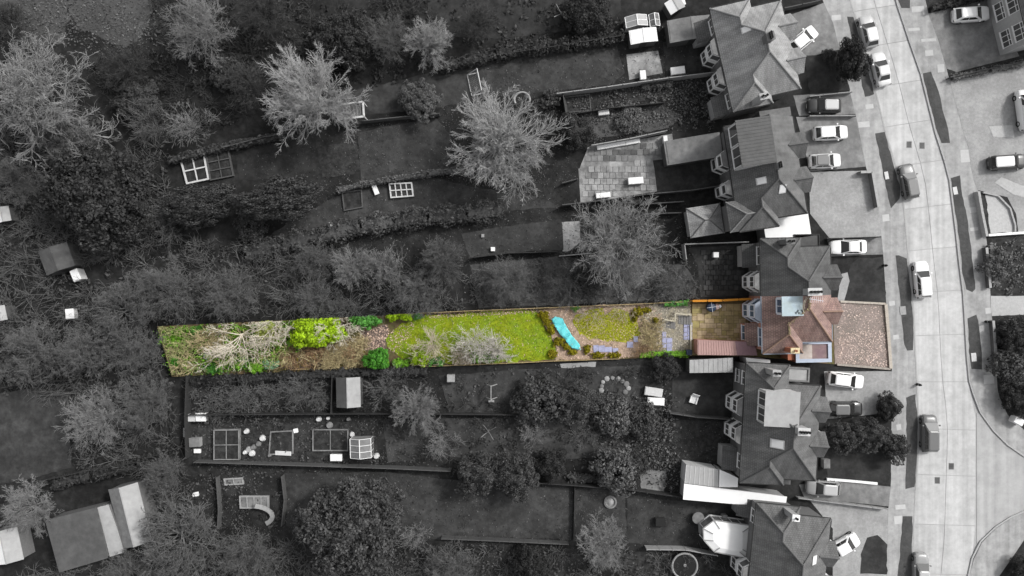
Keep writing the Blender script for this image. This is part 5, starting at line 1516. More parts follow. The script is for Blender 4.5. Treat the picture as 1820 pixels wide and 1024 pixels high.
for i in range(NX):
    for j in range(NY):
        if used[i][j]: continue
        ch = [(3, 2), (2, 3), (2, 2), (3, 3), (2, 1), (1, 2), (4, 2)]; rnd.shuffle(ch)
        for a, b in ch + [(1, 1)]:
            if i + a <= NX and j + b <= NY and not any(used[i + x][j + y] for x in range(a) for y in range(b)): break
        for x in range(a):
            for y in range(b): used[i + x][j + y] = True
        o = link('paving_slab', SL, rnd.choice(c_pav), patio, (o0.x + i * unit + .012, o0.y + j * unit + .012, zp + 0.005 + rnd.random() * 0.008))
        o.scale = (a * unit - .024, b * unit - .024, 1)

def slab_field(label, px, size, mat, z, seed, jit=0.03):
    """irregular slate slabs laid in a shape"""
    P = WL(px); poly = [(p.x, p.y) for p in P]; c = sum(P, Vector()) / len(P)
    t = thing('slate_paving', label, 'paving', (c.x, c.y, 0)); rnd = random.Random(seed)
    x0, x1 = min(p[0] for p in poly), max(p[0] for p in poly); y0, y1 = min(p[1] for p in poly), max(p[1] for p in poly)
    x = x0
    while x < x1:
        y = y0; w = size * rnd.uniform(.8, 1.3)
        while y < y1:
            h = size * rnd.uniform(.7, 1.3)
            cx, cy = x + w / 2, y + h / 2
            if inside(poly, np.array([cx]), np.array([cy]))[0]:
                m = MB(); e = 0.03
                pts = [(x + e, y + e), (x + w - e, y + e), (x + w - e, y + h - e), (x + e, y + h - e)]
                pts = [(a + rnd.uniform(-jit, jit) - c.x, b + rnd.uniform(-jit, jit) - c.y) for a, b in pts]
                m.prism(pts, z - 0.06, z + rnd.uniform(0, .02)); m.build('slate_slab', mat, t)
            y += h
        x += w
    return t
def yard_slabs(label_key, px, size, mats, z, seed):
    par = next(o for o in bpy.data.objects if o.get('label') == label_key)
    poly = [(p.x, p.y) for p in WL(px)]; rnd = random.Random(seed)
    x0, x1 = min(p[0] for p in poly), max(p[0] for p in poly); y0, y1 = min(p[1] for p in poly), max(p[1] for p in poly)
    y = y0; r = 0
    while y < y1:
        x = x0 - (size * .5 if r % 2 else 0)
        while x < x1:
            cx, cy = np.array([x + .06, x + size - .06, x + size / 2]), np.array([y + .06, y + .06, y + size - .06])
            if inside(poly, cx, cy).all():
                o = link('paving_slab', SL, rnd.choice(mats), par, (x + .02, y + .02, z + rnd.random() * .012)); o.scale = (size - .04, size - .04, 1)
            x += size
        y += size; r += 1
yard_slabs('bright mottled patio beside the big pale bare tree', [(1029, 301), (1080, 289), (1160, 283), (1169, 339), (1033, 361)], .75, [m_patio, m_grav, m_patio, m_patio, m_grav, m_drive], .07, 1)
yard_slabs('darker mottled patio above the bright one', [(1048, 264), (1190, 242), (1196, 280), (1160, 283), (1034, 298)], .75, [m_drive, m_drive_d, m_drive, m_drive], .07, 2)
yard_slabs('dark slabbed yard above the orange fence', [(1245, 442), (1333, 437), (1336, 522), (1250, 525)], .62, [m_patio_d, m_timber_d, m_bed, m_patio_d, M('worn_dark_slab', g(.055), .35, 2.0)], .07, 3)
slab_field('straight strip of blue slate slabs below the olive lawn', [(1054, 616), (1103, 615), (1104, 625), (1054, 626)], 0.75, c_slate, 0.17, 1)
slab_field('slanting patch of blue slate at the corner of the olive lawn', [(1114, 615), (1131, 600), (1137, 604), (1122, 618)], 0.6, c_slate, 0.17, 2)
slab_field('tall patch of blue slate left of the stony bed', [(1176, 587), (1184, 585), (1192, 606), (1191, 627), (1183, 626), (1176, 612)], 0.6, c_slate, 0.17, 3)
slab_field('patch of blue slate beside the patio edge', [(1214, 580), (1226, 576), (1227, 600), (1216, 604)], 0.55, c_slate, 0.17, 4)

def steps(label, px, n, along, z0, dz):
    P = WL(px); c = sum(P, Vector()) / 4
    t = thing('garden_steps', label, 'steps', (c.x, c.y, 0))
    for i in range(n):
        f0, f1 = i / n + .01, (i + 1) / n - .01
        q = [P[0].lerp(P[1], f0), P[0].lerp(P[1], f1), P[3].lerp(P[2], f1), P[3].lerp(P[2], f0)]
        m = MB(); m.prism([(p.x - c.x, p.y - c.y) for p in q[::-1]], 0.0, z0 + dz * i); m.build('step', c_step, t)
    return t
steps('upper flight of grey timber garden steps at the patio edge', [(1205, 560), (1228, 562), (1228, 577), (1205, 576)], 5, 0, 0.14, 0.05)
steps('lower flight of grey timber garden steps', [(1183, 570), (1200, 573), (1200, 585), (1183, 582)], 4, 0, 0.10, 0.03)
t = thing('timber_handrail', 'pale timber rail stepping along the garden steps', 'rail', (W(1200, 565).x, W(1200, 565).y, 0)); c = W(1200, 565)
Z = .75
pts = [W(1181, 568, Z), W(1200, 571, Z), W(1200, 557, Z), W(1229, 560, Z)]
for a, b in zip(pts, pts[1:]):
    m = MB(); m.bar(a - Vector((c.x, c.y, 0)), b - Vector((c.x, c.y, 0)), .12, .08); m.build('rail', c_rail, t)
for p in pts:
    m = MB(); m.box(p.x - c.x - .05, p.x - c.x + .05, p.y - c.y - .05, p.y - c.y + .05, 0, Z - .04); m.build('post', c_rail, t)
wall('pale edging wall between stony bed and patio', [(1228, 562), (1228, 632)], 0.32, 0.14, c_rail, c_rail)

# turquoise tarpaulin, creased
OUT = [(980, 567), (987, 562), (999, 566), (1006, 580), (1019, 600), (1030, 612), (1031, 621), (1016, 619), (1006, 607), (993, 591), (983, 575)]
P = [(p.x, p.y) for p in WL(rough_outline([Vector((a, b, 0)) for a, b in OUT], 3, 0.7, 3) and [(a, b) for a, b, _ in rough_outline([Vector((a, b, 0)) for a, b in OUT], 3, 0.7, 3)])]
bm = bmesh.new(); f = bm.faces.new([bm.verts.new((a, b, 0)) for a, b in P]); bmesh.ops.triangulate(bm, faces=[f])
for _ in range(4): bmesh.ops.subdivide_edges(bm, edges=[e for e in bm.edges if e.calc_length() > 0.2], cuts=1)
rs = random.Random(6); cr = [(rs.uniform(-1, 1), rs.uniform(2, 7), rs.uniform(0, 6)) for _ in range(7)]
dvec = Vector((W(1031, 616).x - W(985, 566).x, W(1031, 616).y - W(985, 566).y, 0)).normalized(); sv = Vector((-dvec.y, dvec.x, 0)); c0 = W(1005, 590)
for v in bm.verts:
    q = v.co - c0; a = q.dot(dvec); b = q.dot(sv)
    edge = v.is_boundary
    v.co.z = 0.20 + (0 if edge else 0.10) + sum(0.06 * abs(math.sin(a * k * 0.5 + b * j * 3 + ph)) for j, k, ph in cr)
me = bpy.data.meshes.new('pond_cover'); bm.to_mesh(me); bm.free()
for v in me.vertices: v.co.x -= c0.x; v.co.y -= c0.y
tp = thing('tarpaulin', 'creased turquoise tarpaulin lying between the two lawns', 'tarpaulin', (c0.x, c0.y, 0))
link('sheet', me, c_tarp, tp)
for i, (x, y) in enumerate([(997, 584), (1001, 595), (985, 566), (1030, 619), (990, 586)]):
    p = W(x, y); m = MB(); r = .12 + .05 * (i % 2)
    m.lathe([(r * .7, .28), (r, .34), (r * .9, .42), (r * .4, .46)], 7, p.x - c0.x, p.y - c0.y); m.build('weight_stone', c_bed, tp)

# round barbecue under a blue cover, pink cloth on it
p = W(1264, 546, .8); t = thing('barbecue', 'round dark blue covered barbecue on the patio with a pink cloth', 'barbecue', (p.x, p.y, zp))
m = MB(); m.lathe([(.5, .02), (.56, .4), (.6, .75), (.52, .9), (.3, .98), (.05, 1.0)], 20); m.build('cover', c_blue, t, smooth=True)
for a in (0.15, 1.72):
    m = MB(); m.bar((-.58 * math.cos(a), -.58 * math.sin(a), .93), (.58 * math.cos(a), .58 * math.sin(a), .93), .03, .2); m.build('strap', c_upvc, t)
m = MB(); m.lathe([(.36, .1), (.42, .5), (.3, .8), (.1, .9)], 9, .68, .05); m.build('cloth', c_pinkcl, t, smooth=True)
m = MB(); m.lathe([(.2, .3), (.24, .6), (.15, .8)], 8, 1.05, .12); m.build('cloth', c_upvc, t)
for i, (x, y) in enumerate([(370, 629), (368, 634), (366, 649), (373, 648)]):
    p = W(x, y, .3); r = (.28, .3, .14, .12)[i]
    t = thing('white_pot', ['upper of two white pots at the wooded end of the plot', 'lower of two white pots at the wooded end of the plot', 'small broken white pot below the pair of pots', 'tiny white pot right of the broken one'][i], 'pot', (p.x, p.y, .1), 0, 'white pots in the plot')
    m = MB(); m.lathe([(r * .7, 0), (r, .4), (r * 1.1, .42), (r * 1.1, .47), (r * .9, .47), (r * .85, .3)], 14); m.build('pot', c_upvc, t)
    m = MB(); m.lathe([(r * .84, .34), (r * .3, .36)], 10); m.build('soil', c_earth, t)
p = W(1231, 626, .6); t = thing('dark_bin', 'dark blue bin at the lower corner of the stony bed', 'bin', (p.x - .5, p.y, .1))
m = MB(); m.box(-.3, .3, -.28, .28, 0, .85); m.build('body', c_blue, t); m = MB(); m.box(-.33, .33, -.31, .31, .852, .93); m.build('lid', c_blue, t)

# ------------------------------------------------------------------ grey garden things
def raised_bed(label, quad, h=0.3, mat=None, soil=None, bars=(0, 0), name='raised_bed', cat='raised bed', bw=0.14, top=None):
    P = [W(x, y, h) for x, y in quad]; c = sum(P, Vector()) / 4; c.z = 0
    t = thing(name, label, cat, (c.x, c.y, 0)); Q = [Vector((p.x - c.x, p.y - c.y, 0)) for p in P]
    mat = mat or m_palew
    for a, b in zip(Q, Q[1:] + Q[:1]):
        m = MB(); d = (b - a).normalized() * bw / 2
        m.bar(a - d + Vector((0, 0, h / 2)), b - d + Vector((0, 0, h / 2)), bw, h + .03); m.build('board', mat, t)
    def cross(n, p0, p1, q0, q1, zo):
        for i in range(1, n + 1):
            f = i / (n + 1); m = MB()
            m.bar(p0.lerp(p1, f) + Vector((0, 0, h + zo)), q0.lerp(q1, f) + Vector((0, 0, h + zo)), bw * .8, .06); m.build('bar', mat, t)
    cross(bars[0], Q[0], Q[1], Q[3], Q[2], -.02); cross(bars[1], Q[0], Q[3], Q[1], Q[2], .045)
    m = MB(); m.prism([(p.x * .97, p.y * .97) for p in (Q[::-1])], 0.0, max(.05, h - .12)); m.build('soil', soil or m_bed, t)
    return t
raised_bed('white bordered seed bed with pale trays, left half', [(321, 284), (362, 275), (370, 318), (332, 326)], .35, m_offw, m_bed, (1, 1), bw=.2)
raised_bed('seed bed with pale trays, right half', [(366, 274), (405, 266), (414, 312), (374, 320)], .35, m_timber, m_bed, (1, 2))
raised_bed('white ladder shaped timber frame on the lawn', [(692, 327), (731, 325), (734, 348), (695, 351)], .45, m_offw, m_lawn, (3, 1), 'cold_frame', 'cold frame', .16)
raised_bed('square dark bed left of the ladder shaped frame', [(608, 342), (642, 338), (644, 368), (612, 374)], .3, m_timber, m_bed, (0, 0))
raised_bed('large netted frame at the left of the allotment', [(380, 765), (424, 764), (424, 817), (380, 817)], .6, m_drive, m_bed, (1, 1), 'fruit_cage', 'fruit cage', .12)
raised_bed('bed edged with pale boards right of the middle of the allotment', [(556, 764), (618, 764), (618, 801), (556, 801)], .25, m_drive, m_bed, (1, 0))
raised_bed('narrow bed with pale edges in the middle of the allotment', [(481, 768), (520, 766), (520, 806), (478, 808)], .25, m_drive, m_bed, (0, 0))
raised_bed('sand pit frame in the play area', [(398, 852), (430, 850), (432, 860), (400, 862)], .25, m_palew, m_drive, (1, 0))
raised_bed('weathered platform of the play area', [(426, 883), (476, 883), (476, 903), (427, 903)], .4, m_palew, m_drive, (3, 0))
raised_bed('bed at the left end of the narrow planted strip', [(1004, 173), (1048, 168), (1050, 196), (1008, 200)], .25, m_timber, m_bed, (0, 0))

def goal(label, px, py, wdt, dep, h, rz):
    p = W(px, py, h * .7); t = thing('football_goal', label, 'goal', (p.x, p.y, 0), rz)
    w = wdt / 2
    segs = [((-w, 0, 0), (-w, 0, h)), ((w, 0, 0), (w, 0, h)), ((-w, 0, h), (w, 0, h)), ((-w, -dep, 0), (w, -dep, 0)), ((-w, -dep, 0), (-w, 0, h)), ((w, -dep, 0), (w, 0, h)), ((-w, 0, 0), (-w, -dep, 0)), ((w, 0, 0), (w, -dep, 0))]
    for nm, s in zip(('post', 'post', 'crossbar', 'back_bar', 'stay', 'stay', 'ground_bar', 'ground_bar'), segs):
        m = MB(); m.tube(s, .06, 8); m.build(nm, m_offw, t)
    m = MB()
    for i in range(1, 12):
        x = -w + wdt * i / 12; m.tube([(x, 0, h), (x, -dep, 0)], .012, 3)
    for i in range(1, 7):
        f = i / 7; m.tube([(-w, -dep * f, h * (1 - f)), (w, -dep * f, h * (1 - f))], .012, 3)
    n = m.build('net', m_palew, t); n['kind'] = 'stuff'
goal('small white football goal on the top lawn', 852, 143, 2.6, 1.3, 1.6, math.radians(-78))

def pergola(label, quad, z, mat, slats=4, panel=None):
    P = [W(x, y, z) for x, y in quad]; c = sum(P, Vector()) / 4; c.z = 0
    t = thing('pergola', label, 'pergola', (c.x, c.y, 0)); Q = [p - c for p in P]
    for q in Q:
        m = MB(); m.box(q.x - .06, q.x + .06, q.y - .06, q.y + .06, -.2, z - .08); m.build('post', mat, t)
    for a, b in zip(Q, Q[1:] + Q[:1]):
        m = MB(); m.bar(a, b, .22, .14); m.build('beam', mat, t)
    if panel:
        m = MB(); m.prism([(q.x * .98, q.y * .98) for q in Q[::-1]], z - .2, z - .16); m.build('roof_panel', panel, t)
    for i in range(1, slats + 1):
        f = i / (slats + 1); m = MB(); m.bar(Q[0].lerp(Q[1], f) + Vector((0, 0, -.11)), Q[3].lerp(Q[2], f) + Vector((0, 0, -.11)), .07, .07); m.build('rafter', m_drive, t)
pergola('white edged pergola roof half under the left bare tree', [(595, 187), (645, 181), (647, 207), (601, 212)], 2.2, m_offw, 7, m_drive_d)

def greenhouse(label, px, py, lx, ly, rz, h=1.7, rise=.6, cat='greenhouse', glass=None):
    p = W(px, py, h); t = thing('greenhouse', label, cat, (p.x, p.y, 0), rz); x, y = lx / 2, ly / 2
    m = MB(); m.box(-x, x, -y, y, -.1, .35); m.build('base_wall', m_brick, t)
    m = MB()
    n = max(2, int(ly / .62))
    for i in range(n + 1):
        yy = -y + ly * i / n
        for s in (-1, 1): m.bar((s * x, yy, .35), (s * x, yy, h), .05); m.bar((s * x, yy, h), (0, yy, h + rise), .05)
    for s in (-1, 1): m.bar((s * x, -y, h), (s * x, y, h), .07)
    m.bar((0, -y, h + rise), (0, y, h + rise), .09); m.build('frame', m_white, t)
    for i in range(n):
        y0, y1 = -y + ly * i / n + .03, -y + ly * (i + 1) / n - .03
        for s in (-1, 1):
            m = MB(); m.face([(s * x, y0, h), (s * x, y1, h), (0.02 * s, y1, h + rise), (0.02 * s, y0, h + rise)]); m.build('pane', glass or m_glass_g, t)
    for s in (-1, 1):
        m = MB(); m.face([(s * x, -y, .35), (s * x, y, .35), (s * x, y, h), (s * x, -y, h)]); m.build('side_glass', m_glass_g, t)
greenhouse('small bright glasshouse above the white roofed shed', 1131, 38, 2.6, 1.3, math.radians(8), glass=m_poly)
greenhouse('second small glasshouse panel right of the first', 1163, 36, 1.2, 1.5, math.radians(8), 1.4, .4)
greenhouse('small white framed greenhouse at the right end of the allotment', 641, 797, 2.5, 2.3, 0.03)

def box_thing(name, label, cat, px, py, a, b, h, rz=0, mat=None, lid=None, z=0.0):
    p = W(px, py, h); t = thing(name, label, cat, (p.x, p.y, z), rz)
    m = MB(); x, y = a / 2, b / 2
    m.add([(-x * .94, -y * .94, 0), (x * .94, -y * .94, 0), (x * .94, y * .94, 0), (-x * .94, y * .94, 0), (-x, -y, h * .9), (x, -y, h * .9), (x, y, h * .9), (-x, y, h * .9)], [(3, 2, 1, 0), (4, 5, 6, 7), (0, 1, 5, 4), (1, 2, 6, 5), (2, 3, 7, 6), (3, 0, 4, 7)])
    m.build('body', mat or m_offw, t)
    m = MB(); m.add([(-x * 1.04, -y * 1.04, h * .905), (x * 1.04, -y * 1.04, h * .905), (x * 1.04, y * 1.04, h * .905), (-x * 1.04, y * 1.04, h * .905), (-x * .95, -y * .9, h), (x * .95, -y * .9, h), (x * .95, y * .9, h), (-x * .95, y * .9, h)], [(3, 2, 1, 0), (4, 5, 6, 7), (0, 1, 5, 4), (1, 2, 6, 5), (2, 3, 7, 6), (3, 0, 4, 7)])
    m.build('lid', lid or mat or m_white, t)
    return t
BX = [
 ('storage_box', 'white topped storage box left of a pair at the rear fence', 'box', 337, 743, 1.2, .9, .8, 0, m_offw, m_offw),
 ('storage_box', 'brighter storage box right of a pair at the rear fence', 'box', 356, 742, 1.2, 1.0, .9, 0, m_offw, m_white),
 ('compost_bin', 'pale square compost bin below the pair of storage boxes', 'bin', 345, 787, 1.3, 1.1, .9, .05, m_palew, m_drive),
 ('crate', 'small white crate below the compost bin', 'crate', 350, 802, .8, .5, .4, 0, m_offw, m_white),
 ('crate', 'narrow pale crate against the rear fence', 'crate', 329, 769, .5, 1.1, .5, 0, m_palew, m_palew),
 ('water_butt', 'white upright box beside the grey shed in the left wood', 'bin', 133, 489, .9, 1.4, 1.5, .4, m_offw, m_white),
 ('storage_box', 'lone white box in the left wood', 'box', 123, 558, 1.0, 1.2, .9, .1, m_offw, m_white),
 ('garden_bench', 'white lidded bench left of the ladder shaped frame', 'bench', 667, 337, .55, 1.2, .5, .35, m_white, m_white),
 ('storage_box', 'white table like box on the decked patio of the top garden', 'box', 1143, 133, .7, 1.1, .7, .1, m_white, m_white),
 ('storage_box', 'white storage box in the back yard of the top house', 'box', 1205, 125, 1.7, .9, .7, .13, m_offw, m_white),
 ('garden_table', 'white table on the bright mottled patio', 'table', 1130, 321, 1.8, .8, .75, .08, m_white, m_white),
 ('storage_box', 'white box on the bright mottled patio near its lower edge', 'box', 1072, 347, 1.7, .6, .5, .1, m_offw, m_white),
 ('storage_box', 'pale box between the two planted beds', 'box', 1073, 199, 1.3, .7, .6, .12, m_offw, m_offw),
 ('wheelie_bin', 'white lidded bin on the dark slabbed yard', 'bin', 1273, 453, .65, .65, .9, 0, m_offw, m_white),
 ('crate', 'tiny white crate on the dark lawn above the plot', 'crate', 876, 443, .5, .5, .4, 0, m_white, m_white),
 ('crate', 'tiny pale crate below the hedge on the dark lawn', 'crate', 858, 419, .35, .4, .3, 0, m_palew, m_palew),
 ('crate', 'tiny pale box at the end of the long hedge', 'crate', 587, 399, .4, .5, .4, 0, m_offw, m_offw),
 ('bird_table', 'square pale bird table on the lawn just below the plot', 'bird table', 801, 673, .9, .9, 1.2, 0, m_palew, m_palew),
 ('storage_box', 'white box beside the small allotment greenhouse', 'box', 597, 814, 1.4, .8, .6, 0, m_offw, m_white),
 ('crate', 'white crate on the soil of the middle allotment bed', 'crate', 525, 766, .5, .5, .4, .2, m_white, m_white),
 ('crate', 'white stone like crate in the wood below the allotment', 'crate', 347, 879, .7, .5, .3, .2, m_white, m_white),
 ('cold_frame', 'white boarded cold frame in the lower part of the allotment', 'cold frame', 503, 806, 1.9, .5, .3, -.05, m_offw, m_offw),
 ('wheelie_bin', 'white sack against the front wall of the lower house pair', 'bin', 1470, 825, .8, 1.1, .9, 0, m_palew, m_drive),
 ('garden_table', 'upper of two pale garden tables below the plot', 'table', 1162, 697, 2.1, 1.0, .75, -.15, m_offw, m_offw),
 ('garden_table', 'lower of two pale garden tables below the plot', 'table', 1166, 714, 2.0, .9, .75, -.05, m_offw, m_white),
 ('wheelie_bin', 'bin in the shade beside the conservatory', 'bin', 1289, 921, .6, .6, 1.0, 0, m_palew, m_palew),
 ('garden_table', 'dark square table on the bottom decked yard', 'table', 1174, 929, 1.2, 1.0, .7, 0, m_timber_d, m_black),
 ('electricity_box', 'white cabinet on the corner above the side road', 'cabinet', 1812, 749, 1.2, .8, 1.0, -.5, m_white, m_white),
 ('wheelie_bin', 'white bin beside the upper patio wall', 'bin', 1183, 247, .5, .8, 1.0, .1, m_offw, m_white),
 ('planter', 'long white planter along the pale fence of the mottled patio', 'planter', 1088, 258, 3.6, .5, .5, math.radians(10), m_white, m_white),
 ('planter', 'shorter white planter right of the long one', 'planter', 1124, 252, 1.8, .5, .5, math.radians(10), m_white, m_white),
 ('garden_chair', 'white lounger at the top edge beside the little shed', 'lounger', 1203, 6, 2.0, .9, .6, math.radians(20), m_white, m_white),
 ('utility_cover', 'pale drain cover slab in the left verge by the dark car', 'drain cover', 1576, 312, .45, .9, .06, .2, m_offw, m_offw),
 ('utility_cover', 'pale drain cover slab in the long right verge', 'drain cover', 1698, 339, .5, .9, .06, .2, m_offw, m_offw),
 ('utility_cover', 'pale drain cover slab in the verge above the side turning', 'drain cover', 1731, 635, .6, 1.0, .06, .1, m_offw, m_offw),
 ('utility_cover', 'pale drain cover slab in the left verge near the white car', 'drain cover', 1605, 552, .7, 1.0, .06, .1, m_palew, m_palew),
]
for (nm, lb, ct, x, y, a, b, h, rz, m1, m2) in BX: box_thing(nm, lb, ct, x, y, a, b, h, rz, m1, m2)
rs = random.Random(77)
PN = ['leftmost pot of the white heap right of the fruit cage', 'second pot from the left in the white heap', 'upper middle pot of the white heap', 'topmost right pot of the white heap', 'lowest pot of the white heap', 'lone pot at the top right corner of the fruit cage', 'pot left of the narrow pale edged bed', 'pot at the lower left corner of the narrow bed', 'left one of the pots above the board edged bed', 'middle one of the pots above the board edged bed', 'pot touching the top of the board edged bed', 'right one of the pots above the board edged bed', 'pot right of the allotment greenhouse', 'pot at the top left corner of the allotment greenhouse']
for i, (x, y) in enumerate([(434, 805), (441, 800), (449, 796), (458, 790), (446, 807), (436, 768), (465, 780), (478, 810), (565, 746), (582, 744), (584, 757), (618, 746), (668, 812), (625, 773)]):
    h = rs.uniform(.25, .6)
    p = W(x, y, h); t = thing('plant_pot', PN[i], 'pot', (p.x, p.y, 0), 0, 'white pots cluttering the allotment')
    r = rs.uniform(.22, .42)
    m = MB(); m.lathe([(r * 1.05, 0), (r * 1.05, .05), (r, .06), (r * .72, h * .95), (r * .6, h), (r * .1, h * .98)], 11); m.build('pot', rs.choice([m_offw, m_palew, m_drive]), t)

# round things
def ring_pool(name, label, cat, px, py, r, h, rim, inner, zin):
    p = W(px, py, h); t = thing(name, label, cat, (p.x, p.y, 0))
    m = MB(); m.lathe([(r * .96, -.1), (r * .98, h - .05), (r * .9, h - .05), (r * .9, zin)], 36); m.build('wall', m_timber_d, t)
    m = MB(); m.tube([(r * .98 * math.cos(a), r * .98 * math.sin(a), h) for a in np.linspace(0, 2 * math.pi, 37)[:-1]], .12, 7, True); m.build('rim', rim, t)
    m = MB(); m.lathe([(r * .89, zin), (r * .89, zin + .02)], 36); m.build('surface', inner, t)
    return t
t = ring_pool('trampoline', 'round dark trampoline with a pale rim at the bottom edge', 'trampoline', 1217, 1006, 1.55, .75, m_palew, m_black, .72)
m = MB(); m.lathe([(.16, .74), (.2, .86), (.08, .95)], 9, 0.0, 0.1); m.build('ball', m_palew, t)
for i in range(6):
    a = i * math.pi / 3; m = MB(); m.tube([(1.5 * math.cos(a), 1.5 * math.sin(a), -.1), (1.5 * math.cos(a), 1.5 * math.sin(a), .7)], .05, 6); m.build('leg', m_metal, t)
p = W(1241, 921, .7); t = thing('round_table', 'round grey table on the dark decked yard', 'table', (p.x, p.y, 0))
m = MB(); m.lathe([(.72, .68), (.74, .72), (.72, .75)], 24); m.build('tabletop', m_drive, t)
m = MB(); m.lathe([(.3, 0), (.08, .06), (.06, .68)], 10); m.build('pedestal', m_timber_d, t)
p = W(1091, 690); t = thing('garden_pond', 'pale stone edged pond below the plot', 'pond', (p.x, p.y, 0))
rs = random.Random(3)
for i in range(-1, 9):
    a = i * 2 * math.pi / 15; r1 = 1.05 + rs.uniform(-.1, .15); m = MB()
    x, y = 1.5 * r1 * math.cos(a), 1.15 * r1 * math.sin(a); s = rs.uniform(.26, .4)
    m.lathe([(s, -.05), (s * 1.05, .1), (s * .8, .2), (s * .3, .24)], 7, x, y); m.build('edge_stone', rs.choice([m_palew, m_drive, m_drive, m_patio]), t)
m = MB(); m.lathe([(1.1, .02), (1.1, .04)], 20); m.build('water', m_water, t)
p = W(928, 176, .4); t = thing('hoop', 'pale ring of edging stones on the lawn right of the big bare tree', 'edging', (p.x, p.y, 0))
m = MB(); m.tube([(.95 * math.cos(a), .9 * math.sin(a), .12) for a in np.linspace(0, 2 * math.pi, 25)[:-1]], .13, 6, True); m.build('ring', m_palew, t)
p = W(1085, 893, .3); t = thing('fire_pit', 'round pale fire pit on the striped lawn', 'fire pit', (p.x, p.y, 0))
m = MB(); m.lathe([(.75, 0), (.8, .25), (.6, .3), (.5, .12)], 18); m.build('bowl', m_drive, t); m = MB(); m.lathe([(.45, .14), (.2, .3), (.05, .34)], 9); m.build('ash', m_palew, t)

# rotary clothes driers, parasol, chairs
def drier(label, px, py, mat):
    p = W(px, py, 1.6); t = thing('clothes_drier', label, 'clothes drier', (p.x, p.y, 0))
    m = MB(); m.tube([(0, 0, 0), (0, 0, 1.7)], .05, 7); m.build('pole', mat, t)
    for i in range(4):
        a = i * math.pi / 2 + .6; m = MB(); m.bar((0, 0, 1.2), (1.1 * math.cos(a), 1.1 * math.sin(a), 1.75), .06); m.build('arm', mat, t)
drier('rotary clothes drier on the dark lawn at the top', 998, 22, m_palew)
drier('rotary clothes drier on the middle lawn', 868, 768, m_drive)
p = W(873, 700, 1.2); t = thing('garden_swing', 'thin pale garden swing on the lawn below the plot', 'swing', (p.x, p.y, 0))
for a, b, n in (((-.7, -.6, 0), (-.0, -.6, 1.8), 'leg'), ((.7, -.6, 0), (.0, -.6, 1.8), 'leg'), ((-.7, 1.0, 0), (0, 1.0, 1.8), 'leg'), ((.7, 1.0, 0), (0, 1.0, 1.8), 'leg'), ((0, -.7, 1.8), (0, 1.1, 1.8), 'top_bar'), ((-.35, -1.0, .5), (.35, -1.0, .5), 'seat')):
    m = MB(); m.bar(a, b, .1 if n != 'seat' else .25, .08); m.build(n, m_palew, t)
p = W(1234, 712, .8); t = thing('garden_chair', 'white folded chair on the dark yard below the plot', 'chair', (p.x, p.y, 0), -.3)
m = MB(); m.box(-.45, .45, -.4, .4, .38, .44); m.build('seat', m_white, t)
m = MB(); m.add([(-.45, .4, .42), (.45, .4, .42), (.45, .75, 1.0), (-.45, .75, 1.0), (-.45, .45, .42), (.45, .45, .42), (.45, .8, 1.0), (-.45, .8, 1.0)], [(0, 1, 2, 3), (7, 6, 5, 4), (0, 3, 7, 4), (1, 5, 6, 2), (3, 2, 6, 7)]); m.build('backrest', m_white, t)
for x in (-.4, .4):
    for y in (-.35, .35): m = MB(); m.bar((x, y, 0), (x, y, .38), .05); m.build('leg', m_white, t)
    m = MB(); m.box(x - .06, x + .06, -.4, .45, .6, .64); m.build('armrest', m_white, t)
m = MB(); m.tube([(470 - 450, 0, 0), (470 - 450, 0, 0.01)], .01, 3)
p = W(470, 905, .8); t = thing('play_slide', 'curved pale slide of the play area', 'slide', (p.x, p.y, 0))
m = MB()
pts = [Vector((-1.0 + 1.9 * math.sin(a), 0.9 * math.cos(a) - 0.4 - 0.3 * a, 1.2 - .36 * a)) for a in np.linspace(0, 2.6, 12)]
for a, b in zip(pts, pts[1:]): m.bar(a, b, .55, .08)
m.build('chute', m_palew, t)
m = MB()
for q in (pts[0], pts[5]): m.bar((q.x, q.y, 0), (q.x, q.y, q.z), .08)
m.build('legs', m_timber, t)
# street lamp posts beside the road, seen from above
for lb, x, y in (('left pavement by the dark front lawn', 1574, 472), ('right pavement by the path', 1757, 572), ('left edge of the road below the plot', 1634, 684)):
    p = W(x, y, .5); t = thing('bollard', 'short dark post on the ' + lb, 'post', (p.x, p.y, -0.1))
    m = MB(); m.lathe([(.16, 0), (.16, .7), (.12, .85), (.1, 1.0), (.03, 1.05)], 12); m.build('post', m_black, t)
    m = MB(); m.lathe([(.17, .6), (.17, .68)], 12); m.build('band', m_palew, t)
for lb, x, y in (('upper', 1616, 257), ('right hand', 1639, 259), ('lower right', 1691, 829), ('lower left', 1666, 854)):
    p = W(x, y, -.1); t = thing('manhole_cover', lb + ' manhole cover set in the road concrete', 'manhole cover', (p.x, p.y, -.118))
    m = MB(); m.box(-.32, .32, -.4, .4, 0, .012); m.build('frame', m_drive, t); m = MB(); m.box(-.26, .26, -.33, .33, .0125, .02); m.build('plate', m_drive_d, t)
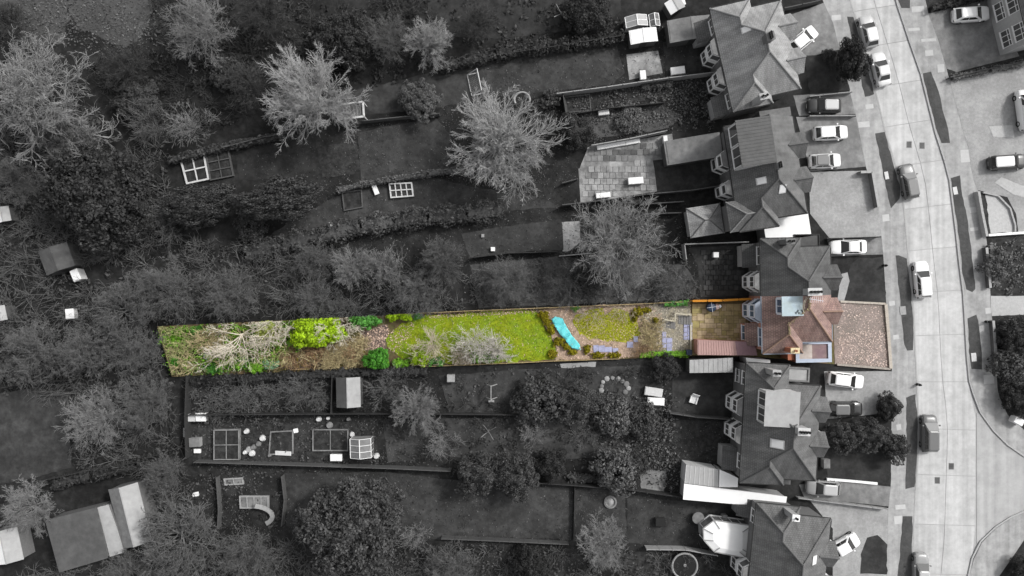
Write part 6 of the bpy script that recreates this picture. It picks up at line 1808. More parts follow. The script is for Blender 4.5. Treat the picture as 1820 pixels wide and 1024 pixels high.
# ------------------------------------------------------------------ grey trees, shrubs and hedges
BT = [
 # label, kind, proto, x, y, r, mat, zs
 ('wide pale bare tree half covering the white edged pergola', 'big', 0, 556, 176, 92, m_tw_l, .9),
 ('largest pale bare tree, right of the square lawn', 'big', 1, 890, 256, 98, m_tw_l, .9),
 ('small bright bare tree left of the top lawn', 'big', 2, 766, 82, 46, m_tw_l, 1.1),
 ('dim bare tree just left of the small bright one', 'haze', 0, 692, 74, 50, m_tw_d, 1),
 ('round bare tree at the top beside the pale meadow lawn', 'haze', 1, 364, 55, 72, m_tw_m, 1),
 ('huge twisting bare tree at the left edge below the meadow lawn', 'oak', 0, 66, 178, 118, m_tw_m, .9),
 ('dark twisting bare tree under the huge left one', 'oak', 1, 120, 262, 75, m_tw_d, .9),
 ('bare tree at the left edge above the small white roof', 'haze', 0, 35, 320, 55, m_tw_d, 1),
 ('fine twigged hazy bare tree above the stony end of the plot', 'haze', 2, 1102, 430, 104, m_tw_m, .9),
 ('bare tree with a bright heart, leftmost of the row above the plot', 'big', 2, 625, 476, 40, m_tw_m, 1),
 ('bare tree with a bright heart, second of the row above the plot', 'big', 0, 680, 473, 40, m_tw_m, 1),
 ('loose bare tree at the right end of the row above the plot', 'big', 1, 786, 464, 46, m_tw_d, 1),
 ('dim bare tree at the left end of the row above the plot', 'haze', 1, 555, 462, 42, m_tw_d, 1),
 ('bare tree above the coloured wooded end', 'haze', 2, 415, 522, 58, m_tw_d, .9),
 ('bare tree left of centre in the left wood', 'haze', 1, 300, 512, 70, m_tw_d, .9),
 ('bare tree right of the lone white box in the left wood', 'oak', 2, 215, 555, 66, m_tw_d, .9),
 ('bare tree in the left wood beside the plot end', 'haze', 0, 245, 620, 56, m_tw_d, .9),
 ('tangled bare tree at the left edge of the lower wood', 'oak', 1, 62, 625, 68, m_tw_d, .9),
 ('tangled bare tree below the lone white box', 'oak', 0, 150, 622, 60, m_tw_d, .9),
 ('pale hazy bare tree right of the far left lawn', 'haze', 2, 178, 742, 66, m_tw_m, .9),
 ('hazy bare tree between far left lawn and allotment', 'haze', 0, 262, 718, 62, m_tw_d, .9),
 ('bare tree over the lower left fence corner', 'haze', 1, 292, 838, 44, m_tw_d, 1),
 ('pale bare tree above the small roof at lower left', 'haze', 1, 55, 902, 58, m_tw_m, .9),
 ('tangled bare tree right of the pale pitched roof at lower left', 'oak', 2, 318, 960, 84, m_tw_d, .9),
 ('bare tree at the bottom edge left of the big evergreen', 'haze', 2, 440, 985, 60, m_tw_d, .9),
 ('bare tree at the bottom left edge', 'oak', 1, 225, 1020, 52, m_tw_d, .9),
 ('pale bare tree right of the pitched shed', 'big', 2, 744, 728, 46, m_tw_m, 1),
 ('pale bare shrub like tree over the bottom decked gardens', 'haze', 0, 1072, 966, 56, m_tw_m, .9),
 ('thin bare tree below the big evergreen', 'haze', 2, 800, 1005, 54, m_tw_d, .9),
 ('dim bare tree along the upper edge of the plot', 'haze', 0, 740, 525, 56, m_tw_d, .8),
 ('dim bare tree beside the mid grey rough lawn', 'haze', 1, 905, 502, 54, m_tw_d, .8),
 ('dim bare tree above the upper plot fence', 'haze', 2, 565, 528, 50, m_tw_d, .8),
 ('dark bare tree at the top edge left of the dark evergreen', 'haze', 2, 470, 30, 58, m_tw_x, .9),
 ('dark bare tree between the round one and the left big pale tree', 'oak', 0, 440, 150, 52, m_tw_x, .9),
 ('dark bare tree at the top left edge beside the meadow', 'oak', 2, 10, 40, 48, m_tw_x, .9),
 ('dark bare tree below the pale meadow lawn', 'haze', 0, 225, 120, 52, m_tw_x, .9),
 ('dark bare tree above the long dark lawn', 'haze', 1, 850, 40, 46, m_tw_x, .9),
]
for i, (lb, kd, pi, x, y, r, m, zs) in enumerate(BT):
    plant('bare_tree', lb, 'tree', kd, pi, x, y, r, m, zs=zs)
SH = [
 ('bare_shrub', 'bright fan of bare stems above the seed beds', 'bush', 0, 342, 226, 40, m_tw_m, 1, 1),
 ('bare_shrub', 'dim bare shrub left of the bright fan of stems', 'bush', 1, 272, 226, 42, m_tw_d, 1, 1),
 ('bare_shrub', 'bare shrub on the dark evergreen in the left wood', 'bush', 2, 300, 398, 46, m_tw_d, .9, 1),
 ('bare_shrub', 'pale tufted bare shrub right of the pale bare tree below the plot', 'bush', 0, 786, 786, 30, m_tw_m, 1, 1),
 ('bare_shrub', 'tiny bare shrub right of the big evergreen', 'bush', 1, 737, 952, 26, m_tw_m, 1, 1),
 ('bare_shrub', 'dim bare shrub below the plot beside the pitched shed', 'bush', 2, 690, 690, 36, m_tw_d, 1, 1),
 ('bare_shrub', 'pale bare shrub on the worn middle lawn', 'bush', 1, 948, 764, 28, m_tw_m, .7, 1),
 ('bare_shrub', 'second pale bare shrub on the worn middle lawn', 'bush', 2, 1040, 770, 26, m_tw_d, .7, 1),
 ('bare_shrub', 'dim bare shrub above the allotment', 'bush', 0, 425, 705, 34, m_tw_d, .8, 1),
 ('bare_shrub', 'bare shrub in the rough garden left of the pitched shed', 'bush', 1, 540, 695, 34, m_tw_d, .8, 1),
 ('bare_shrub', 'bare shrub under the orange fence neighbour', 'bush', 2, 1010, 505, 40, m_tw_d, .8, 1),
 ('bare_shrub', 'bare shrub above the upper plot fence beside the yard', 'bush', 0, 1180, 505, 38, m_tw_d, .8, 1),
 ('evergreen_tree', 'large dense dark evergreen in the left wood', 'ever', 0, 190, 348, 92, m_lf_d, .9, 1),
 ('evergreen_tree', 'big dark evergreen near the bottom beside the long lawn', 'ever', 1, 630, 928, 90, m_lf_m, .9, 1),
 ('evergreen_tree', 'dark evergreen above the left big pale bare tree', 'ever', 0, 612, 74, 54, m_lf_d, .9, 1),
 ('evergreen_tree', 'dark evergreen at the top in the middle garden', 'ever', 1, 1042, 24, 44, m_lf_d, .8, 1),
 ('evergreen_tree', 'long dark conifer clump below the seed beds', 'ever', 1, 362, 366, 70, m_lf_m, .9, .52),
 ('evergreen_tree', 'long dark conifer clump right of the other one', 'ever', 0, 502, 358, 78, m_lf_m, .9, .48),
 ('evergreen_tree', 'dark upright evergreen at the bottom middle edge', 'ever', 1, 945, 1000, 34, m_lf_d, 1.2, 1),
 ('evergreen_shrub', 'pale grey shrub above the fence of the square lawn', 'round', 0, 746, 180, 38, m_lf_l, .8, 1),
 ('evergreen_shrub', 'dark shrub left of the mottled patio', 'round', 1, 1022, 236, 34, m_lf_d, .9, 1),
 ('evergreen_shrub', 'small pale topiary ball at the end of the long fence', 'round', 0, 981, 170, 14, m_lf_l, 1, 1),
 ('evergreen_shrub', 'left of two round clipped shrubs in the lower gardens', 'round', 1, 855, 838, 46, m_lf_m, 1, .85),
 ('evergreen_shrub', 'right of two round clipped shrubs in the lower gardens', 'ever', 1, 916, 840, 44, m_lf_m, 1.1, 1),
 ('evergreen_shrub', 'very dark shrub right of the two clipped ones', 'round', 1, 980, 822, 30, m_lf_d, 1, 1),
 ('evergreen_shrub', 'left large mounded shrub below the plot', 'loose', 0, 958, 712, 46, m_lf_m, .9, .9),
 ('evergreen_shrub', 'right large mounded shrub below the plot', 'round', 1, 1020, 714, 46, m_lf_m, .9, .9),
 ('evergreen_shrub', 'pale broad leaved shrub beside the gravel patch', 'loose', 0, 1092, 830, 40, m_lf_l, 1, 1),
 ('evergreen_shrub', 'dark shrub right of the pale broad leaved one', 'round', 0, 1128, 822, 26, m_lf_m, 1, 1),
 ('evergreen_shrub', 'straggly shrub beside the two garden tables', 'loose', 1, 1092, 742, 32, m_lf_l, 1, 1),
 ('evergreen_shrub', 'straggly shrub at the edge of the dark yards', 'loose', 0, 1140, 748, 30, m_lf_m, 1, 1),
 ('evergreen_shrub', 'dark shrub above the stone edged pond', 'round', 1, 1180, 655, 28, m_lf_d, .8, 1),
 ('evergreen_shrub', 'big dark oval bush at the road in front of the top houses', 'round', 0, 1503, 114, 45, m_lf_d, 1, .58),
 ('evergreen_shrub', 'small round bush left of the big oval front bush', 'round', 1, 1471, 100, 13, m_lf_m, 1, 1),
 ('evergreen_shrub', 'leftmost of the clipped front shrubs below the plot', 'round', 0, 1492, 772, 36, m_lf_m, 1, .8),
 ('evergreen_shrub', 'middle one of the clipped front shrubs below the plot', 'round', 1, 1536, 772, 36, m_lf_m, 1, .9),
 ('evergreen_shrub', 'rightmost of the clipped front shrubs by the pavement', 'round', 0, 1582, 792, 28, m_lf_m, 1.1, 1),
 ('evergreen_shrub', 'dark shrub above the clipped front shrubs', 'round', 1, 1574, 722, 22, m_lf_d, 1, 1.3),
 ('evergreen_shrub', 'shrub at the right edge above the side road', 'round', 0, 1800, 598, 34, m_lf_d, .8, 1),
 ('evergreen_shrub', 'second shrub at the right edge above the side road', 'loose', 1, 1792, 650, 34, m_lf_m, .8, 1),
 ('evergreen_shrub', 'shrub nearest the kerb curve of the side road', 'round', 1, 1806, 708, 32, m_lf_d, .8, 1),
 ('evergreen_shrub', 'pale loose shrub along the wall right of the road', 'loose', 0, 1772, 470, 26, m_lf_l, .8, 1),
 ('evergreen_shrub', 'dark clump below the two garden shrubs at the right edge', 'round', 0, 1815, 1010, 26, m_lf_d, .8, 1),
 ('evergreen_shrub', 'dark shrub beside the pitched roof at lower left', 'round', 1, 258, 925, 24, m_lf_d, 1, 1),
 ('evergreen_shrub', 'low shrub left of the hazy bare tree above the plot', 'round', 0, 1040, 500, 30, m_lf_d, .7, 1),
 ('evergreen_shrub', 'small shrub in the worn planted bed', 'loose', 1, 1120, 212, 26, m_lf_l, .5, 1),
 ('evergreen_shrub', 'first of the rounded plants under the long top fence', 'round', 0, 1148, 152, 12, m_lf_l, .8, 1),
 ('evergreen_shrub', 'second of the rounded plants under the long top fence', 'round', 1, 1168, 150, 12, m_lf_l, .8, 1),
 ('evergreen_shrub', 'third of the rounded plants under the long top fence', 'round', 0, 1186, 148, 12, m_lf_l, .8, 1),
 ('evergreen_shrub', 'dark mound in the top left corner under the meadow', 'round', 1, 250, 182, 42, m_lf_m, .7, 1),
 ('evergreen_shrub', 'pale lobed shrub right of the round bare top tree', 'loose', 1, 405, 130, 30, m_lf_m, .8, 1),
 ('evergreen_shrub', 'small leafy clump at the left end of the long hedge', 'loose', 0, 448, 405, 26, m_lf_m, .7, 1),
 ('evergreen_shrub', 'pale mounded bush at the left edge of the lower wood', 'round', 1, 28, 655, 26, m_lf_l, .8, 1),
]
for nm, lb, kd, pi, x, y, r, m, zs, asp in SH:
    rot = None if asp == 1 else (math.radians(8) if not 1440 < x < 1600 else math.radians(97 if x < 1520 and y < 200 else 10))
    plant(nm, lb, 'shrub' if 'shrub' in nm else 'tree', kd, pi, x, y, r, m, zs=zs, asp=asp, rot=rot)
hedge('long dark hedge winding above the row of small bare trees', [(435, 452), (500, 432), (570, 418), (640, 402), (700, 392), (760, 384), (830, 380), (895, 372)], 2.6, 2.0, m_lf_m, 3)
hedge('dark hedge along the top lawn', [(780, 118), (880, 96), (940, 86), (1010, 78), (1108, 62)], 1.6, 1.7, m_lf_d, 5)
hedge('thin pale hedge above the lawn with the ladder frame', [(600, 338), (640, 328), (700, 318), (760, 308), (812, 302)], 0.7, 1.5, m_lf_l, 7, .12)
hedge('dark strip of hedge above the seed beds', [(300, 285), (390, 262), (480, 245), (530, 235)], 1.0, 1.4, m_lf_m, 9)
hedge('dark hedge across the garden below the far left lawn', [(90, 862), (160, 845), (240, 828), (310, 800)], 1.5, 1.6, m_lf_d, 11)
hedge('low clipped hedge along the top right drive', [(1692, 138), (1760, 124), (1830, 110)], 0.9, 0.9, m_lf_l, 13, .12)
hedge('dark shrub border along the lower edge of the plot', [(330, 678), (420, 674), (520, 668), (640, 662), (760, 660)], 1.2, 1.2, m_lf_d, 15)
hedge('dark border beside the fence of the bright patio', [(1040, 366), (1100, 362), (1160, 352)], 1.0, 1.0, m_lf_d, 17)
hedge('shrub border left of the narrow planted bed', [(900, 196), (960, 186), (996, 178)], 1.2, 1.3, m_lf_d, 19)
hedge('top edge hedge right of the road', [(1655, 14), (1720, 0), (1780, -14)], 0.9, 1.0, m_lf_d, 21)
hedge('low border hedge at the wall below the rounded bed', [(1764, 432), (1768, 470), (1770, 510)], 1.2, 0.7, m_lf_l, 23)
hedge('planted border along the middle of the lower lawns', [(1010, 852), (1060, 850), (1130, 858)], 1.2, 0.9, m_lf_m, 25)

# ------------------------------------------------------------------ scrub nobody could count
def scrub(label, px, n, h, mat, seed, kinds=(12, 4), spread=1.3, clip=None, z0=0.0, tw=.028, name='scrub_undergrowth'):
    rng = np.random.default_rng(seed)
    poly = [(p.x, p.y) for p in WL(px)]
    c = scatter(poly, n, rng)
    k = kinds[0]
    st = np.repeat(np.hstack([c, np.full((n, 1), z0)]), k, 0); st[:, :2] += rng.normal(0, .25, (n * k, 2))
    az = rng.random(n * k) * 6.283; e = np.radians(rng.uniform(20, 75, n * k))
    di = np.stack([np.cos(az) * np.cos(e), np.sin(az) * np.cos(e), np.sin(e)], 1)
    ln = h * (.5 + .7 * rng.random(n * k)) * spread / 1.3
    P, R = grow(st, di, ln, np.full(n * k, tw * 1.5), 3, .22, -.02, rng)
    s2, d2, l2, r2 = kids(P, R, ln, kinds[1], .25, .7, .5, .8, rng)
    P2, R2 = grow(s2, d2, l2, np.maximum(r2, tw * .8), 2, .2, 0, rng)
    if clip is not None:
        P, R = clip_lines(P, R, (0, 0), clip); P2, R2 = clip_lines(P2, R2, (0, 0), clip)
    V, F = join([tubes(P, R), tubes(P2, R2)])
    V[:, 2] = np.maximum(V[:, 2], z0 + .01)
    o = link(name, np_mesh(name, V, F), mat)
    return tag(o, label, 'undergrowth', kind='stuff')
LEFTW = [(-40, 230), (140, 200), (300, 240), (310, 330), (320, 420), (600, 455), (820, 470), (830, 545), (520, 565), (275, 576), (300, 672), (325, 740), (320, 800), (140, 840), (130, 700), (-40, 700)]
scrub('tangle of grey bare scrub filling the left wood', LEFTW, 300, 2.4, m_tw_d, 31)
scrub('bare scrub in the lower left corner gardens', [(260, 800), (330, 830), (380, 950), (560, 960), (560, 1040), (-20, 1040), (100, 1015), (255, 980)], 110, 2.2, m_tw_d, 32)
scrub('sparse dry stems in the rough garden above the allotment', [(340, 675), (590, 668), (585, 735), (345, 738)], 60, 1.3, m_tw_d, 33)
scrub('dark scrub across the gardens at the top', [(270, 0), (760, 0), (760, 60), (600, 160), (430, 130), (430, 240), (220, 210), (160, 110), (265, 80)], 110, 1.8, m_tw_x, 34)
scrub('pale dry stems on the rough lawn above the plot', [(830, 480), (1000, 462), (1230, 470), (1235, 530), (840, 548)], 110, 1.0, m_tw_d, 35)
scrub('sparse stems along the gardens below the plot', [(680, 668), (1190, 650), (1190, 800), (1040, 815), (690, 815)], 70, 1.0, m_tw_x, 36)
scrub('sparse stems in the bottom gardens', [(560, 965), (1330, 985), (1330, 1040), (560, 1040)], 70, 1.5, m_tw_d, 37)
# leafy weeds along borders
def weeds(label, px, n, leaf, mat, seed, zmax=.4, clip=None, z0=0.0, name='border_plants', cl=.6):
    rng = np.random.default_rng(seed); poly = [(p.x, p.y) for p in WL(px)]
    k = 14; c = scatter(poly, max(1, n // k), rng)
    C = np.repeat(c, k, 0) + rng.normal(0, cl * .5, (len(c) * k, 2)); z = z0 + rng.random(len(C)) ** 1.5 * zmax
    C = np.hstack([C, z[:, None]])
    if clip is not None: C = C[inside(clip, C[:, 0], C[:, 1])]
    V, F = leaf_quads(C, np.tile([0, 0, 1.0], (len(C), 1)), leaf, rng, .6, .6)
    return tag(link(name, np_mesh(name, V, F), mat), label, 'plants', kind='stuff')
weeds('low dark ground plants through the left wood', LEFTW, 7000, .22, m_lf_m, 41, .5)
weeds('low plants in the narrow beds behind the top houses', [(1003, 170), (1190, 142), (1275, 140), (1275, 225), (1190, 228), (1040, 250)], 3500, .13, m_lf_l, 42, .4)
weeds('low plants in the gardens below the plot', [(690, 668), (1190, 650), (1200, 880), (1040, 862), (690, 825)], 2500, .16, m_lf_m, 43, .3)
weeds('low plants in the lower left gardens', [(335, 680), (670, 668), (680, 830), (500, 840), (500, 950), (340, 940), (335, 800)], 4000, .15, m_lf_m, 44, .3)
weeds('low plants in the bottom gardens', [(560, 962), (1240, 985), (1240, 1040), (560, 1040)], 3500, .16, m_lf_m, 45, .5)
weeds('overgrown plants in the front gardens right of the road', [(1775, 430), (1840, 425), (1840, 520), (1768, 520)], 900, .13, m_lf_l, 46, .4)
weeds('overgrown plants above the side road', [(1775, 570), (1840, 568), (1840, 765), (1792, 733), (1779, 700)], 2000, .15, m_lf_l, 47, .5)
weeds('dark weeds across the gardens at the top', [(270, 0), (1100, 0), (1100, 60), (600, 165), (430, 130), (430, 240), (220, 210), (160, 110), (265, 80)], 6000, .2, m_lf_d, 48, .5)

UPG = [(420, 270), (560, 240), (780, 205), (880, 90), (1110, 60), (1280, 60), (1290, 230), (1190, 235), (1030, 265), (1000, 370), (1220, 350), (1240, 430), (1240, 528), (840, 545), (830, 470), (440, 460), (450, 330)]
LOG = [(335, 680), (640, 662), (1190, 650), (1200, 745), (1300, 750), (1300, 820), (1210, 830), (1210, 880), (1300, 900), (1240, 980), (1050, 1030), (560, 1030), (340, 940)]
weeds('ragged grass fringe of the pale meadow lawn', [(-20, 0), (280, 0), (270, 60), (220, 95), (140, 70), (60, 92), (-20, 60)], 4000, .12, m_lf_l, 80, .15, name='rough_grass', cl=1.6)
weeds('rough tufts of pale grass through the upper gardens', UPG, 9000, .085, m_lf_l, 81, .1, name='rough_grass', cl=1.6)
weeds('rough tufts of pale grass through the lower gardens', LOG, 9000, .085, m_lf_l, 82, .1, name='rough_grass', cl=1.6)
weeds('dark mossy tufts through the upper gardens', UPG, 6000, .09, m_lf_d, 83, .1, name='rough_grass', cl=1.8)
weeds('dark mossy tufts through the lower gardens', LOG, 6000, .09, m_lf_d, 84, .1, name='rough_grass', cl=1.8)
weeds('straggly plants down the middle of the gardens below the plot', [(1060, 700), (1190, 690), (1200, 870), (1060, 800)], 2600, .14, m_lf_l, 85, .7, name='border_plants', cl=1.0)

# ------------------------------------------------------------------ plants of the coloured plot, trimmed to its fences
def own_tree(name, label, x, y, r, mat, seed, kind='tree', zs=1.0, limbs=10, m=(8, 7, 5), tw=.02, tr=.16, el=(12, 62)):
    p = W(x, y, 0); R = r / SC
    tr_, br = bare_tree(seed, R, R * 1.2, limbs, m, (0.5, .48, .5), el, .14, tr, tw, multi=(kind == 'shrub'), clip=((p.x, p.y), PLOTW))
    t = thing(name, label, 'tree' if kind == 'tree' else 'shrub', (p.x, p.y, .05))
    if tr_: link('trunk', tr_, mat, t)
    link('crown' if kind == 'tree' else 'branches', br, mat, t)
    return t
own_tree('bare_tree', 'cream bare tree with long radiating limbs in the coloured wooded end', 438, 594, 64, c_tw, 201, limbs=15, m=(7, 5, 3), tr=.17, tw=.022)
own_tree('bare_tree', 'cream bare tree left of the lime green bush', 497, 580, 48, c_tw, 202, limbs=11, m=(7, 5, 3), tr=.15, tw=.022)
own_tree('bare_tree', 'small cream bare tree right of the lime green bush', 614, 578, 36, c_tw, 203, limbs=13, m=(6, 5, 3), tr=.11, tw=.02)
own_tree('bare_shrub', 'mossy tangled shrub at the upper left corner of the plot', 322, 600, 36, c_tw_y, 204, 'shrub', limbs=15, m=(6, 4), tr=.06, tw=.022, el=(15, 75))
own_tree('bare_shrub', 'tan tangled shrub at the lower left corner of the plot', 330, 640, 34, c_tw_t, 205, 'shrub', limbs=15, m=(6, 4), tr=.06, tw=.022, el=(15, 75))
own_tree('bare_shrub', 'tan tangled shrub left of the radiating cream tree', 385, 605, 30, c_tw_t, 206, 'shrub', limbs=28, m=(8, 6), tr=.05, tw=.026, el=(15, 75))
own_tree('bare_shrub', 'beige bare shrub at the lower edge of the main lawn', 772, 618, 38, c_tw_p, 207, 'shrub', limbs=24, m=(7, 5), tr=.045, tw=.02, el=(15, 78))
own_tree('bare_shrub', 'whitish bare shrub in the middle of the main lawn edge', 845, 612, 46, c_tw_g, 208, 'shrub', limbs=26, m=(7, 5), tr=.045, tw=.02, el=(15, 78))
own_tree('bare_shrub', 'grey bare shrub at the right of the main lawn shrubs', 882, 622, 30, c_tw_g, 209, 'shrub', limbs=26, m=(7, 6), tr=.045, tw=.024, el=(15, 78))
own_tree('bare_shrub', 'low greyish bare shrub between the two main lawn shrubs', 822, 632, 22, c_tw_p, 210, 'shrub', limbs=24, m=(7, 6), tr=.04, tw=.024, el=(15, 78))
own_tree('bare_shrub', 'dry tan shrub above the olive lawn', 1050, 556, 30, c_tw_p, 211, 'shrub', limbs=16, m=(5, 4), tr=.035, tw=.014, el=(10, 60))
own_tree('bare_shrub', 'second dry tan shrub above the olive lawn', 1105, 550, 26, c_tw_p, 212, 'shrub', limbs=16, m=(5, 4), tr=.035, tw=.014, el=(10, 60))
own_tree('bare_shrub', 'dry shrub between the olive lawn and the slate', 1152, 602, 22, c_tw_t, 213, 'shrub', limbs=22, m=(6, 5), tr=.035, tw=.014, el=(15, 75))
own_tree('bare_shrub', 'brown dry shrub at the lower corner of the olive lawn', 1140, 620, 18, c_tw_b, 214, 'shrub', limbs=22, m=(6, 5), tr=.035, tw=.014, el=(15, 75))

def own_bush(name, label, x, y, rx, ry, h, mat, seed, leaf=.14, clumps=40, per=70, lump=.26, core=True, cat='shrub'):
    p = W(x, y, h * .3); R = (rx / SC, ry / SC)
    me = foliage(seed, R[0], R[1], h / 1.75, clumps, per, leaf, lump=lump, core=core, clip=((p.x, p.y), PLOTW))
    t = thing(name, label, cat, (p.x, p.y, .05)); link('foliage', me, mat, t)
    mb = MB(); mb.tube([(0, 0, -.1), (.03, .02, h * .5)], [.07, .04], 6); link('stem', mb.mesh('stem'), c_tw_b, t)
    return t
own_bush('lime_bush', 'large lime green leafy bush in the coloured wooded end', 556, 590, 32, 28, 3.2, c_lime, 301, .17, 60, 80)
own_bush('lime_bush', 'yellow green half of the lime bush beside the small cream tree', 588, 588, 24, 24, 2.8, c_lime, 302, .17, 50, 80)
own_bush('lime_bush', 'pale lime shrub under the second cream tree', 478, 590, 22, 18, 1.8, M('pale_lime_leaf', (.27, .31, .07), .25, .8, .3, island=.4), 303, .13, 34, 60)
own_bush('green_shrub', 'ivy clump at the upper fence left of the main lawn', 650, 571, 30, 12, 1.8, c_ivy, 304, .16, 40, 60)
own_bush('green_shrub', 'lime clump at the upper fence over the dark litter', 700, 562, 12, 8, 1.2, c_lime, 305, .14, 20, 50)
own_bush('green_shrub', 'lime clump at the upper fence beside the main lawn', 722, 560, 14, 9, 1.4, c_lime, 306, .14, 24, 50)
own_bush('green_shrub', 'small dark ivy clump right of the lime clumps', 742, 561, 9, 7, 1.0, c_ivy, 307, .13, 16, 40)
own_bush('round_bush', 'round clipped deep green bush at the lower fence', 672, 638, 21, 19, 2.4, c_dgreen, 308, .11, 70, 80, .2)
own_bush('green_shrub', 'bright green low shrubs right of the round clipped bush', 712, 645, 22, 8, 1.0, c_green, 309, .13, 30, 50)
own_bush('lime_bush', 'lime yellow bush between the round bush and the beige shrub', 748, 634, 16, 16, 1.8, c_lime, 310, .13, 34, 60)
own_bush('green_shrub', 'green shrub under the whitish bare shrub', 862, 634, 30, 10, 1.0, c_green, 311, .13, 34, 40)
own_bush('green_shrub', 'dark green shrub under the beige shrub', 775, 643, 20, 8, .9, c_ivy, 312, .12, 24, 40)
own_bush('green_shrub', 'bright green clump near the lower fence of the wooded end', 457, 653, 13, 10, 1.3, c_green, 313, .14, 28, 60)
own_bush('green_shrub', 'deep green clump below the white pots', 378, 656, 16, 8, 1.0, c_ivy, 314, .14, 26, 50)
own_bush('sage_shrub', 'pale sage shrub right of the bright green clump', 484, 647, 13, 11, 1.2, c_teal, 315, .11, 26, 50)
own_bush('green_shrub', 'green clump in the upper left of the wooded end', 352, 588, 9, 9, 1.5, c_dgreen, 316, .14, 20, 50)
own_bush('green_shrub', 'green clump in the left tangled shrub', 316, 604, 12, 11, 1.3, c_green, 317, .13, 24, 40, core=False)
own_bush('green_shrub', 'dark green clump in the lower left corner', 312, 640, 9, 9, 1.0, c_dgreen, 318, .13, 18, 50)
own_bush('green_shrub', 'tuft of green grass at the fence above the olive lawn', 1023, 546, 9, 6, .7, c_green, 319, .12, 18, 50)
GH = [(1136, 632), (1160, 630), (1185, 629), (1224, 630)]
pts = [W(a, b, .5) for a, b in GH]; t = thing('low_hedge', 'bright green low hedge along the lower side of the stony bed', 'hedge', (pts[0].x, pts[0].y, .05))
link('foliage', hedge_mesh([(p.x - pts[0].x, p.y - pts[0].y) for p in pts], .75, .7, 3, .10, 110), c_green, t)
GH = [(1180, 541), (1200, 540), (1224, 538)]
pts = [W(a, b, .5) for a, b in GH]; t = thing('low_hedge', 'short green hedge at the upper fence beside the patio', 'hedge', (pts[0].x, pts[0].y, .05))
link('foliage', hedge_mesh([(p.x - pts[0].x, p.y - pts[0].y) for p in pts], .6, .8, 4, .10, 110), c_ivy, t)
MO = [(966, 561, 9, 8, 'mossy mound at the top corner of the tarpaulin'), (972, 572, 7, 6, 'small mossy mound second from the fence beside the main lawn'), (979, 585, 8, 9, 'mossy mound left of the middle of the tarpaulin'), (993, 607, 11, 7, 'mossy mound left of the lower tarpaulin'), (982, 629, 8, 7, 'mossy mound at the lower corner of the main lawn'), (1006, 616, 7, 5, 'mossy strip below the tarpaulin, upper'), (1018, 626, 9, 5, 'mossy strip below the tarpaulin, lower'), (1043, 620, 6, 8, 'square mossy tuft left of the slate strip'), (1063, 631, 14, 5, 'left mossy cushion under the slate strip'), (1092, 631, 14, 5, 'right mossy cushion under the slate strip'), (1132, 554, 10, 8, 'olive mossy mound right above the olive lawn'), (1148, 551, 9, 5, 'flat olive mound beside the upper fence'), (1165, 569, 4, 5, 'tiny olive tuft above the lower steps'), (1128, 566, 4, 5, 'tiny olive tuft at the right edge of the olive lawn')]
for i, (x, y, rx, ry, lb) in enumerate(MO):
    own_bush('moss_mound', lb, x, y, rx, ry, .6, c_mossy, 330 + i, .09, 26, 50, cat='moss')
PL2 = PLOTW
scrub('mossy tangle of stems across the wooded end of the plot', [(284, 584), (520, 572), (560, 610), (470, 655), (310, 664)], 30, 2.1, c_tw_y, 51, (8, 3), clip=PL2, z0=.08, tw=.036)
scrub('tan dead stems across the wooded end of the plot', [(290, 600), (520, 590), (620, 610), (645, 645), (480, 655), (315, 664)], 26, 2.0, c_tw_t, 52, (8, 3), clip=PL2, z0=.08, tw=.036)
scrub('reddish brown bramble tangle of the plot', [(500, 625), (560, 612), (640, 615), (650, 645), (500, 655)], 50, 1.3, c_tw_b, 53, (9, 4), clip=PL2, z0=.08, tw=.026)
scrub('straw stems of the thicket beside the round green bush', [(580, 610), (648, 600), (655, 645), (580, 652)], 60, 1.3, c_tw_t, 54, clip=PL2, z0=.08, tw=.026)
scrub('dry straw clump right of the olive lawn', [(1135, 560), (1170, 565), (1178, 625), (1150, 628), (1142, 598)], 40, .7, c_tw_t, 55, clip=PL2, z0=.08, tw=.016)
weeds('green ground leaves of the wooded end', [(284, 584), (520, 572), (560, 610), (470, 655), (310, 664)], 5000, .13, c_green, 61, 1.3, PL2, .08, 'ground_leaves')
weeds('green ivy along the foot of the wooded end', [(360, 640), (480, 632), (480, 656), (365, 661)], 1500, .1, c_ivy, 62, .5, PL2, .08, 'ground_leaves')
weeds('dark weeds in the bramble patch', [(500, 610), (640, 605), (645, 650), (480, 656)], 1000, .1, c_mossy, 63, .3, PL2, .08, 'ground_leaves')

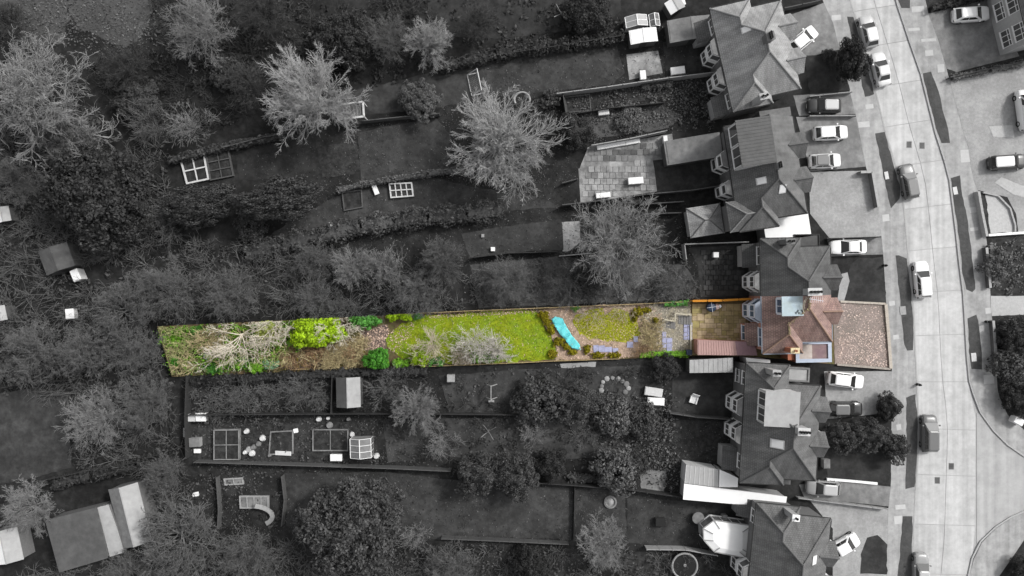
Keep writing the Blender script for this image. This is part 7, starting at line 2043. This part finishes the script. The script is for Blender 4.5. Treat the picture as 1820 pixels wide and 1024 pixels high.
def confetti(name, label, px, n, size, mat, seed, z=.13, cat='leaves', clip=None, tilt=.35, asp=.7, dz=.02):
    rng = np.random.default_rng(seed); poly = [(p.x, p.y) for p in WL(px)]
    c = scatter(poly, n, rng); C = np.hstack([c, z + dz * rng.random((n, 1))])
    if clip is not None: C = C[inside(clip, C[:, 0], C[:, 1])]
    V, F = leaf_quads(C, np.tile([0, 0, 1.0], (len(C), 1)), size, rng, asp, tilt)
    return tag(link(name, np_mesh(name, V, F), mat), label, cat, kind='stuff')
LAWN1 = P2[1][2]; LAWN2 = P2[2][2]
confetti('fallen_leaves', 'few dead leaves lying on the tarpaulin', OUT, 60, .06, c_dead, 70, .52)
confetti('grass', 'short bright grass of the main lawn', LAWN1, 16000, .06, c_grass, 71, .125, 'grass', tilt=.9, dz=.05)
confetti('fallen_leaves', 'fallen leaves thick along the upper fence of the main lawn', [(760, 558), (955, 548), (958, 556), (765, 566)], 500, .07, c_dead, 69, .17)
confetti('fallen_leaves', 'fallen leaves thick at the left end of the main lawn', [(688, 600), (700, 584), (740, 566), (735, 590), (710, 630), (690, 622)], 350, .07, c_dead, 68, .17)
confetti('grass', 'short olive grass of the smaller lawn', LAWN2, 6000, .06, M('olive_grass_blade', (.32, .35, .012), .2, .8, .2, island=.45), 72, .13, 'grass', tilt=.9, dz=.05)
confetti('fallen_leaves', 'fallen leaves dotted over the main lawn', LAWN1, 500, .06, c_dead, 73, .17)
confetti('fallen_leaves', 'fallen leaves dotted over the olive lawn', LAWN2, 350, .06, c_dead, 74, .17)
confetti('fallen_leaves', 'pink fallen leaves round the olive lawn', P2[3][2], 3600, .075, c_dead, 75, .12)
confetti('fallen_leaves', 'fallen leaves on the dark litter patch', P2[4][2], 500, .09, c_dead, 76, .12)
confetti('fallen_leaves', 'fallen leaves and chips on the stony bed', P2[5][2], 2000, .07, M('grey_chip', (.42, .38, .31), .1, 2.0, island=.5), 77, .12)
confetti('fallen_leaves', 'pale fallen leaves scattered thickly over the coloured drive', [(1486, 537), (1573, 542), (1582, 653), (1488, 646)], 900, .07, M('pale_dead_leaf', (.60, .48, .42), .1, 2.0, island=.35), 78, .12)
confetti('fallen_leaves', 'drift of fallen leaves at the lower half of the coloured drive', [(1490, 590), (1577, 585), (1582, 652), (1490, 645)], 900, .075, M('pale_dead_leaf', (.60, .46, .38)), 79, .125)
